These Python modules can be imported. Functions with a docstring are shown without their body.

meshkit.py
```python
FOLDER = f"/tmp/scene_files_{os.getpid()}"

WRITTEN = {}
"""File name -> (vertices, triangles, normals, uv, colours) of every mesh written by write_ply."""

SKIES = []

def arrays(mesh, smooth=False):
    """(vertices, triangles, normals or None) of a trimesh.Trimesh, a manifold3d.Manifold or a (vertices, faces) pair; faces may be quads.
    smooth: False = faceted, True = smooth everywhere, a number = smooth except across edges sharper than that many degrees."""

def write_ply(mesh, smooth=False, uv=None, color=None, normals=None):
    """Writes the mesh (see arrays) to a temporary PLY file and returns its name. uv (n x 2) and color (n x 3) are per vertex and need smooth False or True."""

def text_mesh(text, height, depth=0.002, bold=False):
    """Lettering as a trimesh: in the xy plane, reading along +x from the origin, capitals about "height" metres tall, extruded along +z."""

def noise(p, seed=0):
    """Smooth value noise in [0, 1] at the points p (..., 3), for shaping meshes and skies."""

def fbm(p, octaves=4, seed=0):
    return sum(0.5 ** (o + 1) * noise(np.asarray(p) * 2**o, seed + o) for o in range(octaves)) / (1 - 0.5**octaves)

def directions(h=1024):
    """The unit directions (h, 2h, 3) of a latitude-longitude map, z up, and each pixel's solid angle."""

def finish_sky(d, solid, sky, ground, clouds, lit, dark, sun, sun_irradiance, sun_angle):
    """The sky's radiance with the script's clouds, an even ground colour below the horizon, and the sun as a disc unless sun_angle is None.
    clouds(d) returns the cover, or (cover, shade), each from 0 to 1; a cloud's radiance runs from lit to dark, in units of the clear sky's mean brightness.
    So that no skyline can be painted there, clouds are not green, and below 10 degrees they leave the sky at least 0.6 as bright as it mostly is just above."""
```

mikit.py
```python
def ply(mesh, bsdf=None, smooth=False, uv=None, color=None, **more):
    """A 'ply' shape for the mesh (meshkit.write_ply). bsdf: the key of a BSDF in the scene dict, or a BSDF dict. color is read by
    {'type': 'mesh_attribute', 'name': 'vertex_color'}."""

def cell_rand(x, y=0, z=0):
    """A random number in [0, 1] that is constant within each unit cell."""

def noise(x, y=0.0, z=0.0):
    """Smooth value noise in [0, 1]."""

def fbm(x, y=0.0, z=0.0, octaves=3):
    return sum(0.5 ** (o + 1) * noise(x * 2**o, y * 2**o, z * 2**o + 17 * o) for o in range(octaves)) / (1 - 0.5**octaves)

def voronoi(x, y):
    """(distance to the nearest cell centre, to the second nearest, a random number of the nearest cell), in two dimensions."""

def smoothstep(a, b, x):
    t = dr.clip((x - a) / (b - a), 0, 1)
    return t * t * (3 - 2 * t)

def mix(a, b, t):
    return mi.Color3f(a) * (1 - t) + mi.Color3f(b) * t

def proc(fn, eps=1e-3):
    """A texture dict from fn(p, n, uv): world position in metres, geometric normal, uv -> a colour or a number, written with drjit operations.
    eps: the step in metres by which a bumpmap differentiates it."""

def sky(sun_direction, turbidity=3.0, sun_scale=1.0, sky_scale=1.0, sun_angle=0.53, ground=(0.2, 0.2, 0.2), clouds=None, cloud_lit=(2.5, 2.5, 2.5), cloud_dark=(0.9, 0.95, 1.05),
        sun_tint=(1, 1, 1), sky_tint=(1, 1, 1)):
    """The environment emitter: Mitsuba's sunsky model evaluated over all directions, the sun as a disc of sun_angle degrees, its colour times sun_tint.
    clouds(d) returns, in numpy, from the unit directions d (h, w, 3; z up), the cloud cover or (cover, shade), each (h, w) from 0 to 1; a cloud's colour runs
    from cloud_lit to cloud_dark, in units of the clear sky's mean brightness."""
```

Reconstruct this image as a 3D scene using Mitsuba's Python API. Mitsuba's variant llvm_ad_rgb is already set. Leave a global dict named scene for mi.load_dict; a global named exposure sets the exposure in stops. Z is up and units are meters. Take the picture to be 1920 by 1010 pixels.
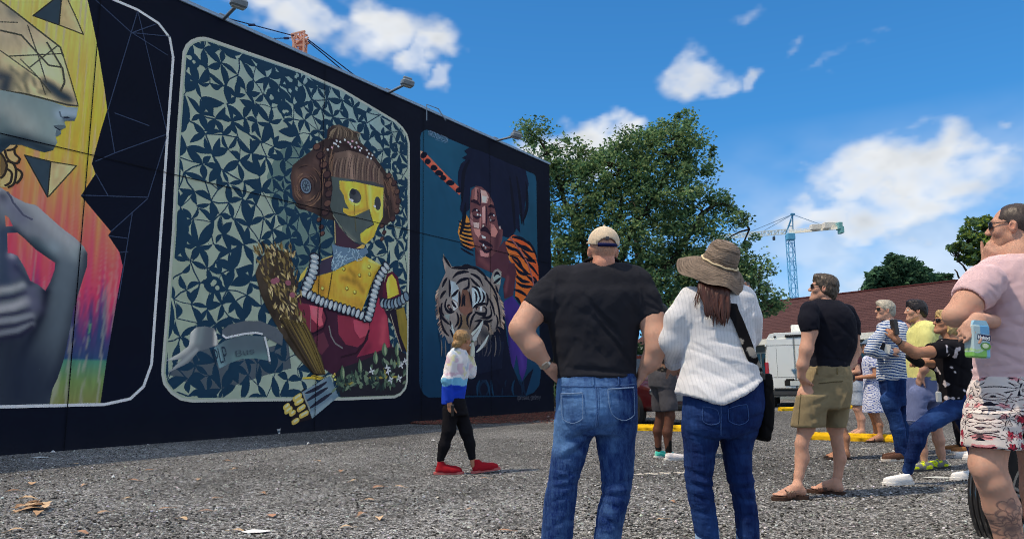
import math, random
import numpy as np, trimesh, shapely, drjit as dr, mitsuba as mi
import mikit, meshkit
from scipy import sparse
from scipy.interpolate import PchipInterpolator
from shapely.geometry import Polygon, LineString, Point, MultiPolygon
from shapely.ops import unary_union

# ---------------------------------------------------------------- camera, sky, exposure
F, CX, CY, CAM_H = 1355.0, 960.0, 505.0, 1.0          # photo pixels (1920 x 1010)
_up = np.array([860 - CX, -8200 - CY, F]); _up /= np.linalg.norm(_up)
_fw = np.array([0, 0, 1.0]) - _up * _up[2]; _fw /= np.linalg.norm(_fw)
ROT = np.array([np.cross(_fw, _up), _fw, _up])          # camera axes (right, down, ahead) -> world
EYE = np.array([0, 0, CAM_H])
scene, labels = {}, {}
T = mi.ScalarTransform4f
scene['camera'] = {'type': 'perspective', 'fov': math.degrees(2 * math.atan(960 / F)), 'fov_axis': 'x',
                   'near_clip': 0.05, 'far_clip': 3000.0,
                   'to_world': T().look_at(origin=EYE.tolist(), target=(EYE + ROT[:, 2]).tolist(), up=(-ROT[:, 1]).tolist())}
exposure = 2.36
SUN = (-0.52, -0.20, 1.0)

# clouds by (azimuth, elevation, half widths in degrees, strength): azimuth from straight ahead, positive to the right
CLOUDS = []
def _cloud_cover(d):
    az = np.degrees(np.arctan2(d[..., 0], d[..., 1])); el = np.degrees(np.arcsin(np.clip(d[..., 2], -1, 1)))
    p = np.stack([d[..., 0] * 10, d[..., 1] * 10, d[..., 2] * 13], -1)
    n = meshkit.fbm(p * 1.1 + 3.1, 6, 3); n2 = meshkit.fbm(p * 3.2 + 9.0, 5, 11); w1 = meshkit.fbm(p * 1.4 + 60, 5, 21); w2 = meshkit.fbm(p * 1.4 + 90, 5, 31)
    aw, ew = az + 7.5 * (w1 - .5), el + 6.0 * (w2 - .5)
    m = np.zeros(az.shape)
    for a, e, ra, re, s in CLOUDS:
        q = np.hypot((aw - a) / ra, (ew - e) / re); m = np.maximum(m, s * np.clip(1.35 - q, 0, 1))
    far = np.clip((np.maximum(np.abs(az) - 44, el - 40)) / 12, 0, 1)      # outside the frame: heavier cloud cover added as neutral fill light
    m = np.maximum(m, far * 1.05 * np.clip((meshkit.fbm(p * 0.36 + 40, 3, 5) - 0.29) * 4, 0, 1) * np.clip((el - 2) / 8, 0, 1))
    dens = m * 1.25 + (n - 0.5) * 1.2 + (n2 - 0.5) * 0.9 - 0.36
    cover = mi_smooth(dens / 1.05) * np.clip(m * 5, 0, 1)
    thin = 0.88 * np.clip((19 - el) / 17, 0, 1) ** 1.0 * np.clip((az - 8) / 16, 0, 1) * np.clip(0.55 + (n - 0.4) * 2.6, 0, 1) * (el > -1)
    cover = np.maximum(cover * 0.95, thin)
    shade = np.clip((n2 - 0.42) * 1.6 + 0.35 * np.clip(dens - .3, 0, 1), 0, 1)
    return cover, shade
def mi_smooth(t): t = np.clip(t, 0, 1); return t * t * (3 - 2 * t)
def _cl(px, py, rx, ry, s=1.0):
    v = ROT @ np.array([px - CX, py - CY, F]); v /= np.linalg.norm(v)
    CLOUDS.append((math.degrees(math.atan2(v[0], v[1])), math.degrees(math.asin(v[2])), rx * 0.042, ry * 0.042, s))
for c in [(720, 60, 110, 65), (690, 20, 70, 45), (790, 90, 60, 50), (580, 22, 90, 40, .85), (500, -10, 90, 40, .8), (810, 155, 48, 34, .9), (770, 110, 50, 50),
          (1300, 130, 62, 46, .85), (1318, 150, 70, 36, .9), (1385, 135, 34, 34, .7), (1575, 75, 30, 20, .5), (1575, 112, 50, 18, .55), (1395, 38, 34, 16, .5), (1490, 85, 18, 14, .45),
          (1080, 262, 130, 42), (1150, 245, 70, 32), (1020, 285, 70, 34), (1110, 300, 80, 40),
          (1640, 330, 120, 60), (1720, 310, 90, 55), (1800, 320, 110, 62), (1880, 300, 60, 40, .8), (1700, 370, 190, 60), (1560, 395, 110, 46), (1640, 400, 130, 46, .95), (1480, 408, 70, 30, .6), (1555, 300, 34, 16, .6),
          (1840, 400, 120, 60, .65), (1680, 480, 160, 34, .55), (1790, 500, 120, 40, .5), (1560, 520, 120, 26, .4), (1905, 220, 30, 14, .5), (1860, 105, 30, 14, .4), (1640, 70, 50, 14, .35)]:
    _cl(*c)
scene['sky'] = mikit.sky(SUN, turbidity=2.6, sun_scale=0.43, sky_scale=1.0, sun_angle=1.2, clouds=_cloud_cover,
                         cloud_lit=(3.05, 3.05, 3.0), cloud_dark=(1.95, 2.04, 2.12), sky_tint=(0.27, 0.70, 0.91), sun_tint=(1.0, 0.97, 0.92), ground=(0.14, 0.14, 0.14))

# ---------------------------------------------------------------- helpers
def lin(r, g=None, b=None):
    c = np.array([r, g, b] if g is not None else r, float) / 255.0
    return np.where(c <= 0.04045, c / 12.92, ((c + 0.055) / 1.055) ** 2.4)
def ray(px, py):
    v = ROT @ np.array([px - CX, py - CY, F]); return v / np.linalg.norm(v)
def J(px, py, dep):                      # the point at forward distance dep that the photo shows at (px, py)
    v = ray(px, py); return EYE + v * (dep / v[1])
def G(px, py, z=0.0):
    v = ray(px, py); return EYE + v * ((z - CAM_H) / v[2])
def numbered(k):
    if k not in scene and k not in labels: return k
    i = 1
    while f'{k}_{i:03d}' in scene or f'{k}_{i:03d}' in labels: i += 1
    return f'{k}_{i:03d}'
def thing(name, label, cat, group=None):
    k = numbered(name); labels[k] = {'label': label, 'category': cat}
    if group: labels[k]['group'] = group
    return k
def structure(k): labels.setdefault(k, {})['kind'] = 'structure'
def split_smooth(mesh, angle):
    return trimesh.graph.smooth_shade(mesh, angle=np.radians(angle), facet_minarea=None)
def tm(mesh):
    if isinstance(mesh, (tuple, list)):
        v, f = np.asarray(mesh[0], float), np.asarray(mesh[1], int)
        if f.shape[1] == 4: f = np.vstack([f[:, [0, 1, 2]], f[:, [0, 2, 3]]])
        return trimesh.Trimesh(v, f, process=False)
    return mesh
def put(key, mesh, bsdf, color=None, smooth=False, label=None, kind=None):
    """One entry of the scene; a colour is a triple, an array per vertex, or a function of the vertices."""
    key = numbered(key); mesh = tm(mesh)
    if smooth not in (False, True): mesh, smooth = split_smooth(mesh, smooth), True
    if color is not None:
        v = np.array(mesh.vertices)
        color = color(v) if callable(color) else color
        color = np.broadcast_to(np.asarray(color, float), (len(v), 3))
    scene[key] = mikit.ply(mesh, bsdf, smooth=smooth, color=color)
    if label or kind: labels[key] = {**({'label': label} if label else {}), **({'kind': kind} if kind else {})}
    return key
def cat(ms): return trimesh.util.concatenate([tm(m) for m in ms])
def box(c, s, R=None):
    m = trimesh.creation.box(extents=s)
    if R is not None: m.apply_transform(np.block([[R, np.zeros((3, 1))], [np.zeros((1, 3)), 1]]))
    m.apply_translation(c); return m
def rbox(c, s, r=0.01, R=None):          # box with chamfered edges
    s = np.asarray(s) / 2; pts = []
    for sx in (-1, 1):
        for sy in (-1, 1):
            for sz in (-1, 1):
                o = np.array([sx, sy, sz])
                for k in range(3):
                    q = o * s - o * r; q[k] = o[k] * s[k]; pts.append(q)
    m = trimesh.convex.convex_hull(np.array(pts))
    if R is not None: m.apply_transform(np.block([[R, np.zeros((3, 1))], [np.zeros((1, 3)), 1]]))
    m.apply_translation(c); return m
def bar(a, b, w, h=None):                # square bar from a to b
    a, b = np.asarray(a, float), np.asarray(b, float); d = b - a; L = np.linalg.norm(d); z = d / L
    x = np.cross(z, [0, 0, 1] if abs(z[2]) < 0.95 else [1, 0, 0]); x /= np.linalg.norm(x)
    return box((a + b) / 2, (w, h or w, L), np.column_stack([x, np.cross(z, x), z]))
def tube(pts, r, sides=8, cap=True):
    p = np.asarray(pts, float); n = len(p); r = np.broadcast_to(r, (n,)).astype(float)
    t = np.gradient(p, axis=0); t /= np.linalg.norm(t, axis=1, keepdims=True) + 1e-12
    a = np.cross(t[0], [0, 0, 1.0] if abs(t[0][2]) < 0.9 else [1.0, 0, 0]); A = []
    for i in range(n):
        a = a - t[i] * (a @ t[i]); a /= np.linalg.norm(a) + 1e-12; A.append(a)
    A = np.array(A); B = np.cross(t, A); g = np.arange(sides) * 2 * np.pi / sides
    v = (p[:, None] + r[:, None, None] * (np.cos(g)[None, :, None] * A[:, None] + np.sin(g)[None, :, None] * B[:, None])).reshape(-1, 3)
    i, j = np.meshgrid(np.arange(n - 1), np.arange(sides), indexing='ij')
    q = np.stack([i * sides + j, i * sides + (j + 1) % sides, (i + 1) * sides + (j + 1) % sides, (i + 1) * sides + j], -1).reshape(-1, 4)
    f = np.vstack([q[:, [0, 1, 2]], q[:, [0, 2, 3]]])
    if cap:
        v = np.vstack([v, p[0], p[-1]]); k = np.arange(sides); e = (n - 1) * sides
        f = np.vstack([f, np.stack([k * 0 + len(v) - 2, (k + 1) % sides, k], 1), np.stack([k * 0 + len(v) - 1, e + k, e + (k + 1) % sides], 1)])
    return trimesh.Trimesh(v, f, process=False)
def curve(pts, n=24):                    # smooth curve through points
    p = np.asarray(pts, float); t = np.r_[0, np.cumsum(np.linalg.norm(np.diff(p, axis=0), axis=1))]
    return PchipInterpolator(t, p, axis=0)(np.linspace(0, t[-1], n))
def prism(poly, depth):
    gs = getattr(poly, 'geoms', [poly])
    return cat([trimesh.creation.extrude_polygon(g, depth, engine='earcut') for g in gs if g.area > 1e-9])
def rotz(a): c, s = math.cos(a), math.sin(a); return np.array([[c, -s, 0], [s, c, 0], [0, 0, 1.0]])
def rotx(a): c, s = math.cos(a), math.sin(a); return np.array([[1, 0, 0], [0, c, -s], [0, s, c.real]])
def roty(a): c, s = math.cos(a), math.sin(a); return np.array([[c, 0, s], [0, 1, 0], [-s, 0, c]])
def place(mesh, R, t, s=1.0):
    m = tm(mesh).copy(); m.vertices = (np.asarray(m.vertices) * s) @ np.asarray(R).T + np.asarray(t); return m
def basis(z, x=None):                    # frame whose third column is z and whose first is near x
    z = np.asarray(z, float) / np.linalg.norm(z); x = np.array([1.0, 0, 0]) if x is None else np.asarray(x, float)
    x = x - z * (x @ z); x /= np.linalg.norm(x); return np.column_stack([x, np.cross(z, x), z])
def fb(v, s, o=3, seed=0): return meshkit.fbm(np.asarray(v) * s + 100, o, seed)

# ---------------------------------------------------------------- materials
VC = {'type': 'mesh_attribute', 'name': 'vertex_color'}
def mat(name, rough=0.8, color=VC, spec=0.5, bump=None, two=True, **kw):
    b = {'type': 'principled', 'base_color': color if isinstance(color, dict) else {'type': 'rgb', 'value': list(map(float, color))}, 'roughness': rough, 'specular': spec, **kw}
    if bump: b = {'type': 'bumpmap', 'arbitrary': bump[0], 'scale': bump[1], 'bsdf': b}
    scene[name] = {'type': 'twosided', 'bsdf': b} if two else b
P = mikit.proc
mat('cloth', 0.95, spec=0.15, sheen=0.15)
mat('skin', 0.62, spec=0.25)
mat('hair', 0.45, spec=0.4)
mat('plastic', 0.35)
mat('rubber', 0.75, spec=0.25)
mat('paint', 0.12, clearcoat=1.0, clearcoat_gloss=0.95)
mat('matte', 0.9, spec=0.2)
mat('chrome', 0.18, metallic=1.0)
mat('lens', 0.05, color=(0.012, 0.012, 0.015), spec=0.8)
scene['pane'] = {'type': 'twosided', 'bsdf': {'type': 'principled', 'base_color': {'type': 'rgb', 'value': [0.02, 0.026, 0.028]}, 'roughness': 0.04, 'specular': 0.7}}
scene['leaf'] = {'type': 'principledthin', 'base_color': VC, 'roughness': 0.45, 'diff_trans': 0.8, 'spec_trans': 0.0, 'eta': 1.4}
mat('bark', 0.95, spec=0.15, bump=(P(lambda p, n, uv: mikit.fbm(p.x * 9, p.y * 9, p.z * 2.5, 3)), 0.03))
# ---------------------------------------------------------------- ground
def _gravel(p, n, uv):
    w = mikit.noise(p.x * 60, p.y * 60) * 0.5
    d1, d2, r = mikit.voronoi(p.x * 66 + w, p.y * 66 - w)
    e1, e2, q = mikit.voronoi(p.x * 120 + 7, p.y * 120 + 3)
    g1, g2, g3 = mikit.voronoi(p.x * 19 + 3, p.y * 19)
    big = mikit.fbm(p.x * 0.35, p.y * 0.35, 0.0, 4)
    mid = mikit.fbm(p.x * 2.2 + 5, p.y * 2.2, 0.0, 3)
    c = 0.075 + 0.15 * r * r + 0.09 * q
    c = dr.select(r > 0.80, 0.25 + 0.28 * q, c)
    c = dr.select((r < 0.30), 0.034 + 0.05 * q, c)
    c = c * mikit.smoothstep(0.0, 0.30, d2 - d1 + 0.06) * (0.42 + 1.15 * big) * (0.66 + 0.67 * mid)
    c = dr.select((g3 > .90) & (g1 < .36), 0.20 + 0.22 * r, c)
    c = dr.select((g3 < .10) & (g1 < .45), 0.03 + 0.04 * r, c)
    warm = mikit.noise(p.x * 40 + 3, p.y * 40)
    return mi.Color3f(c * (0.94 + 0.05 * warm), c, c * (1.07 - 0.05 * warm))
def _gravel_h(p, n, uv):
    d1, d2, r = mikit.voronoi(p.x * 66, p.y * 66)
    return dr.minimum(d2 - d1, 0.5) * (0.5 + r)
mat('gravel', 0.95, P(_gravel), 0.15, bump=(P(_gravel_h, 0.003), 0.012))
gx = np.r_[-400, -150, -60, np.linspace(-30, 30, 61), 60, 150, 400]; gy = np.r_[-60, -10, np.linspace(0, 50, 51), 80, 150, 400, 900]
GX, GY = np.meshgrid(gx, gy, indexing='ij')
def ground_z(x, y):
    q = np.stack([np.asarray(x) * 0.9, np.asarray(y) * 0.9, np.zeros_like(np.asarray(x, float))], -1); return 0.016 * (meshkit.fbm(q + 50, 2, 4) - 0.5)
GZ = np.where((np.abs(GX) <= 30) & (GY >= 0) & (GY <= 50), ground_z(GX, GY), 0.0)
_i = np.arange(GX.size).reshape(GX.shape)
put('ground', (np.stack([GX, GY, GZ], -1).reshape(-1, 3), np.stack([_i[:-1, :-1], _i[1:, :-1], _i[1:, 1:], _i[:-1, 1:]], -1).reshape(-1, 4)), 'gravel', None, True)
structure('ground')
# loose stones that stand out of the gravel, nearer ones denser
rng = np.random.default_rng(5)
ico = trimesh.creation.icosahedron(); iv, itf = np.array(ico.vertices), np.array(ico.faces)
N_ST = 42000
yy = 3.4 + 9.5 * rng.random(N_ST) ** 1.5; xx = (rng.random(N_ST) * 2 - 1) * (yy * 0.78)
keep = ~((xx + 7.7029) * 0.819 - (yy - 11.1138) * 0.5733 < 0.05); xx, yy = xx[keep], yy[keep]; n_ = len(xx)
sz = (0.0045 + 0.0075 * rng.random(n_) ** 2)[:, None, None]; V = iv[None] * (0.75 + 0.5 * rng.random((n_, 12, 1))) * sz * np.array([1.2, .95, .75])
an = rng.random(n_) * 6.28; ca, sa = np.cos(an)[:, None], np.sin(an)[:, None]
V = np.stack([V[..., 0] * ca - V[..., 1] * sa, V[..., 0] * sa + V[..., 1] * ca, V[..., 2]], -1) + np.stack([xx, yy, ground_z(xx, yy) + sz[:, 0, 0] * 0.35], -1)[:, None]
tn = rng.random(n_); tc = np.where(tn > .80, .34 + .36 * rng.random(n_), np.where(tn < .24, .03, .08 + .18 * rng.random(n_)))
tc = tc[:, None] * np.array([0.97, 1.0, 1.02]) * (1 + 0.05 * rng.standard_normal((n_, 3)))
put('loose_gravel', (V.reshape(-1, 3), (itf[None] + 12 * np.arange(n_)[:, None, None]).reshape(-1, 3)), 'matte', np.repeat(np.clip(tc, 0, 1), 12, 0),
    label='loose grey and white gravel stones spread over the lot', kind='stuff')

# ---------------------------------------------------------------- the mural building
WD = ROT @ np.array([1922 - CX, 705 - CY, F]); WD[2] = 0; WD /= np.linalg.norm(WD)
WB = G(0, 853.6); WN = np.array([WD[1], -WD[0], 0.0]); UPZ = np.array([0, 0, 1.0])
def W(px, py):                             # wall coordinates (along, up) of what the photo shows at (px, py) on the wall
    d = ray(px, py); p = EYE + d * (((WB - EYE) @ WN) / (d @ WN)); return (p - WB) @ WD, p[2]
def on_wall(sz, off=0.0): sz = np.asarray(sz, float); return WB + sz[:, :1] * WD + sz[:, 1:2] * UPZ + off * WN
WR = np.column_stack([WD, UPZ, WN])        # wall frame: along, up, out
def wbox(s0, s1, z0, z1, o0, o1): return place(box(((s0 + s1) / 2, (z0 + z1) / 2, (o0 + o1) / 2), (s1 - s0, z1 - z0, o1 - o0)), WR, WB)
S0, S1, HW = -14.0, 15.74, 8.36
NAVY = lin(8, 17, 38)
mat('wall_paint', 0.7, spec=0.15, bump=(P(lambda p, n, uv: mikit.fbm(p.x * 30, p.y * 30, p.z * 30, 3)), 0.004))
B_ = thing('mural_building', 'long dark navy building whose side wall carries three large painted portraits', 'building')
def _wallmesh():
    ss = np.r_[S0, np.linspace(-2, S1, 72)]; zz = np.linspace(-.3, HW, 36); a, b = np.meshgrid(ss, zz, indexing='ij'); i = np.arange(a.size).reshape(a.shape)
    front = (on_wall(np.stack([a.ravel(), b.ravel()], 1)), np.stack([i[:-1, :-1], i[1:, :-1], i[1:, 1:], i[:-1, 1:]], -1).reshape(-1, 4))
    return cat([front, wbox(S0, S1, -.3, HW, -11, -.002)])
def _wallcol(v):
    n = fb(v, (.7, .7, 1.1), 4)[:, None]; n2 = fb(v, (5, 5, 1.2), 3, 4)[:, None]; dirt = np.exp(-np.clip(v[:, 2:3], 0, 9) / .25) * (.3 + .7 * n2)
    return NAVY * (0.75 + 0.5 * n) * (0.9 + .2 * n2) * (1 - .3 * dirt) + dirt * .012
put(B_ + '__wall', _wallmesh(), 'wall_paint', _wallcol, False)
put(B_ + '__coping', wbox(S0, S1 + .03, HW, HW + .07, -.35, .035), 'matte', lin(150, 175, 200), label='pale metal coping along the wall top')
put(B_ + '__roof', wbox(S0, S1 - .05, HW - .3, HW - .1, -10.9, -.4), 'matte', (.3, .3, .3))

# ---------------------------------------------------------------- paint on the wall: flat shapes in wall coordinates
KP = np.array([2.1, 1.72, 1.4])  # mural colours also carry the wall's shade, painted darker toward the bottom
_paint, _layers = {}, []
def zm(ox, oy, sc): return lambda *pts: [(ox + a / sc, oy + b / sc) for a, b in pts]
def wpoly(px): return Polygon([W(*q) for q in px]).buffer(0)
def paint(part, poly, color, strokes=(), noise=0.10, fine=None, k=None):
    """poly: photo outline or a shapely shape in wall coordinates. strokes: soft brush marks (points, width in metres, colour, strength)."""
    g = poly if hasattr(poly, 'geom_type') else wpoly(poly)
    if g.is_empty: return
    ly = 1 + max([l for q, l in _layers if q.intersects(g)], default=0); _layers.append((g, ly))
    col = lin(*color) * (KP if k is None else np.array([1.35, 1.2, 1.02]) * k) if not callable(color) else color
    for q in getattr(g, 'geoms', [g]):
        if q.area < 1e-6: continue
        v, f = trimesh.creation.triangulate_polygon(q, engine='earcut'); v = np.asarray(v)
        if fine: v, f = trimesh.remesh.subdivide_to_size(np.c_[v, v[:, 0] * 0], f, fine, max_iter=14)
        v = v[:, :2]; c = col(v) if callable(col) else np.broadcast_to(col, (len(v), 3)).copy()
        for pts, w, sc, st in strokes:
            L = LineString([W(*p) for p in pts]) if len(pts) > 1 else Point(W(*pts[0])); d = shapely.distance(L, shapely.points(v)); a = (st * np.exp(-(d / w) ** 2))[:, None]; c = c * (1 - a) + lin(*sc) * KP * a
        if noise: c = c * (1 + noise * 2 * (meshkit.fbm(np.c_[v * (3.1, 2.3), v[:, :1] * 0] + 20, 3, 2)[:, None] - .5) + noise * (meshkit.fbm(np.c_[v * (23, 9), v[:, :1] * 0] + 20, 2, 7)[:, None] - .5))
        _paint.setdefault(part, []).append((on_wall(v, 0.0014 * ly), np.asarray(f)[:, ::-1] if False else np.asarray(f), np.clip(c, .002, .90)))
def pline(part, px, w, color, **kw): paint(part, LineString([W(*p) for p in px]).buffer(w / 2, cap_style=2, join_style=1, quad_segs=3), color, **kw)
def pline_taper(part, px, w, color):       # a brush mark that swells and ends in points
    p = np.array([W(*q) for q in px]); q = curve(p, 10); t = np.gradient(q, axis=0); t /= np.linalg.norm(t, axis=1, keepdims=True) + 1e-9; nn = np.c_[-t[:, 1], t[:, 0]]
    ww = w / 2 * (np.sin(np.pi * np.linspace(.06, .94, 10)) ** .7)[:, None]; paint(part, Polygon(np.vstack([q + nn * ww, (q - nn * ww)[::-1]])).buffer(0), color, noise=0)
def pell(part, c, rx, ry, color, rot=0.0, **kw):
    s, z = W(*c); e = shapely.affinity.rotate(shapely.affinity.scale(Point(0, 0).buffer(1, quad_segs=6), rx, ry), rot); paint(part, shapely.affinity.translate(e, s, z), color, **kw)
def leaf_shape(s, z, ang, L, w, n=6, bend=0.0):
    t = np.linspace(0, 1, n); h = w / 2 * np.sin(np.pi * t ** .85); y = bend * np.sin(np.pi * t); pts = np.vstack([np.c_[t * L, y + h], np.c_[t * L, y - h][::-1][1:-1]])
    c, q = math.cos(ang), math.sin(ang); return Polygon(np.c_[s + pts[:, 0] * c - pts[:, 1] * q, z + pts[:, 0] * q + pts[:, 1] * c]).buffer(0)

# --- first mural: a grey figure before a rainbow ground
M1 = B_ + '__figure_mural__'
GRAD = [(-120, (196, 196, 128)), (20, (182, 178, 98)), (110, (184, 172, 88)), (200, (206, 170, 66)), (275, (224, 164, 72)), (330, (224, 134, 88)), (400, (214, 106, 92)), (480, (205, 80, 96)), (540, (168, 58, 100)), (585, (108, 58, 110)), (625, (62, 58, 112)), (671, (38, 66, 110)), (675, (62, 122, 112)), (715, (96, 128, 82)), (760, (112, 122, 78))]
_gz = np.array([W(100, y)[1] for y, _ in GRAD])[::-1]; _gc = np.array([lin(*c) for _, c in GRAD])[::-1] * KP
def _rainbow(v):
    q = np.c_[v, v[:, :1] * 0]; st = meshkit.fbm(q * (14, .55, 1) + 5, 3, 1); st2 = meshkit.fbm(q * (45, 1.4, 1) + 9, 2, 3); z = v[:, 1] + (st - .5) * 1.5 * np.clip((v[:, 1] - 1.6) * 3, 0, 1)
    c = np.stack([np.interp(z, _gz, _gc[:, k]) for k in range(3)], 1); c = c * (.82 + .42 * st2[:, None])
    pale = np.clip((meshkit.fbm(q * (26, .8, 1) + 31, 2, 8) - .60) * 5, 0, .55)[:, None] * np.clip(.3 + np.abs(v[:, 1:2] - 3.6) * .25, 0, 1); return c * (1 - pale) + pale * np.array([.62, .58, .46])
paint(M1 + 'background', [(150, -120), (164, 0), (172, 36), (183, 89), (196, 168), (201, 206), (189, 245), (172, 307), (179, 326), (151.5, 367), (208, 434), (202.6, 441), (224, 473), (230, 499), (222, 545), (200, 674), (188, 757), (-70, 763), (-70, -120)], _rainbow, fine=.06, noise=.05)
a = zm(0, 0, 5.05); b = zm(0, 180, 5.05); c = zm(0, 340, 4.59); d = zm(0, 540, 4.39)
paint(M1 + 'blindfold', [(-60, -60), (0, 2), (8, 8), (100, 80), (115, 90), (120, 115), (135, 165), (147, 201), (125, 200), (100, 191), (50, 178), (0, 168), (-60, 160)], (158, 155, 132), fine=.06, noise=.25,
      strokes=[([(0, 30), (60, 90)], .5, (168, 164, 146), .7), ([(110, 112), (75, 130), (100, 145)], .35, (214, 206, 164), .8), ([(25, 120), (30, 150), (60, 170), (85, 178)], .2, (206, 200, 160), .8), ([(140, 195)], .15, (186, 180, 150), .6), ([(45, 150), (50, 138)], .07, (74, 84, 84), .8), ([(25, 22)], .12, (60, 82, 96), .7), ([(-20, 138), (14, 146), (8, 166)], .15, (32, 52, 74), .95), ([(84, 154), (100, 164), (112, 176), (130, 186)], .085, (34, 54, 74), .97), ([(95, 168), (118, 182)], .11, (38, 58, 74), .9), ([(48, 160), (52, 172)], .04, (60, 70, 70), .8), ([(62, 148), (66, 160)], .04, (80, 88, 84), .8), ([(20, 128), (34, 140)], .04, (84, 92, 90), .7), ([(74, 172), (84, 174)], .04, (70, 78, 76), .8), ([(30, 158), (40, 170)], .05, (90, 96, 88), .7)])
for q in [a((0, 10), (160, 130), (300, 240), (570, 450), (600, 540)), a((600, 540), (670, 760), (740, 1005)), a((0, 860), (240, 890), (450, 945), (640, 995), (740, 1005)), a((0, 480), (380, 750), (430, 900)), a((0, 290), (200, 335), (460, 620), (590, 640)), a((260, 240), (370, 560), (440, 790)), a((80, 535), (580, 510)), a((280, 640), (550, 430)), a((440, 400), (590, 650), (610, 780), (570, 870)), a((0, 210), (170, 215)), a((190, 560), (330, 700), (480, 880))]:
    pline(M1 + 'blindfold', q, .018 if len(q) < 4 else .03, (62, 66, 62), noise=0)
paint(M1 + 'face', [(-60, 160), (0, 169), (50, 179), (100, 192), (125, 201), (146, 202), (143, 219), (139, 227), (122, 227), (120, 230), (123, 237), (114, 244), (114, 251), (104, 257), (107, 267), (99, 282), (83, 286), (65, 281), (40, 272), (20, 272), (8, 281), (0, 288), (-60, 310)], (112, 138, 148), fine=.05, noise=.12,
      strokes=[([(-40, 300), (0, 285)], .35, (34, 50, 80), .9), ([(20, 212), (55, 240)], .22, (146, 160, 164), .7), ([(0, 230), (10, 250)], .16, (82, 108, 118), .6), ([(100, 215), (108, 200)], .12, (100, 128, 142), .5), ([(112, 216), (124, 210), (140, 214)], .10, (140, 168, 196), .85), ([(122, 226), (140, 225)], .05, (60, 82, 110), .9), ([(100, 262), (104, 262)], .10, (140, 162, 174), .7), ([(108, 240)], .08, (120, 150, 172), .6), ([(90, 276)], .15, (70, 95, 110), .6), ([(85, 225), (90, 260)], .2, (122, 146, 152), .5), ([(-20, 276), (20, 266), (46, 264), (72, 276), (92, 284)], .16, (28, 48, 66), .95)])
paint(M1 + 'face', b((590, 200), (640, 195), (665, 212), (610, 215)), (22, 34, 56), noise=0)
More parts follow.
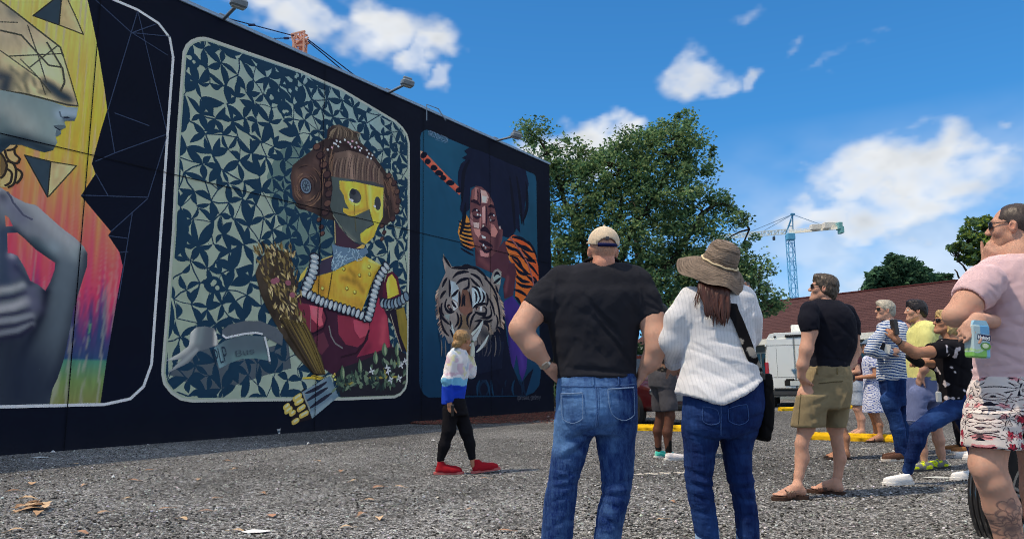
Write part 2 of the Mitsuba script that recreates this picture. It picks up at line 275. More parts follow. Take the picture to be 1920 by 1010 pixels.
paint(M1 + 'face', b((505, 280), (560, 275), (615, 280), (622, 300), (580, 322), (560, 312)), (78, 98, 112), noise=0); paint(M1 + 'face', b((505, 282), (545, 305), (580, 326), (560, 330), (520, 305)), (24, 38, 58), noise=0)
paint(M1 + 'face', b((530, 320), (570, 335), (575, 362), (540, 386), (522, 384)), (82, 104, 120), noise=0); pline(M1 + 'face', b((560, 150), (575, 195), (605, 220)), .025, (78, 100, 122), noise=0)
# curls beside the neck
paint(M1 + 'curls', b((0, 545), (45, 510), (95, 465), (160, 470), (130, 520), (180, 590), (130, 640), (160, 680), (205, 740), (150, 830), (70, 870), (0, 860)), (196, 160, 116), noise=.2, fine=.1)
for q in [b((60, 515), (110, 510), (160, 470)), b((45, 510), (60, 580), (110, 630), (160, 640), (185, 600), (135, 540), (135, 510)), b((60, 620), (130, 650), (150, 720), (130, 830), (70, 865)), b((60, 690), (110, 740), (100, 810), (40, 850)), b((0, 540), (40, 600), (60, 660), (40, 740), (0, 780)), b((150, 690), (205, 740), (150, 830))]:
    pline(M1 + 'curls', [tuple(p) for p in curve(q, 14)], .035, (44, 40, 38), noise=0)
paint(M1 + 'curls', b((0, 560), (30, 600), (50, 660), (35, 730), (0, 760)), (96, 84, 62), noise=.2)
for dark, light in [([(62, 30), (108, -6), (116, -12), (110.5, 47.5)], [(116.4, -12), (122, -12), (129, 5), (140, 28), (156, 65), (111, 47.5)]), ([(46, 291), (95, 303), (89, 369)], [(96, 303.5), (143, 311), (90.5, 369)])]:
    TP = M1 + ('upper_triangle' if dark[0][0] == 62 else 'lower_triangle'); paint(TP, dark, (46, 66, 84), fine=.15, noise=.2); paint(TP, light, (186, 178, 138), fine=.1, noise=.4); pline(TP, [light[-1]] + light[1:] if False else dark + [dark[0]], .02, (40, 44, 44), noise=0); pline(TP, light, .02, (60, 60, 48), noise=0)
_body = wpoly(c((0, 50), (60, 90), (130, 140), (220, 185), (310, 205), (400, 285), (530, 400), (650, 490), (720, 560), (752, 620), (748, 730), (700, 880), (660, 1010)) + d((600, 200), (560, 420), (520, 600), (470, 750), (430, 830), (405, 960)) + [(-70, 763), (-70, 340)])
_body = _body - wpoly(c((40, 290), (75, 310), (110, 385), (50, 390))) - wpoly(c((60, 445), (150, 440), (210, 490), (300, 580), (400, 650), (475, 700), (470, 760), (430, 870), (390, 940), (330, 890), (260, 855), (210, 740), (150, 640), (90, 615), (65, 620)))
LT, DK = (146, 158, 172), (24, 34, 54)
paint(M1 + 'figure', _body, (74, 90, 106), fine=.05, noise=.10, strokes=[
    ([(-20, 345), (20, 366), (60, 388), (112, 432), (140, 458)], .24, LT, .9), ([(34, 405), (50, 425), (70, 440)], .20, (114, 126, 144), .8), ([(15, 380), (40, 410)], .12, (90, 98, 130), .6), ([(4, 368)], .10, (50, 58, 84), .8), ([(147, 478)], .17, (136, 158, 172), .9), ([(99, 466)], .15, (122, 144, 162), .9), ([(64, 452), (95, 484)], .10, (52, 76, 92), .8),
    ([(25, 432), (60, 462), (86, 482), (103, 492), (94, 530), (85, 545)], .07, DK, .9), ([(163, 480), (158, 515), (146, 555), (136, 590), (126, 640), (112, 690), (98, 725)], .13, DK, .9), ([(128, 500), (116, 560), (104, 610), (78, 665)], .22, (82, 100, 118), .8), ([(86, 548), (78, 590), (62, 622), (44, 655), (34, 690), (34, 740)], .08, (14, 20, 44), .95),
    ([(-40, 660), (20, 640), (20, 740)], .55, (28, 38, 58), .9), ([(70, 740), (60, 700)], .4, (32, 44, 66), .85), ([(10, 440), (14, 480), (10, 530)], .16, (44, 62, 92), .9),
    ([(-20, 547), (22, 541), (42, 534)], .055, LT, .9), ([(-20, 582), (24, 574), (50, 564)], .075, (148, 158, 174), .95), ([(-20, 604), (30, 598), (58, 591)], .06, (124, 136, 154), .9), ([(-20, 628), (30, 619), (58, 607)], .05, (114, 126, 146), .9), ([(-20, 562), (24, 556), (48, 548)], .03, (34, 38, 70), .9), ([(-20, 593), (30, 587), (56, 580)], .03, (30, 34, 66), .9), ([(-20, 615), (30, 609), (60, 599)], .03, (30, 34, 66), .9), ([(-10, 636), (40, 628), (60, 612)], .04, (26, 28, 58), .9),
    ([(24, 486), (28, 515)], .10, (66, 74, 106), .8), ([(22, 478)], .06, (140, 146, 170), .9), ([(60, 545), (66, 575)], .12, (84, 90, 122), .7), ([(30, 500), (56, 530)], .05, (40, 46, 78), .7)])
pline(M1 + 'figure', c((60, 90), (95, 140), (110, 180), (160, 240), (200, 290), (280, 330)), .03, (70, 78, 104), noise=0)
FR = [(150, -28), (204, -4), (258, 19), (297, 44), (318, 71), (324.5, 108), (314, 250), (304, 400), (291, 582), (284, 682), (269, 724), (244, 747), (196, 757.5), (0, 762), (-70, 764)]
pline(M1 + 'frame', FR, .05, (196, 206, 214), noise=0, k=1.9)
for q in [[(179, 0), (247, 62)], [(258, 21), (202, 206)], [(258, 21), (312, 246)], [(247, 62), (314, 104)], [(247, 62), (291, 46)], [(247, 62), (320, 69)], [(202, 208), (215, 287)], [(215, 287), (312, 252)], [(215, 287), (178, 303)], [(179, 325), (203, 368)], [(152, 366), (277, 370)], [(277, 370), (313, 255)], [(208, 434), (248, 398)], [(248, 398), (222, 560)], [(203, 442), (240, 447)], [(224, 473), (240, 472)], [(277, 372), (248, 398)], [(215, 212), (280, 236)]]:
    pline(M1 + 'star_lines', q, .013, (50, 68, 102), noise=0)

# --- second mural: a doll-like robot lady before a leaf pattern
M2 = B_ + '__robot_mural__'
OUT2 = [(303, 683), (302, 700), (306, 720), (320, 738), (338, 750), (360, 754), (526, 751.5), (640, 750.3), (740, 746), (752, 740), (761, 729), (764.7, 715), (766.5, 560), (768.4, 440), (768.4, 270), (764, 252), (755, 238), (742, 226), (722, 214), (640, 165.5), (560, 130), (394, 72), (384, 69.5), (371, 70), (358, 75), (348, 84), (342, 98), (330, 265), (322, 440)]
frame2 = wpoly(OUT2); inner2 = frame2.buffer(-.055)
paint(M2 + 'frame', frame2 - inner2.buffer(-.005), (152, 168, 172), noise=.05)
paint(M2 + 'background', inner2, (136, 160, 156), fine=.35, noise=.12, strokes=[([(520, 120), (700, 220)], 1.0, (112, 150, 168), .7), ([(330, 500), (340, 740)], .9, (128, 150, 140), .5)])
paint(M2 + 'background', [(565, 262), (520, 285), (500, 330), (508, 380), (530, 420), (520, 480), (540, 560), (620, 600), (650, 480), (630, 400)], (86, 116, 120), fine=.3)
paint(M2 + 'background', [(312, 700), (380, 640), (470, 660), (540, 640), (546, 690), (500, 702), (440, 722), (386, 736), (340, 712)], (68, 84, 100), fine=.3)
rg = random.Random(21); TEAL = (27, 62, 92); nodes = []; lv = []
mnx, mny, mxx, mxy = inner2.bounds
for _ in range(14000):
    q = (rg.uniform(mnx, mxx), rg.uniform(mny, mxy))
    if all((q[0] - n_[0]) ** 2 + (q[1] - n_[1]) ** 2 > .27 ** 2 for n_ in nodes): nodes.append(q)
dots = []
from scipy.spatial import Delaunay
_nd = np.array(nodes); _ed = set(tuple(sorted((t[i], t[(i + 1) % 3]))) for t in Delaunay(_nd).simplices for i in range(3))
for i_, j_ in sorted(_ed):
    a_, b_ = _nd[i_], _nd[j_]; L = float(np.hypot(*(b_ - a_)))
    if L > .95: continue
    if rg.random() < .5: a_, b_ = b_, a_
    an = math.atan2(b_[1] - a_[1], b_[0] - a_[0]); u = rg.random()
    if u < .76: lv.append(leaf_shape(a_[0], a_[1], an + rg.uniform(-.14, .14), L * rg.uniform(.80, 1.12), L * rg.uniform(.24, .46), 7, rg.uniform(-.06, .06)))
    if u < .30 or u > .86: lv.append(LineString([a_, (a_ + b_) / 2 + np.array([rg.uniform(-.04, .04), rg.uniform(-.04, .04)]), b_]).buffer(rg.uniform(.008, .016), quad_segs=1))
for (s, z) in nodes:
    if rg.random() < .045:
        lv.append(shapely.affinity.translate(shapely.affinity.scale(Point(0, 0).buffer(1, quad_segs=4), .20, .17), s, z)); dots += [(s + rg.uniform(-.10, .10), z + rg.uniform(-.08, .08), rg.uniform(.028, .05)) for _ in range(3)]
pat = unary_union(lv).intersection(inner2.buffer(-.03)); pat = pat - unary_union([Point(x, y).buffer(r, quad_segs=3) for x, y, r in dots])
paint(M2 + 'leaf_pattern', pat, TEAL, noise=.12, k=1.0)
h5 = zm(520, 220, 3.885); h6 = zm(460, 440, 5.05); h7 = zm(460, 600, 5.05); h8 = zm(300, 580, 5.61)
HAIR = M2 + 'hair'
paint(HAIR, h5((95, 430), (110, 350), (170, 300), (240, 250), (290, 190), (360, 150), (365, 90), (400, 60), (450, 55), (530, 85), (575, 125), (600, 180), (690, 260), (740, 330), (790, 400), (860, 460), (885, 540), (890, 650), (850, 730), (800, 780), (730, 800), (600, 700), (410, 750), (340, 740), (270, 700), (160, 660), (110, 580)), (50, 44, 48), fine=.08, noise=.35,
      strokes=[([(560, 330), (580, 380)], .14, (112, 92, 84), .6), ([(555, 350), (600, 300)], .2, (92, 74, 74), .5), ([(636, 240), (660, 255)], .14, (104, 100, 92), .7), ([(735, 350), (742, 390)], .12, (104, 82, 80), .6), ([(600, 300), (612, 360)], .06, (36, 26, 38), .8), ([(622, 262), (690, 290)], .06, (38, 28, 36), .9)])
paint(HAIR, h5((372, 300), (420, 260), (520, 240), (620, 270), (700, 320), (770, 420), (772, 495), (690, 470), (560, 455), (440, 440), (390, 430)), (92, 82, 80), fine=.05, noise=.15, strokes=[([(655, 290), (660, 335)], .08, (150, 134, 128), .6), ([(630, 300), (632, 330)], .05, (74, 60, 62), .7), ([(690, 310), (700, 340)], .07, (84, 68, 72), .7)])
for i in range(46):                       # strands round the side knot, over the top knot and down the right side
    t0 = rg.uniform(0, 6.28); rr_ = rg.uniform(14, 36); a3 = [(574 + rr_ * .95 * math.cos(t0 + u), 349 + rr_ * 1.25 * math.sin(t0 + u)) for u in (0, .35, .7)]
    if all(545 < q[0] < 606 and 300 < q[1] < 396 for q in a3): pline_taper(HAIR, a3, rg.uniform(.018, .035), rg.choice(((96, 78, 70), (34, 28, 34), (78, 62, 60), (118, 98, 84))))
for i in range(30):
    x0 = 616 + i * 1.9; pline_taper(HAIR, [(x0, 262 - rg.uniform(0, 3)), (x0 + 3, 250), (628 + i * .9, 238 + abs(i - 10) * .3)], .02, rg.choice(((98, 92, 84), (60, 54, 54), (126, 118, 106))))
for i in range(26):
    x0 = 714 + rg.uniform(-4, 22); y0 = 322 + rg.uniform(0, 60); pline_taper(HAIR, [(x0, y0), (x0 + 6, y0 + 14), (x0 + 7, y0 + 28)], .025, rg.choice(((96, 78, 70), (30, 24, 30), (112, 92, 82))))
for i in range(24):
    x0 = 600 + rg.uniform(0, 22); y0 = 268 + rg.uniform(0, 60); pline_taper(HAIR, [(x0 + 6, y0), (x0 + 1, y0 + 16), (x0 + 2, y0 + 32)], .025, rg.choice(((96, 78, 70), (30, 24, 30), (110, 92, 80))))
for i in range(26):
    x0 = 625 + i * 3.4; pline_taper(HAIR, [(x0 + 4, 284 + abs(i - 12) * 1.2 + i * .5), (x0, 312 + i * .4), (x0 - 2 + i * .1, 331 + i * .6)], .022, ((50, 42, 46), (128, 116, 108), (68, 58, 60))[i % 3])
for pts, r in (([(594, 276), (600, 292), (606, 310), (612, 328), (615, 346), (616, 364), (614, 382), (610, 398)], 8.0), ([(728, 330), (738, 344), (744, 360), (746, 378), (744, 396), (736, 410)], 7.0), ([(716, 424), (720, 436), (716, 448)], 5.0), ([(598, 412), (602, 426), (604, 438)], 5)):
    for j, q in enumerate(pts): pell(HAIR, q, .135 * r / 8, .085 * r / 8, (34, 26, 38), 35, noise=0); pell(HAIR, (q[0] - .5, q[1] - .8), .105 * r / 8, .06 * r / 8, ((84, 66, 64), (64, 50, 54))[j % 2], 35, noise=0)
pell(HAIR, (573, 349), .17, .19, (34, 28, 40), noise=0)
for rr, cc in ((.15, (90, 112, 136)), (.115, (52, 66, 88)), (.09, (96, 122, 142))): pell(M2 + 'earpiece', (573, 349), rr * .95, rr * 1.12, cc, noise=0)
for i in range(7): pline(M2 + 'earpiece', [(573, 349), (573 + 5.5 * math.cos(i * .9), 349 + 9 * math.sin(i * .9))], .02, (44, 58, 80), noise=0)
for q in h5((430, 172), (425, 195), (442, 212), (456, 180), (395, 220), (365, 236), (490, 165), (515, 182), (545, 175), (575, 186), (540, 215), (565, 222), (600, 242), (610, 226), (650, 240), (665, 265), (680, 300), (690, 276), (410, 190), (530, 195), (590, 215), (655, 290)): pell(M2 + 'hair_flowers', q, .032, .028, rg.choice(((196, 190, 208), (176, 150, 180), (214, 214, 224))), noise=0)
FACE = M2 + 'mask'
paint(FACE, h5((390, 430), (400, 520), (380, 650), (410, 720), (500, 850), (560, 905), (600, 925), (640, 925), (690, 870), (730, 800), (770, 720), (772, 500), (690, 470), (560, 455), (440, 440)), (68, 84, 90), fine=.08, noise=.18, strokes=[([(660, 337), (715, 350)], .08, (58, 60, 72), .8), ([(640, 430), (664, 452)], .07, (110, 122, 120), .5)])
YEL = (196, 172, 70)
paint(FACE, h5((448, 462), (560, 470), (770, 515), (765, 730), (730, 790), (700, 870), (640, 925), (605, 905), (600, 850), (650, 810), (700, 780), (690, 760), (665, 670), (560, 720), (520, 720), (475, 690), (475, 660), (520, 670), (490, 620), (480, 570), (450, 520)), YEL, fine=.05, noise=.3, strokes=[([(692, 345), (694, 395)], .05, (228, 210, 120), .7), ([(640, 345), (648, 370)], .06, (150, 130, 62), .6), ([(684, 345), (688, 390)], .03, (132, 110, 52), .7), ([(716, 370), (712, 410)], .05, (216, 200, 120), .6), ([(700, 425), (690, 450)], .05, (160, 132, 52), .5), ([(655, 400), (690, 392)], .05, (150, 132, 70), .7)])
pell(FACE, (663.6, 370), .215, .215, (216, 196, 104), noise=.1); pell(FACE, (665, 368), .19, .17, (50, 60, 72), noise=.1, fine=.08, strokes=[([(672, 372)], .12, (74, 82, 92), .8)]); pell(FACE, (661, 360), .08, .08, (34, 40, 54), noise=0)
pell(FACE, (706.4, 384), .125, .205, (210, 190, 98), noise=.1); pell(FACE, (707, 381.5), .108, .17, (52, 60, 72), noise=.1)
for q, r in (((659, 376), .045), ((655, 374), .03), ((701.5, 387), .04)): pell(FACE, q, r, r * .8, (222, 224, 224), noise=0)
pline(FACE, h5((560, 720), (570, 840)), .02, (48, 60, 66), noise=0); pline(FACE, h5((555, 625), (560, 720), (570, 830)), .014, (90, 84, 50), noise=0); pline(FACE, h5((665, 670), (690, 760), (700, 780), (650, 810)), .02, (50, 46, 40), noise=0); pline(FACE, h5((560, 905), (490, 850), (400, 710)), .022, (120, 132, 128), noise=0)
paint(M2 + 'neck', [(625, 413), (649, 441), (664, 455), (676, 460), (676, 468), (628, 474), (626, 440)], (58, 44, 62), noise=.2); pline(M2 + 'neck', [(626, 414), (628, 456)], .03, (150, 150, 118), noise=0); paint(M2 + 'neck', h5((570, 955), (615, 925), (635, 930), (625, 955)), (190, 160, 96), noise=0)
CH = M2 + 'breastplate'
paint(CH, h6((650, 400), (820, 350), (1000, 260), (1140, 205), (1290, 290), (1230, 380), (1180, 500), (1130, 640), (1090, 740), (1000, 710), (780, 640), (620, 550)), (184, 158, 62), fine=.05, noise=.35, strokes=[([(680, 500), (705, 500)], .10, (214, 192, 96), .6), ([(594, 525), (606, 545)], .16, (150, 110, 50), .7), ([(640, 520), (670, 530), (680, 545)], .09, (110, 84, 44), .6), ([(650, 560), (676, 572)], .15, (150, 118, 54), .6), ([(655, 505), (665, 515)], .07, (120, 94, 46), .6), ([(630, 545), (650, 550)], .12, (196, 172, 80), .5), ([(692, 488), (714, 497)], .03, (232, 214, 140), .8)])
for q in h6((1170, 305), (730, 510), (1035, 545), (1175, 375), (930, 325), (1080, 385), (960, 510)): pell(CH, q, .055, .05, (112, 88, 40), noise=0); pell(CH, (q[0] - .6, q[1] - .8), .035, .032, (216, 196, 106), noise=0)
paint(CH, h6((660, 390), (820, 350), (830, 200), (720, 245)), (54, 52, 76), noise=.15); pline(CH, h6((820, 350), (800, 480), (770, 640)), .03, (72, 56, 34), noise=0); pline(CH, h6((715, 240), (820, 200)), .025, (170, 160, 100), noise=0)
paint(M2 + 'shoulder', h6((500, 450), (520, 380), (590, 295), (560, 390), (520, 440)), (176, 168, 84), noise=.2)
DR = M2 + 'dress'
paint(DR, [(553, 553), (549, 579), (553, 608), (566, 640), (588, 652), (606, 690), (630, 706), (660, 726), (745, 726), (740, 660), (731, 640), (727, 592), (716, 562), (721, 520), (700, 545), (688, 592), (668, 590), (612, 571), (575, 550)], (54, 30, 52), fine=.12, noise=.2)
paint(DR, h6((500, 640), (610, 660), (720, 690), (770, 790), (740, 880), (640, 930), (540, 890), (490, 760)), (104, 44, 66), fine=.1, noise=.15); paint(DR, h6((605, 665), (735, 690), (720, 780), (735, 850), (700, 870), (620, 790)), (182, 84, 108), fine=.1, noise=.15, strokes=[([(590, 585), (600, 600)], .08, (200, 110, 128), .5)])
paint(DR, h6((870, 760), (980, 770), (1100, 790), (1170, 820), (1172, 900)) + h7((1140, 190), (1060, 255), (950, 230), (880, 130)), (118, 46, 70), fine=.1, noise=.15); paint(DR, h6((1020, 800), (1170, 830), (1165, 940), (1080, 980), (1030, 900)), (160, 72, 98), fine=.1, noise=.1)
paint(DR, h6((1190, 800), (1215, 700), (1260, 590), (1300, 690), (1340, 770), (1362, 1000)) + h7((1365, 250), (1240, 300), (1050, 350), (1160, 180), (1172, 60)), (136, 48, 76), fine=.08, noise=.12, strokes=[([(720, 600), (716, 640)], .12, (168, 78, 100), .6), ([(690, 650), (676, 668)], .12, (92, 36, 62), .7)])
pline(DR, h7((790, 50), (810, 150), (850, 220), (920, 265)), .035, (150, 150, 160), noise=0, k=.7); pline(DR, h6((615, 760), (612, 1010)) + h7((610, 250)), .014, (124, 108, 116), noise=0); paint(DR, h7((650, 160), (740, 110), (790, 240), (720, 330), (660, 250)), (84, 46, 66), noise=.15)
pline(DR, h7((1170, 90), (1130, 200), (1050, 310), (900, 350)), .05, (40, 22, 40), noise=0); pline(DR, h6((740, 700), (770, 790), (740, 880), (640, 935), (560, 910)), .05, (36, 20, 40), noise=0)
RF = M2 + 'ruffles'
def ruffle(pts, n, r, ang=None):
    q = curve(np.array(pts, float), n); t = np.gradient(q, axis=0)
    for i in range(n):
        rr = math.degrees(math.atan2(-t[i][1], t[i][0])) + 90; pell(RF, q[i], r * 1.25, r * .85, (26, 30, 50), rr, noise=0)
    for i in range(n):
        rr = math.degrees(math.atan2(-t[i][1], t[i][0])) + 90; pell(RF, q[i], r, r * .52, ((136, 160, 178), (112, 136, 158), (150, 172, 190))[i % 3], rr, noise=.1); pell(RF, (q[i][0] - .8, q[i][1] - .8), r * .6, r * .2, (176, 194, 206), rr, noise=0)
ruffle(h6((655, 210), (640, 350), (590, 460), (560, 560)), 9, .12); ruffle(h6((600, 570), (680, 615), (760, 650), (900, 695), (1050, 745), (1130, 785)), 14, .105); ruffle(h6((1150, 790), (1180, 690), (1205, 560), (1250, 420), (1320, 300)), 13, .115)
LC = M2 + 'lace_collar'
paint(LC, h6((810, 85), (880, 110), (940, 120), (1000, 130), (1080, 140), (1140, 120), (1160, 170), (1110, 205), (1040, 240), (940, 280), (840, 340), (805, 330), (830, 200)), (84, 116, 148), fine=.1, noise=.2)
for i in range(34):
    x, y = rg.uniform(815, 1140), rg.uniform(120, 320)
    if y > 350 - (x - 800) * .5: continue
    pline(LC, [tuple(p) for p in curve(h6((x, y), (x + rg.uniform(-25, 25), y + 25), (x + rg.uniform(-30, 30), y + 45)), 6)], .014, (150, 184, 206), noise=0)
paint(M2 + 'sleeve', h6((1290, 640), (1305, 480), (1340, 370), (1390, 345), (1440, 400), (1475, 560), (1450, 600), (1330, 640)), (70, 28, 52), noise=.15); paint(M2 + 'sleeve', h6((1330, 470), (1350, 400), (1385, 370), (1425, 430), (1455, 560), (1345, 610)), (184, 166, 66), fine=.08, noise=.3, strokes=[([(745, 530), (748, 550)], .03, (96, 84, 44), .8), ([(727, 525), (728, 550)], .03, (222, 206, 120), .7)])
for i in range(8):
    u = i / 7; q = h6((1300 + 215 * u, 645 - 62 * u ** 2 + 20 * math.sin(u * 3.1)))[0]; pell(RF, q, .12, .14, (26, 34, 54), 20, noise=0); pell(RF, q, .075, .115, ((120, 146, 166), (92, 120, 146))[i % 2], -30 + 60 * u, noise=0)
paint(M2 + 'forearm', h6((1320, 720), (1430, 700), (1500, 680), (1530, 800), (1530, 1010)) + h7((1530, 300), (1480, 290), (1400, 60)), (30, 26, 44), noise=.1); paint(M2 + 'forearm', h6((1425, 710), (1500, 685), (1530, 830), (1530, 1010)) + h7((1528, 310), (1460, 130)), (118, 112, 54), fine=.08, noise=.3); pline(M2 + 'forearm', h6((1370, 750), (1430, 950)) + h7((1480, 300)), .02, (160, 160, 150), noise=0)
WH = M2 + 'wheat'
paint(WH, [(478, 512), (490, 482), (506, 466), (530, 470), (548, 505), (553, 530), (561, 590), (582, 636), (602, 668), (610, 702), (590, 704), (556, 668), (530, 632), (512, 600), (500, 578), (488, 552)], (54, 50, 46), fine=.1, noise=.5)
for i in range(250):
    u = rg.random(); y = 466 + 150 * u; xc = 512 + 38 * u + rg.uniform(-1, 1) * (34 - 8 * u); s, z = W(xc, y); an = math.radians(rg.gauss(112, 24)); paint(WH, leaf_shape(s, z, an, rg.uniform(.10, .2), rg.uniform(.03, .055), 5), rg.choice(((150, 142, 106), (118, 110, 74), (88, 80, 54), (96, 88, 58), (46, 42, 42), (58, 50, 44), (172, 166, 130))), noise=0)
for i in range(70):
    u = rg.uniform(-1, 1); pline_taper(WH, [(548 + 26 * u, 600 + 6 * u), (572 + 20 * u, 645), (598 + 12 * u, 700)], .03, rg.choice(((104, 96, 58), (80, 74, 48), (48, 44, 42), (64, 58, 46))))
for q in h6((262, 442), (400, 455), (440, 570), (290, 430)): pell(WH, q, .075, .06, (128, 84, 104), noise=0)
RB = M2 + 'ribbon'
paint(RB, h8((50, 540), (200, 460), (300, 380), (320, 240), (380, 185), (470, 175), (570, 195), (600, 290), (610, 370), (560, 390), (400, 440), (300, 560), (80, 665), (230, 520)), (84, 98, 114), fine=.05, noise=.06, strokes=[([(320, 670), (345, 655), (358, 640), (362, 618)], .09, (176, 190, 198), .9), ([(318, 694), (345, 676), (368, 656)], .05, (140, 156, 168), .8), ([(404, 622), (404, 645)], .04, (196, 204, 208), .9), ([(372, 640), (378, 615)], .08, (112, 134, 146), .6)])
paint(RB, h8((645, 220), (720, 160), (880, 120), (1050, 120), (1220, 190), (1290, 270), (1280, 380), (1100, 290), (1060, 250), (880, 255), (690, 300), (650, 270)), (76, 90, 106), fine=.1, noise=.06); pline(RB, h8((650, 265), (690, 298), (760, 280), (880, 255), (1000, 243), (1075, 258)), .04, (196, 206, 212), noise=0)
paint(RB, h8((565, 400), (690, 320), (880, 268), (1090, 282), (1150, 540), (1000, 512), (850, 520), (740, 560), (620, 620)), (78, 104, 120), fine=.06, noise=.06, strokes=[([(405, 660), (412, 684)], .12, (110, 152, 172), .8), ([(440, 672), (500, 668)], .10, (92, 130, 140), .7), ([(440, 640), (490, 645)], .22, (70, 86, 104), .6)]); pline(RB, h8((1095, 285), (1130, 420), (1150, 545)), .045, (190, 204, 214), noise=0)
def wtext(part, txt, px0, px1, color, h, **kw):
    """Lettering on the wall from px0 to px1 (photo points of its base line)."""
    t = meshkit.text_mesh(txt, h, 0.001); a_, b_ = np.array(W(*px0)), np.array(W(*px1)); v = np.array(t.vertices); sc = np.linalg.norm(b_ - a_) / v[:, 0].max(); e = (b_ - a_) / np.linalg.norm(b_ - a_)
    sz_ = a_ + v[:, :1] * sc * e + v[:, 1:2] * np.array([-e[1], e[0]]) * kw.get('sy', sc); _paint.setdefault(part, []).append((on_wall(sz_, kw.get('off', .022)) + v[:, 2:] * WN, np.array(t.faces), np.broadcast_to(lin(*color) * KP, (len(v), 3))))
wtext(M2 + 'ribbon_lettering', 'PLP', (403, 684), (427, 676), (34, 52, 74), .3, sy=1.0); wtext(M2 + 'small_ribbon_lettering', 'Bus', (440, 669), (476, 662), (58, 78, 96), .15, sy=.8)
HD = M2 + 'hand'
paint(HD, h7((560, 640), (430, 760), (360, 815), (370, 880), (430, 905), (440, 975), (500, 965), (640, 930), (620, 800)), (28, 26, 32), noise=.1)
paint(HD, h7((800, 525), (880, 720), (630, 930), (600, 850), (570, 780), (530, 680)), (86, 116, 142), fine=.07, noise=.12, strokes=[([(600, 720), (625, 735)], .08, (112, 142, 164), .6), ([(584, 778), (620, 752)], .07, (128, 156, 176), .7), ([(575, 735), (610, 710)], .05, (116, 144, 166), .6)])
for q in [h7((565, 690), (680, 640), (770, 580)), h7((580, 762), (690, 690), (780, 635)), h7((600, 835), (710, 760), (820, 685))]: pline_taper(HD, q, .085, (30, 38, 60))
for q in [((465, 745), (515, 712)), ((480, 785), (530, 757)), ((375, 825), (400, 805)), ((385, 865), (425, 835)), ((430, 885), (455, 870)), ((505, 845), (550, 815)), ((525, 905), (580, 875)), ((455, 965), (490, 945))]:
    paint(HD, LineString([W(*p) for p in h7(*q)]).buffer(.055, quad_segs=3), (176, 164, 92), noise=.15); paint(HD, LineString([W(*p) for p in h7((q[0][0] + 6, q[0][1] - 8), (q[1][0], q[1][1] - 6))]).buffer(.02, quad_segs=2), (226, 220, 170), noise=0)
pline(HD, h7((545, 680), (560, 740), (590, 800), (610, 860)), .03, (180, 186, 180), noise=0, k=.8)
pline(HD, [tuple(p) for p in curve(h7((835, 505), (890, 540), (920, 590), (938, 680)), 10)], .05, (178, 160, 86), noise=0)
for q in h7((830, 530), (847, 560), (868, 597), (888, 635), (903, 667), (912, 697)): pell(HD, q, .05, .04, (40, 34, 34), noise=0); pell(HD, q, .035, .028, (208, 190, 120), noise=0)
paint(HD, h7((535, 540), (615, 533), (630, 515), (750, 540), (700, 565), (620, 555), (540, 556)), (200, 166, 66), noise=.2); pline(HD, h7((620, 520), (700, 545), (745, 540)), .018, (76, 60, 36), noise=0)
PL = M2 + 'plants'
paint(PL, wpoly(h7((850, 505), (900, 450), (1060, 400), (1230, 330), (1400, 250), (1535, 330), (1535, 590), (1500, 680), (1440, 715), (900, 735))) & inner2.buffer(-.02), (32, 34, 46), noise=.2)
for q in [h7((1170, 548), (1440, 535)), h7((945, 607), (1025, 590)), h7((1310, 450), (1330, 560)), h7((1390, 410), (1440, 408))]: pline(PL, q, .055, (132, 132, 70), noise=.1)
for i in range(105):
    u = rg.random(); x = 860 + 650 * u; y = rg.uniform(560 - 190 * u, 650 - 20 * u); s, z = W(*h7((x, y))[0]); lf = leaf_shape(s, z, rg.uniform(.3, 2.8) if rg.random() < .75 else rg.uniform(3.4, 6), rg.uniform(.13, .26), rg.uniform(.06, .10), 6) & inner2.buffer(-.03)
    paint(PL, lf, rg.choice(((54, 78, 74), (74, 100, 88), (40, 60, 62), (96, 122, 108), (30, 44, 52))), noise=0)
for tip, w_ in ((h7((1310, 215)), .2), (h7((1425, 225)), .15), (h7((1225, 290)), .17), (h7((1075, 370)), .14), (h7((910, 430)), .14), (h7((1440, 330)), .1)):
    s, z = W(*tip[0]); paint(PL, leaf_shape(s + .04, z - .33, math.radians(96), .35, w_, 7), (70, 98, 84), noise=0); paint(PL, leaf_shape(s + .06, z - .30, math.radians(96), .28, w_ * .4, 6), (126, 150, 128), noise=0)
for q in h7((1190, 480), (1340, 450), (1370, 565), (1470, 425), (1512, 390), (1345, 480), (1455, 550)):
    s, z = W(*q)
    for j in range(4): paint(PL, leaf_shape(s, z, j * 1.57 + rg.uniform(0, .6), .11, .045, 5), (196, 206, 216), noise=0)

# --- third mural: a dark-haired woman with a tiger
M3 = B_ + '__tiger_mural__'
OUT3 = [(786, 688), (788, 257), (790, 249), (795, 244.5), (801, 243.5), (881, 277), (1000, 326), (1004, 330), (1005.6, 341), (1008, 507), (1014, 700), (1011, 722), (1001, 735), (985, 742), (960, 743), (803, 744.5), (794, 738), (788, 727), (786, 715)]
pan3 = wpoly(OUT3); paint(M3 + 'background', pan3, (22, 70, 104), fine=.3, noise=.10, strokes=[([(800, 700), (1000, 720)], 1.8, (12, 46, 82), .8), ([(995, 400), (1005, 560)], .8, (20, 60, 86), .5), ([(830, 260)], 1.0, (28, 84, 118), .6)])
f1 = zm(860, 330, 5.94); t2 = zm(800, 460, 5.61); w3 = zm(900, 400, 5.05); h9 = zm(770, 230, 3.607); l5 = zm(900, 600, 5.613)
INK = (11, 16, 38)
paint(M3 + 'tail', h9((65, 190), (80, 195), (110, 215), (230, 340), (345, 455), (330, 490), (230, 400), (100, 280), (65, 235)), (186, 94, 78), fine=.1, noise=.15, strokes=[([(795, 300), (858, 362)], .06, (136, 60, 56), .6), ([(788, 285)], .06, (206, 186, 176), .9)])
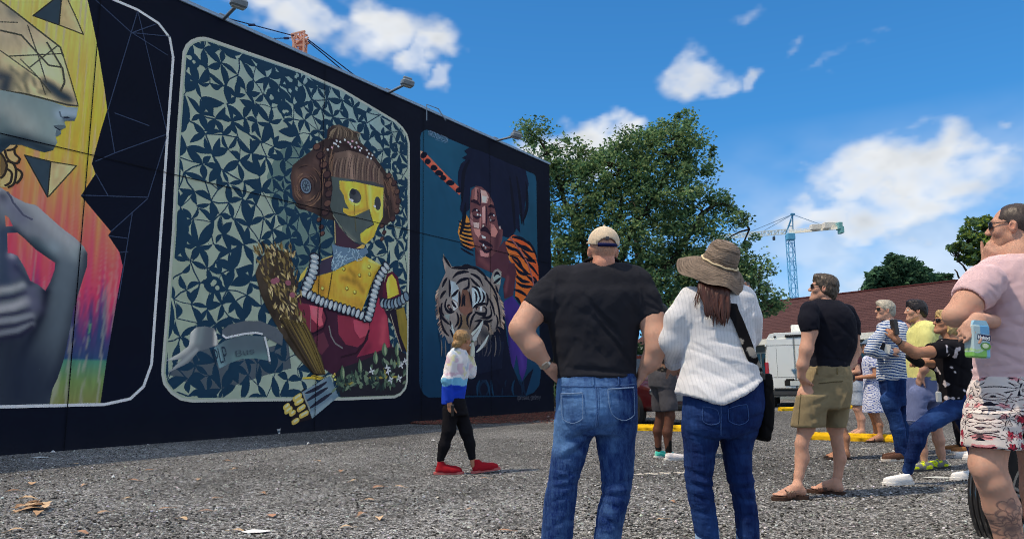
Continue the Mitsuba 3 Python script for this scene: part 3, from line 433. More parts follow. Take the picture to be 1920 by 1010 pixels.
for q in [((68, 235), (110, 212)), ((95, 272), (135, 262)), ((135, 312), (180, 308)), ((165, 345), (218, 345)), ((200, 378), (240, 376)), ((240, 412), (295, 410)), ((305, 465), (348, 458))]: pline_taper(M3 + 'tail', h9(q[0], ((q[0][0] + q[1][0]) / 2, (q[0][1] + q[1][1]) / 2 - 5), q[1]), .16, INK)
ORG = (196, 96, 48)
paint(M3 + 'earring_disc', h9((370, 615), (395, 650), (412, 760), (432, 840), (390, 860), (340, 810), (318, 740), (330, 680)), (208, 124, 58), fine=.1, noise=.15, strokes=[([(880, 455), (886, 466)], .1, (196, 86, 70), .7)])
for i in range(8): y0 = 665 + i * 26; pline_taper(M3 + 'earring_disc', h9((322 + i * 2, y0), (365, y0 + 18), (425, y0 + 8 + i * 6)), .075, INK)
paint(M3 + 'striped_shawl', w3((310, 200), (360, 215), (450, 270), (520, 380), (550, 500), (555, 650), (510, 740), (480, 780), (400, 870), (330, 800), (340, 640), (320, 500), (270, 430), (200, 440), (215, 360), (230, 280)), ORG, fine=.1, noise=.15, strokes=[([(1004, 500), (1006, 535)], .3, (150, 66, 48), .6), ([(945, 475), (952, 480)], .12, (210, 150, 90), .8), ([(965, 445), (985, 460)], .15, (160, 66, 44), .6), ([(975, 520)], .3, (206, 106, 44), .6)])
for q in [((300, 225), (380, 235), (470, 300)), ((250, 260), (330, 280), (430, 340), (520, 370)), ((240, 300), (290, 330), (330, 350)), ((330, 300), (420, 320), (500, 370)), ((260, 330), (330, 340), (440, 440), (520, 460)), ((280, 400), (350, 430), (430, 560), (480, 580)), ((390, 340), (450, 400), (530, 470)), ((300, 420), (400, 520), (460, 570)), ((420, 450), (500, 520), (550, 590)), ((330, 500), (380, 560), (450, 585)), ((340, 570), (400, 640), (470, 650)), ((340, 650), (420, 690), (500, 690)), ((440, 590), (500, 640), (550, 700)), ((320, 720), (380, 740), (450, 790)), ((330, 790), (370, 830), (390, 870)), ((340, 600), (380, 620), (420, 660)), ((450, 260), (500, 330), (540, 420)), ((215, 350), (250, 370), (275, 400)), ((205, 420), (240, 450), (270, 490)), ((500, 600), (530, 640), (550, 690))]: pline_taper(M3 + 'striped_shawl', w3(*q), .115, INK)
pline(M3 + 'striped_shawl', [tuple(p) for p in curve(w3((275, 220), (370, 340), (460, 500), (515, 740)), 12)], .06, (128, 86, 96), noise=0)
paint(M3 + 'hair', [(879, 277), (900, 283), (950, 305), (985, 319), (991, 345), (984, 380), (982, 424), (975, 398), (973, 405), (975, 437), (968, 428), (962, 440), (953, 446), (941, 442), (930, 418), (921, 380), (908, 357), (892, 348), (881, 353), (880, 392), (868, 404), (862, 392), (866, 368), (858, 341), (859, 322), (864, 307), (873, 300), (866, 296), (876, 290), (870, 283)], (13, 22, 50), fine=.2, noise=.2)
for q in [((968, 330), (975, 380), (978, 420)), ((955, 330), (962, 390), (965, 435)), ((985, 340), (988, 380), (980, 415)), ((880, 300), (868, 330), (866, 380)), ((872, 380), (868, 420), (862, 440))]: pline_taper(M3 + 'hair', q, .16, (9, 14, 34))
paint(M3 + 'woman', [(890, 462), (932, 468), (946, 450), (957, 498), (948, 522), (915, 508), (892, 498)], (70, 44, 60), fine=.1, noise=.1, strokes=[([(900, 485), (915, 500)], .12, (110, 70, 80), .6)])
paint(M3 + 'woman', w3((270, 470), (325, 470), (342, 560), (312, 775), (228, 810), (218, 690), (250, 580)), (66, 40, 58), fine=.08, noise=.1, strokes=[([(952, 520), (948, 545)], .08, (104, 66, 80), .7)])
FC = M3 + 'woman'
paint(FC, f1((140, 160), (190, 110), (250, 120), (330, 190), (385, 300), (410, 420), (440, 560), (490, 600), (480, 720), (430, 830), (360, 900), (240, 890), (180, 800), (140, 640), (120, 470), (125, 280)), (92, 62, 72), fine=.05, noise=.15, strokes=[([(932, 440), (930, 468)], .15, (58, 36, 52), .8), ([(900, 455)], .14, (116, 78, 84), .5), ([(885, 420), (890, 450)], .1, (128, 90, 96), .5)])
for q, cc in [(((240, 150), (300, 170), (332, 240), (312, 305), (252, 300)), (186, 152, 156)), (((255, 220), (310, 230), (300, 300), (260, 290)), (204, 184, 192)), (((175, 130), (215, 130), (212, 280), (185, 265), (150, 280)), (152, 112, 116)), (((150, 160), (180, 140), (170, 270), (140, 280)), (116, 82, 88)), (((318, 240), (370, 300), (380, 340), (330, 330)), (112, 80, 84)), (((256, 350), (292, 330), (292, 520), (262, 530)), (176, 140, 146)), (((120, 470), (165, 510), (150, 560), (130, 530)), (140, 108, 118)), (((160, 515), (225, 520), (222, 580), (165, 572)), (196, 166, 172)), (((160, 585), (232, 590), (242, 650), (215, 690), (180, 640)), (172, 130, 132)), (((340, 520), (400, 550), (372, 590), (345, 580)), (150, 108, 114)), (((345, 590), (400, 560), (432, 620), (405, 680), (360, 672)), (168, 122, 124)), (((225, 480), (250, 450), (245, 560), (230, 600)), (144, 104, 110)), (((250, 655), (300, 680), (292, 700), (258, 690)), (210, 196, 204)), (((230, 822), (335, 850), (325, 905), (240, 890)), (172, 128, 136)), (((262, 545), (280, 545), (278, 580), (262, 575)), (204, 180, 186)), (((140, 400), (160, 470), (150, 490), (122, 440)), (128, 100, 110))]: paint(FC, f1(*q), cc, noise=.12)
for q, w_ in [(((130, 285), (180, 285), (235, 330)), .12), (((325, 345), (365, 335), (405, 360)), .10), (((145, 400), (185, 375), (235, 410)), .09), (((150, 430), (195, 465), (240, 440)), .08), (((325, 450), (365, 425), (410, 455)), .10), (((335, 485), (370, 500), (405, 480)), .06), (((245, 610), (290, 590), (345, 650)), .16), (((220, 720), (290, 745), (375, 785)), .14), (((240, 760), (290, 840), (370, 800)), .10), (((200, 140), (210, 220), (205, 290)), .05), (((235, 150), (240, 240), (240, 330)), .05), (((300, 330), (310, 430), (300, 560)), .07)]: pline_taper(FC, f1(*q), w_, (34, 22, 42))
for q, r in [((198, 382), .028), ((207, 430), .035), ((238, 436), .03), ((350, 490), .028), ((388, 438), .03), ((272, 770), .035), ((295, 800), .035), ((345, 460), .02)]: pell(FC, f1(q)[0], r * 1.3, r, (214, 208, 220), noise=0)
pell(FC, f1((455, 575))[0], .05, .05, (156, 150, 160), noise=0)
paint(M3 + 'sleeve', [(944, 565), (960, 554), (974, 573), (985, 620), (988, 671), (987, 690), (979, 714), (974, 700), (968, 665), (962, 693), (955, 671), (951, 618), (945, 590)], (54, 42, 124), fine=.1, noise=.15, strokes=[([(950, 600), (956, 680)], .14, (32, 30, 88), .8), ([(975, 640), (980, 690)], .1, (70, 54, 140), .6)])
paint(M3 + 'dark_dress', [(905, 622), (925, 600), (945, 592), (951, 640), (958, 680), (966, 700), (975, 722), (990, 700), (1000, 690), (985, 741), (870, 741), (880, 690), (890, 650)], (9, 17, 40), fine=.2, noise=.25)
for i in range(16): x = 872 + i * 7.6; pline_taper(M3 + 'dark_dress', [(x, 741), (x + rg.uniform(-6, 6), 728), (x + rg.uniform(-9, 9), 712)], .10, rg.choice(((14, 50, 84), (9, 16, 38), (12, 34, 62))))
TG = M3 + 'tiger'
paint(TG, t2((105, 480), (150, 380), (195, 290), (180, 220), (165, 150), (173, 80), (190, 130), (225, 160), (262, 222), (420, 212), (500, 228), (600, 305), (670, 350), (690, 290), (715, 255), (745, 243), (785, 280), (775, 400), (745, 510), (790, 620), (803, 720), (790, 860), (740, 850), (722, 905), (690, 920), (660, 1060), (400, 1130), (190, 1060), (130, 830), (100, 600)), (120, 122, 128), fine=.06, noise=.35, strokes=[([(818, 560), (824, 610)], .16, (88, 70, 66), .7), ([(872, 560), (872, 582)], .16, (96, 74, 68), .8), ([(868, 600), (880, 620)], .25, (92, 80, 70), .7), ([(925, 545), (936, 600)], .16, (140, 134, 128), .7), ([(905, 625), (925, 640)], .25, (30, 40, 56), .9), ([(835, 655), (870, 662), (915, 655)], .14, (12, 20, 40), .95), ([(826, 640), (840, 656)], .10, (22, 40, 62), .8), ([(834, 500), (830, 485)], .06, (160, 150, 150), .6)])
for q, cc in [(((245, 370), (300, 385), (335, 450), (325, 480), (325, 600), (265, 560), (240, 450)), (152, 178, 200)), (((470, 445), (560, 430), (620, 500), (605, 600), (480, 662)), (156, 184, 206)), (((255, 570), (310, 600), (325, 650), (280, 690)), (170, 190, 200)), (((690, 330), (730, 275), (775, 300), (765, 410), (720, 400)), (130, 156, 164)), (((240, 790), (270, 830), (300, 960), (260, 950)), (150, 164, 172)), (((570, 800), (580, 830), (480, 950), (460, 930)), (170, 190, 200)), (((480, 960), (530, 900), (520, 1000), (480, 1010)), (160, 180, 196)), (((175, 730), (240, 720), (230, 790)), (120, 142, 152)), (((560, 640), (580, 640), (575, 690), (555, 690)), (210, 216, 222)), (((580, 780), (650, 800), (700, 930), (670, 940)), (128, 124, 120)), (((370, 470), (410, 440), (470, 560), (480, 690), (400, 740), (330, 670)), (98, 76, 70)), (((350, 730), (450, 740), (430, 880), (320, 870)), (98, 88, 76))]: paint(TG, t2(*q), cc, fine=.15, noise=.3)
ST = [((255, 240), (340, 235), (430, 250)), ((270, 345), (330, 290), (440, 280)), ((305, 410), (370, 360), (450, 350)), ((440, 340), (440, 420), (380, 460)), ((460, 300), (540, 340), (590, 430)), ((455, 340), (510, 400), (560, 440)), ((500, 240), (590, 300), (640, 370)), ((470, 430), (530, 460), (560, 560), (535, 600)), ((500, 480), (520, 540), (510, 600)), ((580, 480), (600, 540), (570, 600)), ((230, 350), (240, 440), (235, 540)), ((160, 440), (175, 400), (215, 340)), ((140, 560), (165, 510), (200, 480)), ((130, 640), (140, 720), (190, 790), (240, 830)), ((160, 600), (150, 680), (180, 740)), ((210, 560), (190, 640), (230, 700), (290, 690)), ((255, 540), (300, 500), (330, 465)), ((260, 575), (280, 620), (310, 650)), ((340, 480), (345, 580), (335, 650)), ((380, 500), (375, 600), (360, 650)), ((440, 480), (460, 560), (475, 650)), ((400, 520), (390, 590), (400, 640)), ((310, 700), (330, 780), (290, 860)), ((350, 720), (360, 800), (320, 880)), ((480, 700), (420, 780), (440, 860)), ((520, 700), (470, 780), (450, 880)), ((480, 660), (540, 620), (640, 615)), ((500, 690), (560, 720), (620, 700)), ((620, 500), (640, 560), (620, 640)), ((650, 560), (690, 640), (710, 740)), ((660, 640), (680, 720), (640, 760), (560, 760)), ((600, 340), (690, 440), (740, 560), (750, 640)), ((700, 520), (740, 600), (760, 700), (770, 850)), ((720, 720), (745, 800), (720, 880)), ((560, 780), (620, 800), (690, 780)), ((590, 820), (640, 840), (650, 900)), ((240, 790), (260, 850), (300, 930)), ((140, 740), (160, 850), (230, 950)), ((500, 800), (560, 790), (480, 900)), ((220, 620), (235, 660), (270, 680)), ((170, 110), (210, 170), (250, 230)), ((705, 330), (740, 290), (770, 320)), ((700, 400), (740, 370), (775, 340)), ((720, 420), (740, 480), (745, 510)), ((240, 880), (280, 960), (300, 1000)), ((590, 640), (625, 680), (600, 740), (560, 720)), ((400, 240), (470, 230), (560, 260)), ((345, 250), (440, 215), (480, 240))]
for q in ST: pline_taper(TG, t2(*q), .095, (17, 20, 36))
for q, r in [((228, 640), .06), ((525, 660), .06)]: pell(TG, t2(q)[0], r * 1.2, r, (26, 22, 32), noise=0); pell(TG, t2((q[0] + 6, q[1] + 8))[0], r * .6, r * .5, (150, 132, 136), noise=0)
paint(TG, t2((340, 640), (460, 650), (440, 715), (400, 728), (350, 700)), (108, 82, 78), fine=.1, noise=.2)
for i in range(60):
    u = rg.random(); q = curve(t2((105, 480), (100, 600), (130, 830), (180, 1000)), 40)[int(u * 39)] if i % 2 else curve(t2((745, 510), (790, 620), (803, 720), (790, 850), (720, 905)), 40)[int(u * 39)]
    sg = -1 if i % 2 else 1; pline_taper(TG, [(q[0] - sg * 3, q[1] - 3), (q[0], q[1]), (q[0] + sg * rg.uniform(2, 4), q[1] + rg.uniform(2, 6))], .03, rg.choice(((150, 140, 134), (100, 84, 80), (170, 164, 160))))
wtext(M3 + 'signature', 'URSINDALEON', h9((113, 85))[0], h9((248, 138))[0], (104, 140, 178), .16, sy=.95); pline(M3 + 'signature', h9((165, 112), (240, 140)), .018, (70, 110, 150), noise=0)
wtext(M3 + 'gallery_tag', '@rosea_gallery', l5((385, 838))[0], l5((632, 826))[0], (66, 76, 96), .12, sy=1.1)
paint(M3 + 'dark_fur', [(820, 622), (826, 634), (833, 628), (840, 644), (850, 640), (858, 652), (872, 646), (884, 655), (896, 644), (908, 652), (918, 634), (926, 644), (932, 626), (938, 640), (944, 640), (940, 690), (900, 700), (850, 690), (830, 668)], (14, 24, 50), fine=.15, noise=.3, strokes=[([(830, 640), (838, 670)], .3, (18, 58, 94), .8)])
for i in range(14): x = 826 + i * 8.4; pline_taper(M3 + 'dark_fur', [(x, 628 + 10 * rg.random()), (x + rg.uniform(-3, 3), 648), (x + rg.uniform(-6, 6), 668)], .05, rg.choice(((70, 74, 84), (40, 46, 60), (96, 98, 104))))
for q in (((905, 600), (895, 625), (880, 648)), ((862, 640), (868, 655), (880, 662)), ((846, 606), (852, 628), (862, 640)), ((915, 628), (905, 646), (892, 660))): pline_taper(M3 + 'tiger', q, .10, (158, 178, 192))
# joints between the wall slabs, drawn through the paint
pjoint = []
for s in (-2.9, .88, 5.9, 8.9 + .42, 12.3): pjoint.append((s - .008, s + .008, 0, HW))
for q in pjoint: _paint.setdefault(B_ + '__joint', []).append((on_wall(np.array([(q[0], q[2]), (q[1], q[2]), (q[1], q[3]), (q[0], q[3])]), .023), np.array([[0, 1, 2], [0, 2, 3]]), np.broadcast_to(NAVY * .35, (4, 3))))
_paint.setdefault(B_ + '__joint', []).append((on_wall(np.array([(S0, 4.897), (S1, 4.897), (S1, 4.913), (S0, 4.913)]), .0234), np.array([[0, 1, 2], [0, 2, 3]]), np.broadcast_to(NAVY * .35, (4, 3))))
for part, ms in _paint.items():
    o, V_, F_, C_ = 0, [], [], []
    for v, f, c_ in ms: V_.append(v); F_.append(f + o); C_.append(c_); o += len(v)
    put(part, (np.vstack(V_), np.vstack(F_)), 'wall_paint', np.vstack(C_), False)
labels[B_ + '__figure_mural'] = {'label': 'mural of a grey blindfolded figure on a rainbow ground'}
labels[B_ + '__robot_mural'] = {'label': 'mural of a masked robot lady on a leaf pattern'}
labels[B_ + '__tiger_mural'] = {'label': 'mural of a woman with a tiger on dark teal'}
# ---------------------------------------------------------------- flood lights on the wall top
def floodlight(px, py, hx, hy, label):
    k = thing('flood_light', label, 'flood light', 'flood lights along the wall top')
    s, _ = W(px, py); base = on_wall(np.array([[s, HW + .06]]), -.12)[0]; out = 1.25
    sh, zh = W(hx, hy); d = ray(hx, hy); tt = ((WB + WN * out - EYE) @ WN) / (d @ WN); head = EYE + d * tt
    put(k + '__arm', tube([base, base + (head - base) * .5, head], .035, 8), 'plastic', lin(120, 130, 140), True)
    put(k + '__bracket', rbox(base, (.22, .22, .14), .02, WR), 'plastic', lin(110, 118, 128))
    dn = (head - base) / np.linalg.norm(head - base); Rb = basis(dn, WD)
    hk = put(k + '__head', cat([rbox(head + dn * .08, (.30, .15, .22), .03, Rb), rbox(head + dn * .08 + UPZ * .09, (.22, .12, .07), .02, Rb)]), 'plastic', lin(112, 124, 134))
    put(hk + '__lens', rbox(head + dn * .07 - Rb[:, 1] * np.sign(Rb[2, 1]) * .08, (.24, .02, .16), .006, Rb), 'plastic', lin(170, 178, 180))
floodlight(424, 36, 446, 8, 'grey flood light on an arm at the wall top, nearest the left edge')
floodlight(733, 175, 762, 157, 'grey flood light on an arm above the robot portrait, middle one')
floodlight(934, 266, 966, 255, 'grey flood light on an arm above the tiger portrait, next to the tree')
k = thing('antenna', 'thin bent antenna wire standing on the dark wall top', 'antenna')
put(k + '__wire', tube([J(800, 205, 17.6) - [0, 0, .3], J(800, 196, 17.6), J(822, 204, 17.6), J(836, 212, 17.6) - [0, 0, .2]], .015, 5), 'plastic', lin(110, 130, 150))

# ---------------------------------------------------------------- tower cranes
def lattice(a, b, w, n, r, taper=None, up=None):
    a, b = np.asarray(a, float), np.asarray(b, float); Rb = basis(b - a, up); c = [Rb[:, 0] * sx * w / 2 + Rb[:, 1] * sy * w / 2 for sx, sy in ((-1, -1), (1, -1), (1, 1), (-1, 1))]; ms = [bar(a + q, b + q, r * 1.5) for q in c]
    for i in range(n):
        p, q = a + (b - a) * i / n, a + (b - a) * (i + 1) / n
        for j in range(4):
            e, f = c[j], c[(j + 1) % 4]; ms.append(bar(p + e, p + f, r)); ms.append(bar(p + (e if i % 2 else f), q + (f if i % 2 else e), r))
    return cat(ms)
k = thing('tower_crane', 'blue and white tower crane rising far behind the maroon roof', 'crane')
D = 190.; top = J(1480.5, 440, D); foot_ = J(1489, 560, D); foot_ = foot_ + (foot_ - top) / np.linalg.norm(foot_ - top) * 14
BL = lin(92, 166, 210)  # crane colours are paled to stand for distance haze
put(k + '__mast', lattice(foot_ - [0, 0, 12], top, 1.65, 18, .105), 'matte', BL)
ap = J(1486, 402, D); put(k + '__tower_top', cat([bar(J(1474, 436, D), ap, .24), bar(J(1487, 436, D), ap, .24), bar(J(1479, 434, D) + [0, 2, 0], ap, .2), bar(J(1477, 424, D), J(1486, 424, D), .22), rbox(ap, (1.1, .8, .6), .1), bar(J(1478, 428, D), J(1484, 412, D), .2)]), 'matte', lin(80, 140, 180))
put(k + '__jib', lattice(J(1476, 434, D), J(1330, 446, D + 40), 1.2, 26, .10), 'matte', lin(196, 206, 204))
cj = put(k + '__counter_jib', cat([bar(J(1480, 436, D), J(1572, 427, D - 10), .42, .7), bar(J(1480, 431.5, D), J(1572, 422, D - 10), .14), bar(J(1480, 436, D), J(1486, 424, D), .14), *[bar(J(1484 + i * 8.6, 436 - i * .9, D - i), J(1484 + i * 8.6, 431.5 - i * .9, D - i), .12) for i in range(11)]]), 'matte', lin(226, 224, 212))
put(cj + '__winch', cat([rbox(J(1533, 426, D - 6), (3.6, 1.6, 1.4), .1), rbox(J(1556, 423, D - 8), (3.4, 1.6, 1.6), .1), bar(J(1552, 424, D - 8), J(1557, 417, D - 8), .25)]), 'matte', lin(214, 212, 204))
put(k + '__counterweight', cat([rbox(J(1573.5, 424, D - 10), (1.0, 2.0, 1.8), .1), rbox(J(1576.5, 431.5, D - 10), (.9, 2.0, 1.7), .1)]), 'matte', lin(110, 166, 168))
put(k + '__cab', rbox(J(1482, 444, D - 1.5), (2.0, 1.8, 1.8), .15), 'matte', lin(90, 160, 200))
put(k + '__tie', cat([tube([ap, J(1400, 437, D + 20)], .09, 5), tube([ap, J(1548, 424, D - 7)], .09, 5), tube([ap, J(1430, 434, D + 12)], .08, 5)]), 'matte', lin(110, 140, 170))
put(k + '__hook', cat([tube([J(1452, 437, D + 6), J(1451, 446, D + 6)], .08, 5), rbox(J(1451, 447, D + 6), (.7, .5, 1.0), .1)]), 'matte', lin(70, 80, 90))
k = thing('tower_crane', 'orange lattice crane top with dark cables showing above the dark wall', 'crane')
D = 85.; OR = lin(224, 172, 150)
a_, b_ = J(562, 120, D), J(563, 74, D)
put(k + '__mast', lattice(a_ - [0, 0, 8], b_, 1.25, 10, .13), 'matte', OR)
put(k + '__head', cat([lattice(J(550, 76, D), J(576, 70, D), 1.1, 3, .12), bar(J(550, 72, D), J(563, 90, D), .16), bar(J(578, 70, D), J(566, 90, D), .16), bar(J(550, 72, D), J(549, 88, D), .14), rbox(J(566, 82, D), (.7, .7, 1.5), .1), bar(J(549, 88, D), J(562, 94, D), .14)]), 'matte', OR)
put(k + '__cable', cat([tube([J(553, 68, D), J(424, 34, D - 14)], .07, 5), tube([J(553, 71, D), J(505, 73, D + 8)], .07, 5), tube([J(577, 74, D), J(720, 184, D + 10)], .08, 5), tube([J(578, 78, D), J(700, 180, D + 10)], .08, 5), rbox(J(472, 47, D - 9), (.8, .2, .25), .05), rbox(J(537, 72, D + 2), (.7, .2, .3), .05)]), 'matte', lin(48, 62, 96))

# ---------------------------------------------------------------- trees
def leaves(centres, radii, per, size, rgn, tint, bright=.5, squash=.8):
    """Leaf blades scattered in clumps: each a folded diamond of two triangles."""
    n = len(centres) * per; c = np.repeat(np.asarray(centres), per, 0); r = np.repeat(np.asarray(radii), per)[:, None]
    d = rgn.standard_normal((n, 3)); d /= np.linalg.norm(d, axis=1, keepdims=True); p = c + d * r * (rgn.random((n, 1)) ** .45) * np.array([1, 1, squash])
    a = rgn.standard_normal((n, 3)) * [1, 1, .6]; a /= np.linalg.norm(a, axis=1, keepdims=True); u = rgn.standard_normal((n, 3)); b = np.cross(a, u); b /= np.linalg.norm(b, axis=1, keepdims=True); nn = np.cross(a, b)
    L = (size * (.7 + .6 * rgn.random((n, 1)))); w = L * .27
    v = np.stack([p - a * L / 2, p + b * w - nn * w * .35, p + a * L / 2, p - b * w - nn * w * .35], 1).reshape(-1, 3); i = 4 * np.arange(n)[:, None]; f = np.concatenate([i + [[0, 1, 2]], i + [[0, 2, 3]]], 0)
    t = np.asarray(tint)[rgn.integers(0, len(tint), n)] * (1 + bright * (rgn.random((n, 1)) - .5)); cl = np.repeat(1 + .8 * (rgn.random(len(centres)) - .5), per)[:, None]; return v, f, np.repeat(np.clip(t * cl, .003, .6), 4, 0)
def tree(name, label, D, ells, base, trunk_r, n_cl, per, size, tint, limbs, seed, depth=1.0, group=None, cr=(.35, .75)):
    rgn = np.random.default_rng(seed); k = thing(name, label, 'tree', group); area = np.array([e[2] * e[3] * (e[4] if len(e) > 4 else 1) for e in ells]); cs, rs = [], []; mpp = D / F
    for e, m in zip(ells, np.maximum((n_cl * area / area.sum()).astype(int), 3)):
        q = rgn.standard_normal((m, 3)); q /= np.linalg.norm(q, axis=1, keepdims=True); q *= rgn.random((m, 1)) ** .38 * (1 + .22 * (rgn.random((m, 1)) > .85))
        for x, y, z in q: cs.append(J(e[0] + x * e[2], e[1] + z * e[3], D + y * max(e[2], e[3]) * mpp * depth)); rs.append(rgn.uniform(*cr) * (.75 if (len(e) > 4 and e[4] < .6) else 1))
    v, f, c = leaves(cs, rs, per, size, rgn, tint); put(k + '__crown', (v, f), 'leaf', c, False)
    ms = []; b0 = np.array([*J(base[0], base[1], D)[:2], 0.0]); fork = J(*limbs[0], D); ms.append(tube(curve([b0 - [0, 0, .3], b0 * .5 + fork * .5 + [.1, 0, 0], fork], 10), np.linspace(trunk_r, trunk_r * .7, 10), 10)); ends = []
    for l in limbs[1:]:
        pts = [fork] + [J(q[0], q[1], D + (q[2] if len(q) > 2 else 0)) for q in l]; cc = curve(pts, 12) + np.r_[np.zeros((1, 3)), rgn.standard_normal((10, 3)) * .06, np.zeros((1, 3))]; ms.append(tube(cc, np.linspace(trunk_r * .55, .045, 12), 7)); ends += list(cc[3:])
    ends = np.array(ends)
    for j in rgn.permutation(len(cs))[:min(260, len(cs))]:
        e = ends[np.argmin(np.linalg.norm(ends - cs[j], axis=1))]
        if np.linalg.norm(e - cs[j]) < 4: ms.append(tube(curve([e, (e + cs[j]) / 2 + rgn.standard_normal(3) * .2, cs[j]], 5), np.linspace(.04, .012, 5), 4, False))
    put(k + '__trunk', cat(ms), 'bark', lin(66, 58, 52), True); return k
GRN = [lin(112, 144, 100), lin(88, 124, 90), lin(130, 156, 106), lin(72, 106, 80), lin(152, 172, 118)]
tree('shade_tree', 'big loose leafy shade tree beside the end of the dark wall', 27.5,
     [(1000, 246, 26, 30), (1012, 320, 36, 60, .8), (1075, 300, 60, 40), (1080, 395, 78, 70, .8), (1050, 500, 45, 90, .9), (1150, 330, 80, 66), (1195, 272, 50, 30), (1265, 262, 62, 44), (1250, 340, 92, 60), (1180, 440, 110, 80, .7), (1290, 410, 70, 66, .6), (1385, 412, 38, 22, .5), (1398, 448, 26, 28, .35), (1330, 500, 90, 60, .9), (1240, 540, 100, 76), (1398, 525, 52, 44), (1440, 575, 34, 30, .8), (1130, 580, 100, 66), (1335, 300, 20, 50, .4), (1355, 380, 40, 40, .3), (1330, 590, 80, 60), (1290, 222, 20, 16, .6)],
     (1150, 745), .34, 1400, 48, .15, GRN, [(1158, 560), [(1175, 450), (1236, 354), (1275, 260)], [(1150, 470), (1168, 383), (1150, 310)], [(1110, 500), (1075, 400), (1010, 260)], [(1230, 520), (1300, 430), (1345, 380), (1405, 430, 1)], [(1250, 560), (1360, 530), (1445, 575)], [(1090, 540), (1045, 470)], [(1200, 480, 3), (1180, 350, 4)]], 3, .9, cr=(.18, .68))
tree('shade_tree', 'round dark green tree directly behind the maroon roof ridge', 47.,
     [(1652, 528, 34, 22), (1684, 510, 40, 28), (1706, 522, 34, 26), (1738, 520, 12, 14, .8), (1690, 490, 14, 10), (1660, 545, 46, 16), (1710, 545, 40, 16)], (1684, 700), .3, 190, 60, .36, [lin(78, 112, 84), lin(62, 96, 74), lin(52, 80, 64), lin(92, 124, 94)], [(1684, 580), [(1660, 530)], [(1700, 510)], [(1684, 495)]], 4, group=None, cr=(.3, .6))
tree('shade_tree', 'small dark green tree crown low over the maroon roof', 49., [(1764, 527, 22, 12), (1748, 531, 12, 8), (1786, 533, 10, 6, .6)], (1764, 700), .15, 55, 46, .32, [lin(78, 112, 84), lin(62, 96, 74), lin(52, 80, 64)], [(1764, 580), [(1755, 530)], [(1775, 528)]], 5, cr=(.22, .4))
tree('flat_topped_tree', 'layered tree with bare lower twigs and a yellow green middle, at the right', 55.,
     [(1838, 418, 26, 10), (1860, 425, 20, 16), (1815, 438, 24, 9), (1840, 446, 36, 12), (1800, 466, 18, 8), (1830, 462, 34, 12, 1.2), (1860, 470, 30, 16, 1.2), (1808, 482, 16, 8), (1835, 486, 30, 12, .6), (1870, 490, 30, 16, .8), (1850, 505, 40, 10, .35), (1790, 462, 8, 4), (1880, 440, 24, 24)], (1868, 700), .3, 210, 34, .40, [lin(118, 146, 84), lin(96, 124, 92), lin(84, 112, 88), lin(150, 166, 66)],
     [(1862, 545), [(1845, 500), (1830, 440)], [(1820, 520), (1795, 480)], [(1812, 530), (1790, 505)], [(1870, 500), (1865, 430)], [(1835, 515), (1815, 455)], [(1830, 530), (1808, 512)], [(1850, 480), (1845, 425)]], 6, cr=(.2, .46))
for i, (x0, x1, y0, D, lab) in enumerate([(1030, 1120, 640, 29, 'dark leafy shrub in the shade under the big tree, left one'), (1110, 1230, 650, 29.5, 'dark leafy shrub in the shade under the big tree, middle one'), (1220, 1330, 655, 30, 'dark leafy shrub in the shade under the big tree, right one')]):
    rgn = np.random.default_rng(40 + i); k = thing('shrub', lab, 'shrub'); n = 120; zt = J(0 + (x0 + x1) / 2, y0, D)[2]; xa, xb = J(x0, 700, D)[0], J(x1, 700, D)[0]
    cs = np.c_[rgn.uniform(xa, xb, n), D + rgn.uniform(-.8, .8, n), zt * rgn.random(n) ** .7]; v, f, c = leaves(cs, np.full(n, .4), 44, .15, rgn, GRN[1:4]); put(k + '__foliage', (v, f), 'leaf', c, False)
    put(k + '__stem', cat([tube([[q[0], q[1], -.05], [q[0] + .1, q[1], zt * .8]], .03, 5) for q in cs[:14]]), 'bark', lin(60, 52, 46))

# ---------------------------------------------------------------- the low building with the maroon roof
k = thing('roofed_building', 'low grey building with a long maroon shingle roof and white fascia', 'building')
ZE = 2.95; E0, E1 = G(1420, 638, ZE), G(1642, 624, ZE); ed = (E1 - E0) / np.linalg.norm(E1 - E0); eb = np.array([-ed[1], ed[0], 0]); eb = eb if eb[1] > 0 else -eb
A0, A1 = E0 - ed * 9, E0 + ed * 21
def roofpt(px, py):                        # height of the roof plane chosen so that the ridge falls where the photo shows it
    d = ray(px, py); t = ((E0 + eb * 3.4 - EYE) @ eb) / (d @ eb); return EYE + d * t
ZR = (roofpt(1450, 563)[2] + roofpt(1700, 541)[2]) / 2; NC = 26
rcol = lambda v: lin(78, 55, 56) * (.65 + .7 * fb(v, (1.2, 1.2, 9), 3, 3)[:, None]) * (.85 + .3 * fb(v, 14, 2, 5)[:, None])
put(k + '__roof_deck', (np.array([A0 - eb * .4 + [0, 0, -.02], A1 - eb * .4 + [0, 0, -.02], A1 + eb * 3.4 + [0, 0, ZR - ZE - .03], A0 + eb * 3.4 + [0, 0, ZR - ZE - .03], A0 + eb * 8, A1 + eb * 8]), np.array([[0, 1, 2], [0, 2, 3], [3, 2, 5], [3, 5, 4], [0, 3, 4], [1, 5, 2]])), 'matte', lin(80, 40, 42))
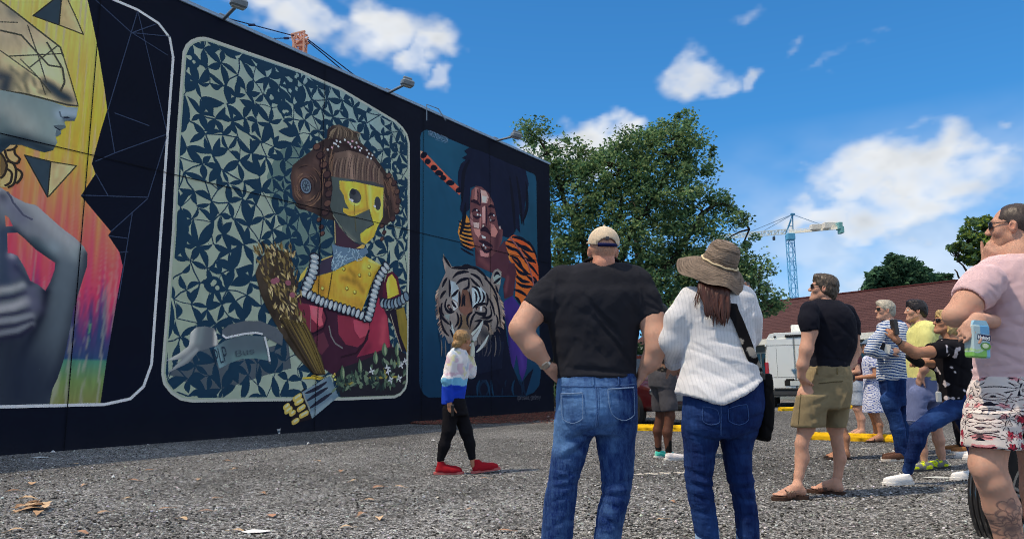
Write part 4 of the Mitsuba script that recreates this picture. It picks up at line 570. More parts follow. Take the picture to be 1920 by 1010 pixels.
for i in range(NC):
    u0, u1 = i / NC, (i + 1.12) / NC; f_ = lambda P0, u, up: P0 + eb * (-.42 + 3.82 * u) + np.array([0, 0, (ZR - ZE) * u + up]); n = 40; ts = np.linspace(0, 1, n)
    lo = np.array([f_(A0 + (A1 - A0) * t, u0, .016 + .004 * ((j * 7 + i * 3) % 5)) for j, t in enumerate(ts)]); hi = np.array([f_(A0 + (A1 - A0) * t, u1, .004) for t in ts]); bt = lo - [0, 0, .05]; m = np.vstack([lo, hi, bt]); j = np.arange(n - 1)
    put(k + '__shingle_course', (m, np.vstack([np.stack([j, j + 1, j + n + 1, j + n], 1), np.stack([j + 2 * n, j + 2 * n + 1, j + 1, j], 1)])), 'matte', rcol, False)
def along(a, b, d0, d1, z0, z1):           # a box along the eave direction
    P0 = E0 + ed * a; R_ = np.column_stack([ed, eb, UPZ]); c = E0 + ed * (a + b) / 2 + eb * (d0 + d1) / 2; c[2] = (z0 + z1) / 2; return box(c, (b - a, d1 - d0, z1 - z0), R_)
put(k + '__ridge_cap', tube([A0 + eb * 3.4 + [0, 0, ZR - ZE + .02], A1 + eb * 3.4 + [0, 0, ZR - ZE + .02]], .07, 6), 'matte', lin(70, 36, 38))
put(k + '__fascia', along(-9, 21, -.46, -.42, ZE - .26, ZE + .02), 'matte', lin(216, 220, 216))
put(k + '__soffit', along(-9, 21, -.42, .6, ZE - .1, ZE - .06), 'matte', lin(150, 150, 150))
put(k + '__wall', along(-9, 21, .6, 7.6, -.1, ZE - .1), 'matte', lambda v: lin(128, 138, 140) * (.8 + .4 * fb(v, 2, 3)[:, None]))
for a in (-7.5, -4.4, -1.2, 1.0, 4.0, 7.0, 10.0, 13.5):
    w = put(k + '__window', cat([along(a, a + 1.9, .52, .6, .9, .98), along(a, a + 1.9, .52, .6, 2.3, 2.38), along(a, a + .08, .52, .6, .9, 2.38), along(a + 1.82, a + 1.9, .52, .6, .9, 2.38), along(a + .92, a + .98, .53, .6, .9, 2.38)]), 'matte', lin(190, 194, 190)); put(w + '__glass', along(a + .08, a + 1.82, .56, .59, .98, 2.3), 'pane')
# pale rail along the building's foot
k = thing('railing', 'pale low railing in front of the maroon roofed building', 'railing')
for a in np.arange(2.0, 18, 1.6): put(k + '__post', along(a, a + .06, -1.6, -1.54, -.05, .95), 'matte', lin(190, 205, 205))
put(k + '__rail', cat([along(2.0, 18, -1.6, -1.56, .9, .96), along(2.0, 18, -1.6, -1.56, .45, .5)]), 'matte', lin(190, 205, 205))

# ---------------------------------------------------------------- wheels and vehicles
def wheel(key, c, ax, R, w, rim_col=(.62, .63, .65), rim_bsdf='chrome', spokes=5, tread=True):
    """Tyre and spoked rim about the axle direction ax (pointing outward)."""
    ax = np.asarray(ax, float) / np.linalg.norm(ax); Rb = basis(ax, [0, 0, 1.0]); prof = np.array([(R * .66, -w * .42), (R * .72, -w * .5), (R * .90, -w * .5), (R * .98, -w * .38), (R, -w * .2), (R, w * .2), (R * .98, w * .38), (R * .90, w * .5), (R * .72, w * .5), (R * .66, w * .42)]); n = 48
    a = np.arange(n) * 2 * np.pi / n; v = np.stack([prof[None, :, 0] * np.cos(a)[:, None], prof[None, :, 0] * np.sin(a)[:, None], np.broadcast_to(prof[None, :, 1], (n, len(prof)))], -1)
    i = np.arange(n)[:, None]; j = np.arange(len(prof) - 1)[None]; m = len(prof); q = np.stack([i * m + j, ((i + 1) % n) * m + j, ((i + 1) % n) * m + j + 1, i * m + j + 1], -1).reshape(-1, 4)
    ms = [tm((v.reshape(-1, 3), q))]
    if tread:
        for t in range(30):
            g = t * 2 * np.pi / 30
            for s in (-1, 1): ms.append(place(box((0, 0, 0), (.010, R * .10, w * .36), rotx(.45 * s)), rotz(g), np.array([math.cos(g + .05 * s) * R * 1.0, math.sin(g + .05 * s) * R, s * w * .22])))
    put(key + '__tyre', place(cat(ms), Rb, c), 'rubber', (.022, .022, .024), 40)
    rr = R * .67; ms = [trimesh.creation.annulus(rr * .90, rr * 1.02, w * .8), trimesh.creation.cylinder(rr * .2, w * .5)]
    for s in range(spokes):
        g = s * 2 * np.pi / spokes
        for o in (-.10, .10): ms.append(place(rbox((rr * .55, 0, w * .22), (rr * .8, rr * .10, w * .12), .004), rotz(g + o), (0, 0, 0)))
    rk = put(key + '__rim', place(cat(ms), Rb, c), rim_bsdf, rim_col, 30); put(key + '__rim__brake_disc', place(trimesh.creation.cylinder(rr * .86, w * .1), Rb, np.asarray(c)), 'matte', (.05, .05, .055), 30)
def hull2(poly, y0, y1, inset=.06, R=None):   # a profile extruded along y with its edges drawn in at both ends
    g = Polygon(poly); ms = []
    a, b = np.array(g.exterior.coords)[:-1], np.array(g.buffer(-inset, join_style=2).exterior.coords)[:-1]
    m = prism(g, (y1 - y0) - 2 * inset); m.vertices = np.asarray(m.vertices)[:, [0, 2, 1]] * [1, -1, 1] + [0, y1 - inset, 0]; return m
# white van, seen from behind
k = thing('delivery_van', 'white high roof delivery van parked facing away, seen from the rear', 'van')
VB = G(1476, 767); vd = np.array([VB[0], VB[1], 0]) / np.linalg.norm(VB[:2]); vd = rotz(-.02) @ vd; vr = np.array([vd[1], -vd[0], 0]); VR = np.column_stack([vr, vd, UPZ]); VO = G(1440, 764) + vr * 1.0; VO[2] = 0
WHT = lin(226, 230, 228)
def vp(m): return place(m, VR, VO)
sec = [(0, .30, .94, .97), (.55, .30, 1.0, 1.0), (1.5, .30, 1.0, 1.0)]
zz = np.array([.38, .6, 1.1, 1.6, 2.1, 2.45, 2.60, 2.64]); hw = np.array([.96, 1.0, 1.02, 1.0, .95, .90, .80, .6])
rings = []
for y, s, dz in ((0.0, .975, -.02), (.08, 1, 0), (3.9, 1, 0), (4.3, .98, -.10), (4.75, .92, -.75), (5.5, .88, -1.35), (5.75, .8, -1.5)):
    z = np.minimum(zz + dz * np.clip((zz - .38) / 2.2, 0, 1) * 1.0, 9); rings.append(np.vstack([np.c_[-hw * s, zz * 0 + y, z], np.c_[hw[::-1] * s, zz * 0 + y, z[::-1]]]))
rg_ = np.array(rings); n = rg_.shape[1]; i = np.arange(len(rings) - 1)[:, None]; j = np.arange(n)[None]
q = np.stack([i * n + j, (i + 1) * n + j, (i + 1) * n + (j + 1) % n, i * n + (j + 1) % n], -1).reshape(-1, 4); tri = np.vstack([q[:, [0, 1, 2]], q[:, [0, 2, 3]], [[0, t, t + 1] for t in range(1, n - 1)], [[(len(rings) - 1) * n, (len(rings) - 1) * n + t + 1, (len(rings) - 1) * n + t] for t in range(1, n - 1)]])
put(k + '__body', vp((rg_.reshape(-1, 3), tri)), 'paint', WHT, 25)
put(k + '__rear_door', vp(rbox((-.47, -.02, 1.5), (.90, .05, 1.86), .02)), 'paint', WHT); put(k + '__rear_door', vp(rbox((.47, -.02, 1.5), (.90, .05, 1.86), .02)), 'paint', WHT)
put(k + '__door_seam', vp(cat([box((0, -.047, 1.5), (.022, .01, 1.86)), box((0, -.046, 2.18), (1.86, .008, .018)), box((0, -.046, 1.06), (1.86, .008, .02)), box((-.60, -.046, 1.6), (.012, .008, 1.0))])), 'matte', lin(120, 124, 124))
put(k + '__hinge', vp(cat([rbox((s * .95, -.05, z), (.05, .05, .12), .01) for s in (-1, 1) for z in (.8, 1.5, 2.2)])), 'paint', WHT)
for s in (-1, 1):
    put(k + '__tail_light', vp(rbox((s * .945, -.03, 1.22), (.13, .10, .74), .02)), 'paint', lin(170, 24, 30)); put(k + '__reversing_lamp', vp(rbox((s * .95, -.045, .86), (.09, .06, .14), .01)), 'paint', lin(210, 190, 180))
put(k + '__bumper', vp(cat([rbox((0, -.06, .52), (1.96, .22, .22), .04), rbox((0, -.10, .66), (1.5, .2, .06), .02)])), 'rubber', lin(62, 66, 70))
put(k + '__plate_recess', vp(rbox((0, -.045, .86), (.78, .05, .20), .02)), 'rubber', lin(34, 36, 38)); np_ = put(k + '__number_plate', vp(rbox((0, -.075, .85), (.42, .012, .17), .004)), 'plastic', lin(196, 204, 204))
put(np_ + '__plate_lettering', vp(cat([place(meshkit.text_mesh('H72 KLD', .07, .003, True), np.column_stack([[1, 0, 0], [0, 0, 1], [0, -1, 0]]), (-.16, -.082, .82))])), 'matte', lin(60, 80, 110)) if False else None
put(k + '__door_handle', vp(rbox((-.2, -.06, .98), (.28, .05, .05), .01)), 'rubber', lin(40, 42, 44))
em = Polygon([(-.07, .08), (-.09, .02), (-.05, .0), (-.03, -.09), (0, -.11), (.03, -.09), (.05, .0), (.09, .02), (.07, .08), (.03, .05), (0, .07), (-.03, .05)]); put(k + '__emblem', vp(place(prism(em, .02), np.column_stack([[1, 0, 0], [0, 0, 1], [0, -1, 0]]), (-.05, -.05, 1.28))), 'chrome', (.35, .35, .36))
put(k + '__brake_lamp', vp(cat([rbox((0, -.05, 2.50), (.56, .06, .09), .02), rbox((-.62, -.04, 2.49), (.08, .05, .06), .01), rbox((.62, -.04, 2.49), (.08, .05, .06), .01)])), 'rubber', lin(36, 38, 44))
put(k + '__roof_vent', vp(cat([rbox((.28, .9, 2.78), (.7, .7, .10), .03, rotx(.5)), rbox((.28, .9, 2.68), (.62, .62, .12), .03)])), 'plastic', lin(214, 220, 220))
for s in (-1, 1):
    for y in (1.1, 4.7): wheel(numbered(k + '__wheel'), VO + VR @ np.array([s * .84, y, .36]), vr * s, .36, .24, rim_col=(.4, .4, .42), tread=False)
put(k + '__side_mirror', vp(rbox((-1.14, 4.5, 1.7), (.22, .12, .34), .03)), 'rubber', (.03, .03, .03))
# dark red car behind the visitors, front towards the camera
k = thing('parked_car', 'dark red car with spoked wheels, mostly hidden behind the white shirt', 'car')
CO = G(1292, 800); CO[2] = 0; cd = np.array([.36, -.93, 0]); cd /= np.linalg.norm(cd); cr_ = np.array([-cd[1], cd[0], 0]); CR = np.column_stack([cr_, cd, UPZ])
def cp(m): return place(m, CR, CO)
CO = CO - cd * 2.25
def slab(sections):                        # loft through rectangles with rounded corners: (y, half width, z0, z1)
    R_ = []
    for y, h, z0, z1 in sections:
        r = min(.12, h * .3, (z1 - z0) * .3); pts = []
        for cx_, cz_, a0 in ((h - r, z0 + r, -90), (h - r, z1 - r, 0), (-h + r, z1 - r, 90), (-h + r, z0 + r, 180)):
            for t in range(5): g = math.radians(a0 + 22.5 * t); pts.append((cx_ + r * math.cos(g), y, cz_ + r * math.sin(g)))
        R_.append(pts)
    R_ = np.array(R_); n = R_.shape[1]; i = np.arange(len(R_) - 1)[:, None]; j = np.arange(n)[None]; q = np.stack([i * n + j, i * n + (j + 1) % n, (i + 1) * n + (j + 1) % n, (i + 1) * n + j], -1).reshape(-1, 4); e = (len(R_) - 1) * n
    return tm((R_.reshape(-1, 3), np.vstack([q[:, [0, 2, 1]], q[:, [0, 3, 2]], [[0, t, t + 1] for t in range(1, n - 1)], [[e, e + t + 1, e + t] for t in range(1, n - 1)]])))
RED = lin(56, 12, 18)
put(k + '__body', cp(slab([(-2.25, .70, .45, .98), (-2.1, .84, .34, 1.04), (-1.2, .90, .30, 1.06), (.6, .90, .30, 1.05), (1.4, .88, .32, .98), (2.0, .80, .34, .88), (2.22, .64, .40, .74)])), 'paint', RED, 30)
cb = put(k + '__cabin', cp(slab([(-2.0, .66, .95, 1.10), (-1.5, .70, .95, 1.58), (-.2, .72, .95, 1.64), (.35, .70, .95, 1.56), (1.15, .66, .92, 1.02)])), 'paint', RED, 30)
put(k + '__windscreen', cp(tm((np.array([(-.56, 1.06, 1.08), (.56, 1.06, 1.08), (.56, .46, 1.52), (-.56, .46, 1.52)]), np.array([[0, 1, 2], [0, 2, 3]])))), 'pane')
for s in (-1, 1):
    put(k + '__side_window', cp(cat([rbox((s * .705, -.65, 1.32), (.05, .9, .36), .02), rbox((s * .70, .28, 1.28), (.05, .72, .32), .02)])), 'pane'); put(k + '__headlight', cp(rbox((s * .62, 2.0, .76), (.36, .34, .14), .04, rotz(-s * .35))), 'chrome', (.75, .77, .8)); put(k + '__side_mirror', cp(rbox((s * 1.0, .62, 1.12), (.2, .12, .15), .04)), 'paint', RED)
    for y in (-1.45, 1.38): wheel(numbered(k + '__wheel'), CO + CR @ np.array([s * .80, y, .335]), cr_ * s, .335, .21, spokes=5, tread=False, rim_col=(.7, .71, .73)); put(k + '__wheel_arch', cp(place(trimesh.creation.annulus(.34, .40, .1), np.column_stack([[0, 1, 0], [0, 0, 1], [1, 0, 0]]), (s * .875, y, .36))), 'rubber', (.02, .02, .022), 30)
put(k + '__grille', cp(cat([rbox((0, 2.2, .62), (.95, .06, .16), .02)] + [rbox((0, 2.235, .56 + i * .04), (.9, .02, .014), .004) for i in range(4)])), 'chrome', (.3, .3, .31)); put(k + '__front_bumper', cp(rbox((0, 2.17, .42), (1.3, .18, .16), .05)), 'rubber', (.03, .03, .03))
# motorcycle by the right edge
k = thing('motorcycle', 'black motorcycle with a chunky tyre, behind the man in floral shorts', 'motorcycle')
MC = J(1932, 934, 4.12); MC[2] = .335; mf = np.array([-.72, -.69, 0]) / np.linalg.norm([.72, .69]); ms_ = np.array([mf[1], -mf[0], 0]); ms_ = ms_ if ms_[0] > 0 else -ms_
md = np.array([-.94, -.34, 0]); md /= np.linalg.norm(md); mx = np.array([-md[1], md[0], 0])
wheel(numbered(k + '__wheel'), MC, mx, .335, .135, spokes=5, rim_col=(.5, .51, .52))
RC = MC - md * 1.45; wheel(numbered(k + '__wheel'), RC, mx, .335, .16, spokes=5, rim_col=(.5, .51, .52))
a = np.linspace(-.5, 1.9, 16); put(k + '__fender', cat([tube([MC + md * math.cos(t) * .37 + UPZ * math.sin(t) * .37 + mx * o for t in a], .016, 5) for o in (-.06, -.03, 0, .03, .06)]), 'paint', (.02, .02, .022), True)
put(k + '__fork', cat([tube([MC + mx * o, MC + mx * o - md * .26 + UPZ * .62], .026, 8) for o in (-.12, .12)]), 'chrome', (.5, .5, .52), True)
HBs = MC - md * .27 + UPZ * .66; put(k + '__handlebar', tube([HBs + mx * .36 - md * .12 + UPZ * .06, HBs + mx * .2 + UPZ * .03, HBs - mx * .2 + UPZ * .03, HBs - mx * .36 - md * .12 + UPZ * .06], .016, 8), 'rubber', (.03, .03, .03), True)
put(k + '__headlamp', place(trimesh.creation.icosphere(3, .09), np.eye(3), HBs + md * .1 - UPZ * .08), 'chrome', (.6, .6, .62), True)
put(k + '__tank', sdf_mesh([cone(MC - md * .5 + UPZ * .42, MC - md * .85 + UPZ * .40, .14, .12, .02)], .02) if 'sdf_mesh' in globals() else place(trimesh.creation.capsule(.35, .13), basis(-md), MC - md * .5 + UPZ * .42), 'paint', (.02, .02, .022), True)
put(k + '__engine', cat([rbox(MC - md * .72 + UPZ * .02, (.34, .42, .42), .05, np.column_stack([mx, md, UPZ])), rbox(MC - md * .72 + UPZ * .24, (.26, .30, .10), .02, np.column_stack([mx, md, UPZ]))]), 'rubber', (.04, .04, .042))
put(k + '__seat', rbox(MC - md * 1.15 + UPZ * .44, (.24, .62, .10), .04, np.column_stack([mx, md, UPZ])), 'rubber', (.025, .025, .025)); put(k + '__exhaust', tube([MC - md * .6 - UPZ * .15 + mx * .2, MC - md * 1.0 - UPZ * .18 + mx * .22, MC - md * 1.6 - UPZ * .05 + mx * .22], .045, 10), 'chrome', (.55, .55, .56), True)
# yellow wheel stops
def wheel_stop(p0, p1, label, h=.12, w=.16):
    k = thing('wheel_stop', label, 'wheel stop', 'yellow wheel stops in the lot'); a, b = G(*p0), G(*p1); d = b - a; L = np.linalg.norm(d); d /= L; R_ = np.column_stack([d, np.cross(UPZ, d), UPZ]); g = Polygon([(-w / 2, 0), (w / 2, 0), (w / 2, h * .55), (w * .3, h), (-w * .3, h), (-w / 2, h * .55)])
    m = prism(g, L); m.vertices = np.asarray(m.vertices)[:, [2, 0, 1]]; m.vertices = m.vertices * [1, -1, 1]; m.invert(); m = trimesh.Trimesh(*trimesh.remesh.subdivide_to_size(m.vertices, m.faces, .09), process=False)
    put(k + '__bar', place(m, R_, a), 'matte', lambda v: lin(232, 186, 30) * (1 - .75 * (np.clip((fb(v, 11, 3, 2) - .60) * 9, 0, 1))[:, None]) * (.85 + .3 * fb(v, 3, 2)[:, None]) + .02 * 0)
    put(k + '__bolt', cat([place(trimesh.creation.cylinder(.018, .02, sections=10), np.eye(3), a + d * L * t + UPZ * (h + .004)) for t in (.15, .85)]), 'chrome', (.3, .25, .2))
wheel_stop((1512, 823), (1684, 829), 'long yellow wheel stop behind the man in khaki shorts'); wheel_stop((1180, 806), (1296, 808), 'yellow wheel stop by the man in white and teal sneakers'); wheel_stop((1560, 766), (1668, 764), 'far yellow wheel stop beyond the woman in the polka dot dress'); wheel_stop((1462, 770), (1520, 768), 'faded wheel stop under the tail of the white van')
# ---------------------------------------------------------------- litter and leaves on the gravel
rl = np.random.default_rng(77)
def leaf_litter(px, py, size, i):
    c = G(px, py); n = 9; t = np.linspace(0, 1, n); L = size; w = L * rl.uniform(.28, .5); hw_ = w / 2 * np.sin(np.pi * t ** .8) * (1 + .18 * np.sin(t * 25 + i)); up = .004 + .10 * L * np.sin(np.pi * t) * rl.uniform(.3, 1.4); curl = rl.uniform(.1, .35) * w
    v = np.vstack([np.c_[t * L - L / 2, hw_, up + curl * hw_ / w], np.c_[t * L - L / 2, 0 * t, up], np.c_[t * L - L / 2, -hw_, up + curl * hw_ / w]]); j = np.arange(n - 1)
    f = np.vstack([np.stack([j, j + n, j + n + 1, j + 1], 1), np.stack([j + n, j + 2 * n, j + 2 * n + 1, j + n + 1], 1)]); st = tube([[L / 2, 0, up[-1]], [L / 2 + .03, .005, .004]], .0018, 4); m = cat([(v, f), st]); m = place(m, rotz(rl.uniform(0, 6.28)), c + [0, 0, .006]); return m
LEAF = [(60, 908, .13), (25, 922, .11), (29, 997, .09), (249, 902, .12), (195, 962, .09), (311, 955, .09), (342, 975, .11), (385, 960, .10), (373, 900, .09), (425, 865, .10), (444, 997, .09), (150, 1002, .12), (158, 911, .11), (640, 885, .11), (664, 903, .10), (711, 915, .12), (747, 915, .12), (679, 967, .10), (711, 974, .11), (509, 968, .11), (691, 939, .08), (492, 926, .10), (649, 991, .07), (947, 997, .09), (596, 865, .09), (909, 898, .08), (140, 870, .1), (280, 882, .09), (440, 880, .08), (880, 955, .07), (1240, 975, .06), (1260, 942, .07), (30, 960, .09), (405, 935, .07), (240, 935, .06)]
ORD = ['first', 'second', 'third', 'fourth', 'fifth', 'sixth', 'seventh', 'eighth', 'ninth', 'tenth', 'eleventh', 'twelfth', 'thirteenth', 'fourteenth', 'fifteenth', 'sixteenth']
BANDS = [(0, 890, 'near the dark wall'), (890, 925, 'on the far gravel'), (925, 964, 'on the middle gravel'), (964, 1100, 'along the bottom edge')]
HUE = ['tan', 'dull brown', 'pale', 'reddish brown']
for i, (px, py, s) in enumerate(LEAF):
    y0, y1, wh = next(b for b in BANDS if b[0] <= py < b[1]); row = sorted(q[0] for q in LEAF if y0 <= q[1] < y1)
    k = thing('dry_leaf', f'{HUE[i % 4]} curled dry leaf, {ORD[row.index(px)]} from the left of those {wh}', 'leaf', 'dry leaves scattered over the gravel'); c_ = [lin(176, 148, 122), lin(152, 122, 100), lin(190, 166, 138), lin(160, 126, 106)][i % 4]
    put(k + '__blade', leaf_litter(px, py, s * 1.25, i), 'matte', lambda v: c_ * (.8 + .4 * fb(v, 40, 2)[:, None]), True)
k = thing('leaf_heap', 'crumpled heap of brown leaves on the gravel near the left corner', 'leaves')
for i in range(13): put(k + '__leaf', leaf_litter(70 + rl.normal(0, 20), 956 + rl.normal(0, 6), rl.uniform(.14, .22), i).apply_translation([0, 0, .012 * (i % 3)]), 'matte', [lin(170, 140, 112), lin(140, 112, 90), lin(196, 170, 140)][i % 3], True)
def scrap(px, py, w, d, h, col, label, cat_='litter', name='paper_scrap'):
    k = thing(name, label, cat_); a = np.sort(rl.uniform(0, 6.28, 9)); r = rl.uniform(.7, 1.0, 9); p = np.c_[np.cos(a) * r * w / 2, np.sin(a) * r * d / 2]; z = rl.uniform(.2, 1, 9) * h; v = np.vstack([np.c_[p, z * .6 + .006], [[0, 0, h + .006]]]); i = np.arange(9); f = np.stack([i, (i + 1) % 9, i * 0 + 9], 1)
    w2 = np.vstack([v, v - [0, 0, .0012]]); put(k + '__sheet', place((w2, np.vstack([f, f[:, ::-1] + 10])), rotz(rl.uniform(-.3, .3)), G(px, py)), 'matte', col, False)
PW = lin(222, 226, 230)
scrap(481, 999, .22, .15, .02, PW, 'white scrap of paper on the gravel at the lower edge'); scrap(72, 858, .42, .10, .015, lin(190, 200, 206), 'long flat grey white board lying by the dark wall', 'board', 'flat_board')
scrap(99, 850, .10, .08, .05, PW, 'crumpled white wad beside the flat board near the wall'); scrap(212, 897, .05, .05, .04, PW, 'small white wad on the gravel left of the middle'); scrap(578, 834, .05, .05, .05, PW, 'small round white wad below the painted hand'); scrap(604, 826, .04, .04, .03, PW, 'tiny white wad just right of the round white wad'); scrap(1755, 897, .34, .12, .02, lin(190, 196, 196), 'flat pale scrap on the gravel behind the white sneaker'); scrap(1622, 842, .22, .09, .01, lin(196, 196, 192), 'flat pale scrap in front of the yellow wheel stop')
scrap(812, 826, .10, .07, .02, PW, 'white paper bit near the walking woman behind her'); scrap(1028, 782, .09, .07, .03, PW, 'white paper bit on the mulch by the wall end'); scrap(1225, 806, .14, .1, .02, PW, 'white bit of paper beside the spoked car wheel')
k = thing('drink_cup', 'crushed white cup standing against the wall under the painted hand', 'cup'); cpos = G(522, 813)
put(k + '__cup', place(trimesh.creation.revolve(np.array([(0, 0), (.035, 0), (.045, .11), (.042, .11), (.033, .006), (0, .006)]), sections=18), rotx(.25), cpos + [0, 0, .005]), 'plastic', PW, 30); put(k + '__band', place(trimesh.creation.revolve(np.array([(.0385, .035), (.043, .075)]), sections=18), rotx(.25), cpos + [0, 0, .005]), 'plastic', lin(90, 110, 130), True)
# red brown mulch along the foot of the wall
nm = 17000; s_ = 8.9 + 7.0 * rl.random(nm); o_ = np.abs(rl.normal(0, 1.0, nm)) * (.25 + .75 * np.clip((s_ - 8.9) / 1.6, 0, 1)) + .03; c = on_wall(np.c_[s_, np.zeros(nm)], 0) + o_[:, None] * WN; c[:, 2] = .004 + .05 * np.exp(-o_ / .5) * rl.random(nm) + ground_z(c[:, 0], c[:, 1])
q = np.array([[-.5, -.5, 0], [.5, -.5, 0], [.5, .5, 0], [-.5, .5, .3], [0, 0, .8]]); ft = np.array([[0, 1, 4], [1, 2, 4], [2, 3, 4], [3, 0, 4]]); an = rl.random(nm) * 6.28; sc = np.c_[rl.uniform(.03, .09, nm), rl.uniform(.012, .035, nm), rl.uniform(.006, .03, nm)]
v = q[None] * sc[:, None]; v = np.stack([v[..., 0] * np.cos(an)[:, None] - v[..., 1] * np.sin(an)[:, None], v[..., 0] * np.sin(an)[:, None] + v[..., 1] * np.cos(an)[:, None], v[..., 2]], -1) + c[:, None]
mc = np.array([lin(98, 70, 62), lin(78, 56, 52), lin(124, 94, 80), lin(56, 44, 42), lin(126, 62, 56)])[rl.integers(0, 5, nm)]
put('mulch', (v.reshape(-1, 3), (ft[None] + 5 * np.arange(nm)[:, None, None]).reshape(-1, 3)), 'matte', np.repeat(mc, 5, 0), label='red brown mulch and leaf litter along the foot of the dark wall', kind='stuff')
k = thing('pebble_line', 'faint worn white paint line on the gravel behind the straw hat woman', 'painted line'); a, b = G(1185, 890), G(1300, 886); rr = np.random.default_rng(9); ms = []
for i in range(26): p = a + (b - a) * rr.random() + np.array([0, rr.normal(0, .035), .006]); ms.append(box(p, (rr.uniform(.02, .08), rr.uniform(.015, .04), .006), rotz(rr.uniform(-.2, .2))))
put(k + '__paint', cat(ms), 'matte', lin(190, 186, 178), kind='stuff')
# ---------------------------------------------------------------- bodies: smooth unions of tapered limbs, meshed with surface nets
def cone(a, b, ra, rb=None, k=0.02, flat=None):
    return ('c', np.asarray(a, float), np.asarray(b, float), ra, ra if rb is None else rb, k, flat)
def ball(c, r, k=0.02, R=None):
    return ('e', np.asarray(c, float), np.broadcast_to(np.asarray(r, float), (3,)), np.eye(3) if R is None else R, k)
def loft(rows, k=0.03, p=2.3, yaw=0.0):
    """rows: (z, centre x, centre y, half width, half depth)"""
    r = np.array(sorted(rows), float); return ('l', r, k, p, yaw)
def pxloft(rows, k=0.03, p=2.3, yaw=0.0):
    """rows: (py, left px, right px, depth, half depth): the outline as the photo shows it, at that distance"""
    out = []
    for py, l, r, d, hd in rows:
        a, b = J(l, py, d), J(r, py, d); c = (a + b) / 2; out.append((c[2], c[0], c[1], np.linalg.norm(b - a) / 2, hd))
    return loft(out, k, p, yaw)
def chain(pts, rs, k=0.02, flat=None): return [cone(pts[i], pts[i + 1], rs[i], rs[i + 1], k, flat) for i in range(len(pts) - 1)]
def group(prims, cuts=(), k=0.03): return ('g', prims, [(np.asarray(a, float), np.asarray(b, float) / np.linalg.norm(b)) for a, b in cuts], k)
def sleeve(pts, rs, k=0.045):            # a sleeve ending square at its last point
    return group(chain(pts, rs, .03), [(pts[-1], np.asarray(pts[-1]) - np.asarray(pts[-2]))], k)
def cuff_hole(pts, r): a, b = np.asarray(pts[-2]), np.asarray(pts[-1]); u = (b - a) / np.linalg.norm(b - a); return cone(b - u * .012, b + u * .05, r, r, 0)
def _bbox(q):
    if q[0] == 'g': bb = [_bbox(t) for t in q[1]]; return np.min([b[0] for b in bb], 0), np.max([b[1] for b in bb], 0)
    if q[0] == 'c':
        r = max(q[3], q[4]) * (max(1, 1) if q[6] is None else max(1, q[6][1])); return np.minimum(q[1], q[2]) - r, np.maximum(q[1], q[2]) + r
    if q[0] == 'e': r = q[2].max(); return q[1] - r, q[1] + r
    r = q[1]; m = np.maximum(r[:, 3], r[:, 4]).max(); return np.array([r[:, 1].min() - m, r[:, 2].min() - m, r[0, 0]]), np.array([r[:, 1].max() + m, r[:, 2].max() + m, r[-1, 0]])
def _eval(q, X):
    if q[0] == 'g':
        f = None
        for t in q[1]:
            g = _eval(t, X); kk = .03; f = g if f is None else np.minimum(f, g) - (np.maximum(kk - np.abs(f - g), 0) / kk) ** 2 * kk * .25
        for p_, n_ in q[2]: f = np.maximum(f, (X @ n_.astype(np.float32)) - np.float32(p_ @ n_))
        return f
    if q[0] == 'c':
        a, ab = q[1].astype(np.float32), (q[2] - q[1]).astype(np.float32)
        t = np.clip(((X - a) @ ab) / max(float(ab @ ab), 1e-12), 0, 1); o = X - a - t[..., None] * ab
        if q[6] is not None:
            n, s = np.asarray(q[6][0], np.float32), q[6][1]; c = o @ n; o = o + (c * (1 / s - 1))[..., None] * n
            return (np.sqrt((o * o).sum(-1)) - (q[3] + t * (q[4] - q[3]))) * min(1, s)
        return np.sqrt((o * o).sum(-1)) - (q[3] + t * (q[4] - q[3]))
    if q[0] == 'e':
        o = (X - q[1].astype(np.float32)) @ q[3].astype(np.float32); r = q[2].astype(np.float32)
        k0 = np.sqrt(((o / r) ** 2).sum(-1)); k1 = np.sqrt(((o / (r * r)) ** 2).sum(-1)) + 1e-6; return k0 * (k0 - 1) / k1
    r, p, yaw = q[1], q[3], q[4]; z = X[..., 2]; zz = z[0, 0, :]
    I = PchipInterpolator(r[:, 0], r[:, 1:], axis=0)(np.clip(zz, r[0, 0], r[-1, 0])).astype(np.float32)
    dx, dy = X[..., 0] - I[:, 0], X[..., 1] - I[:, 1]; c, s = math.cos(yaw), math.sin(yaw)
    u, w = (c * dx + s * dy) / I[:, 2], (-s * dx + c * dy) / I[:, 3]
    f = ((np.abs(u) ** p + np.abs(w) ** p + 1e-9) ** (1 / p) - 1) * np.minimum(I[:, 2], I[:, 3])
    e = np.maximum(z - r[-1, 0], r[0, 0] - z)
    return np.where(e > 0, np.sqrt(np.maximum(f, 0) ** 2 + e * e), np.maximum(f, e * 1.0))
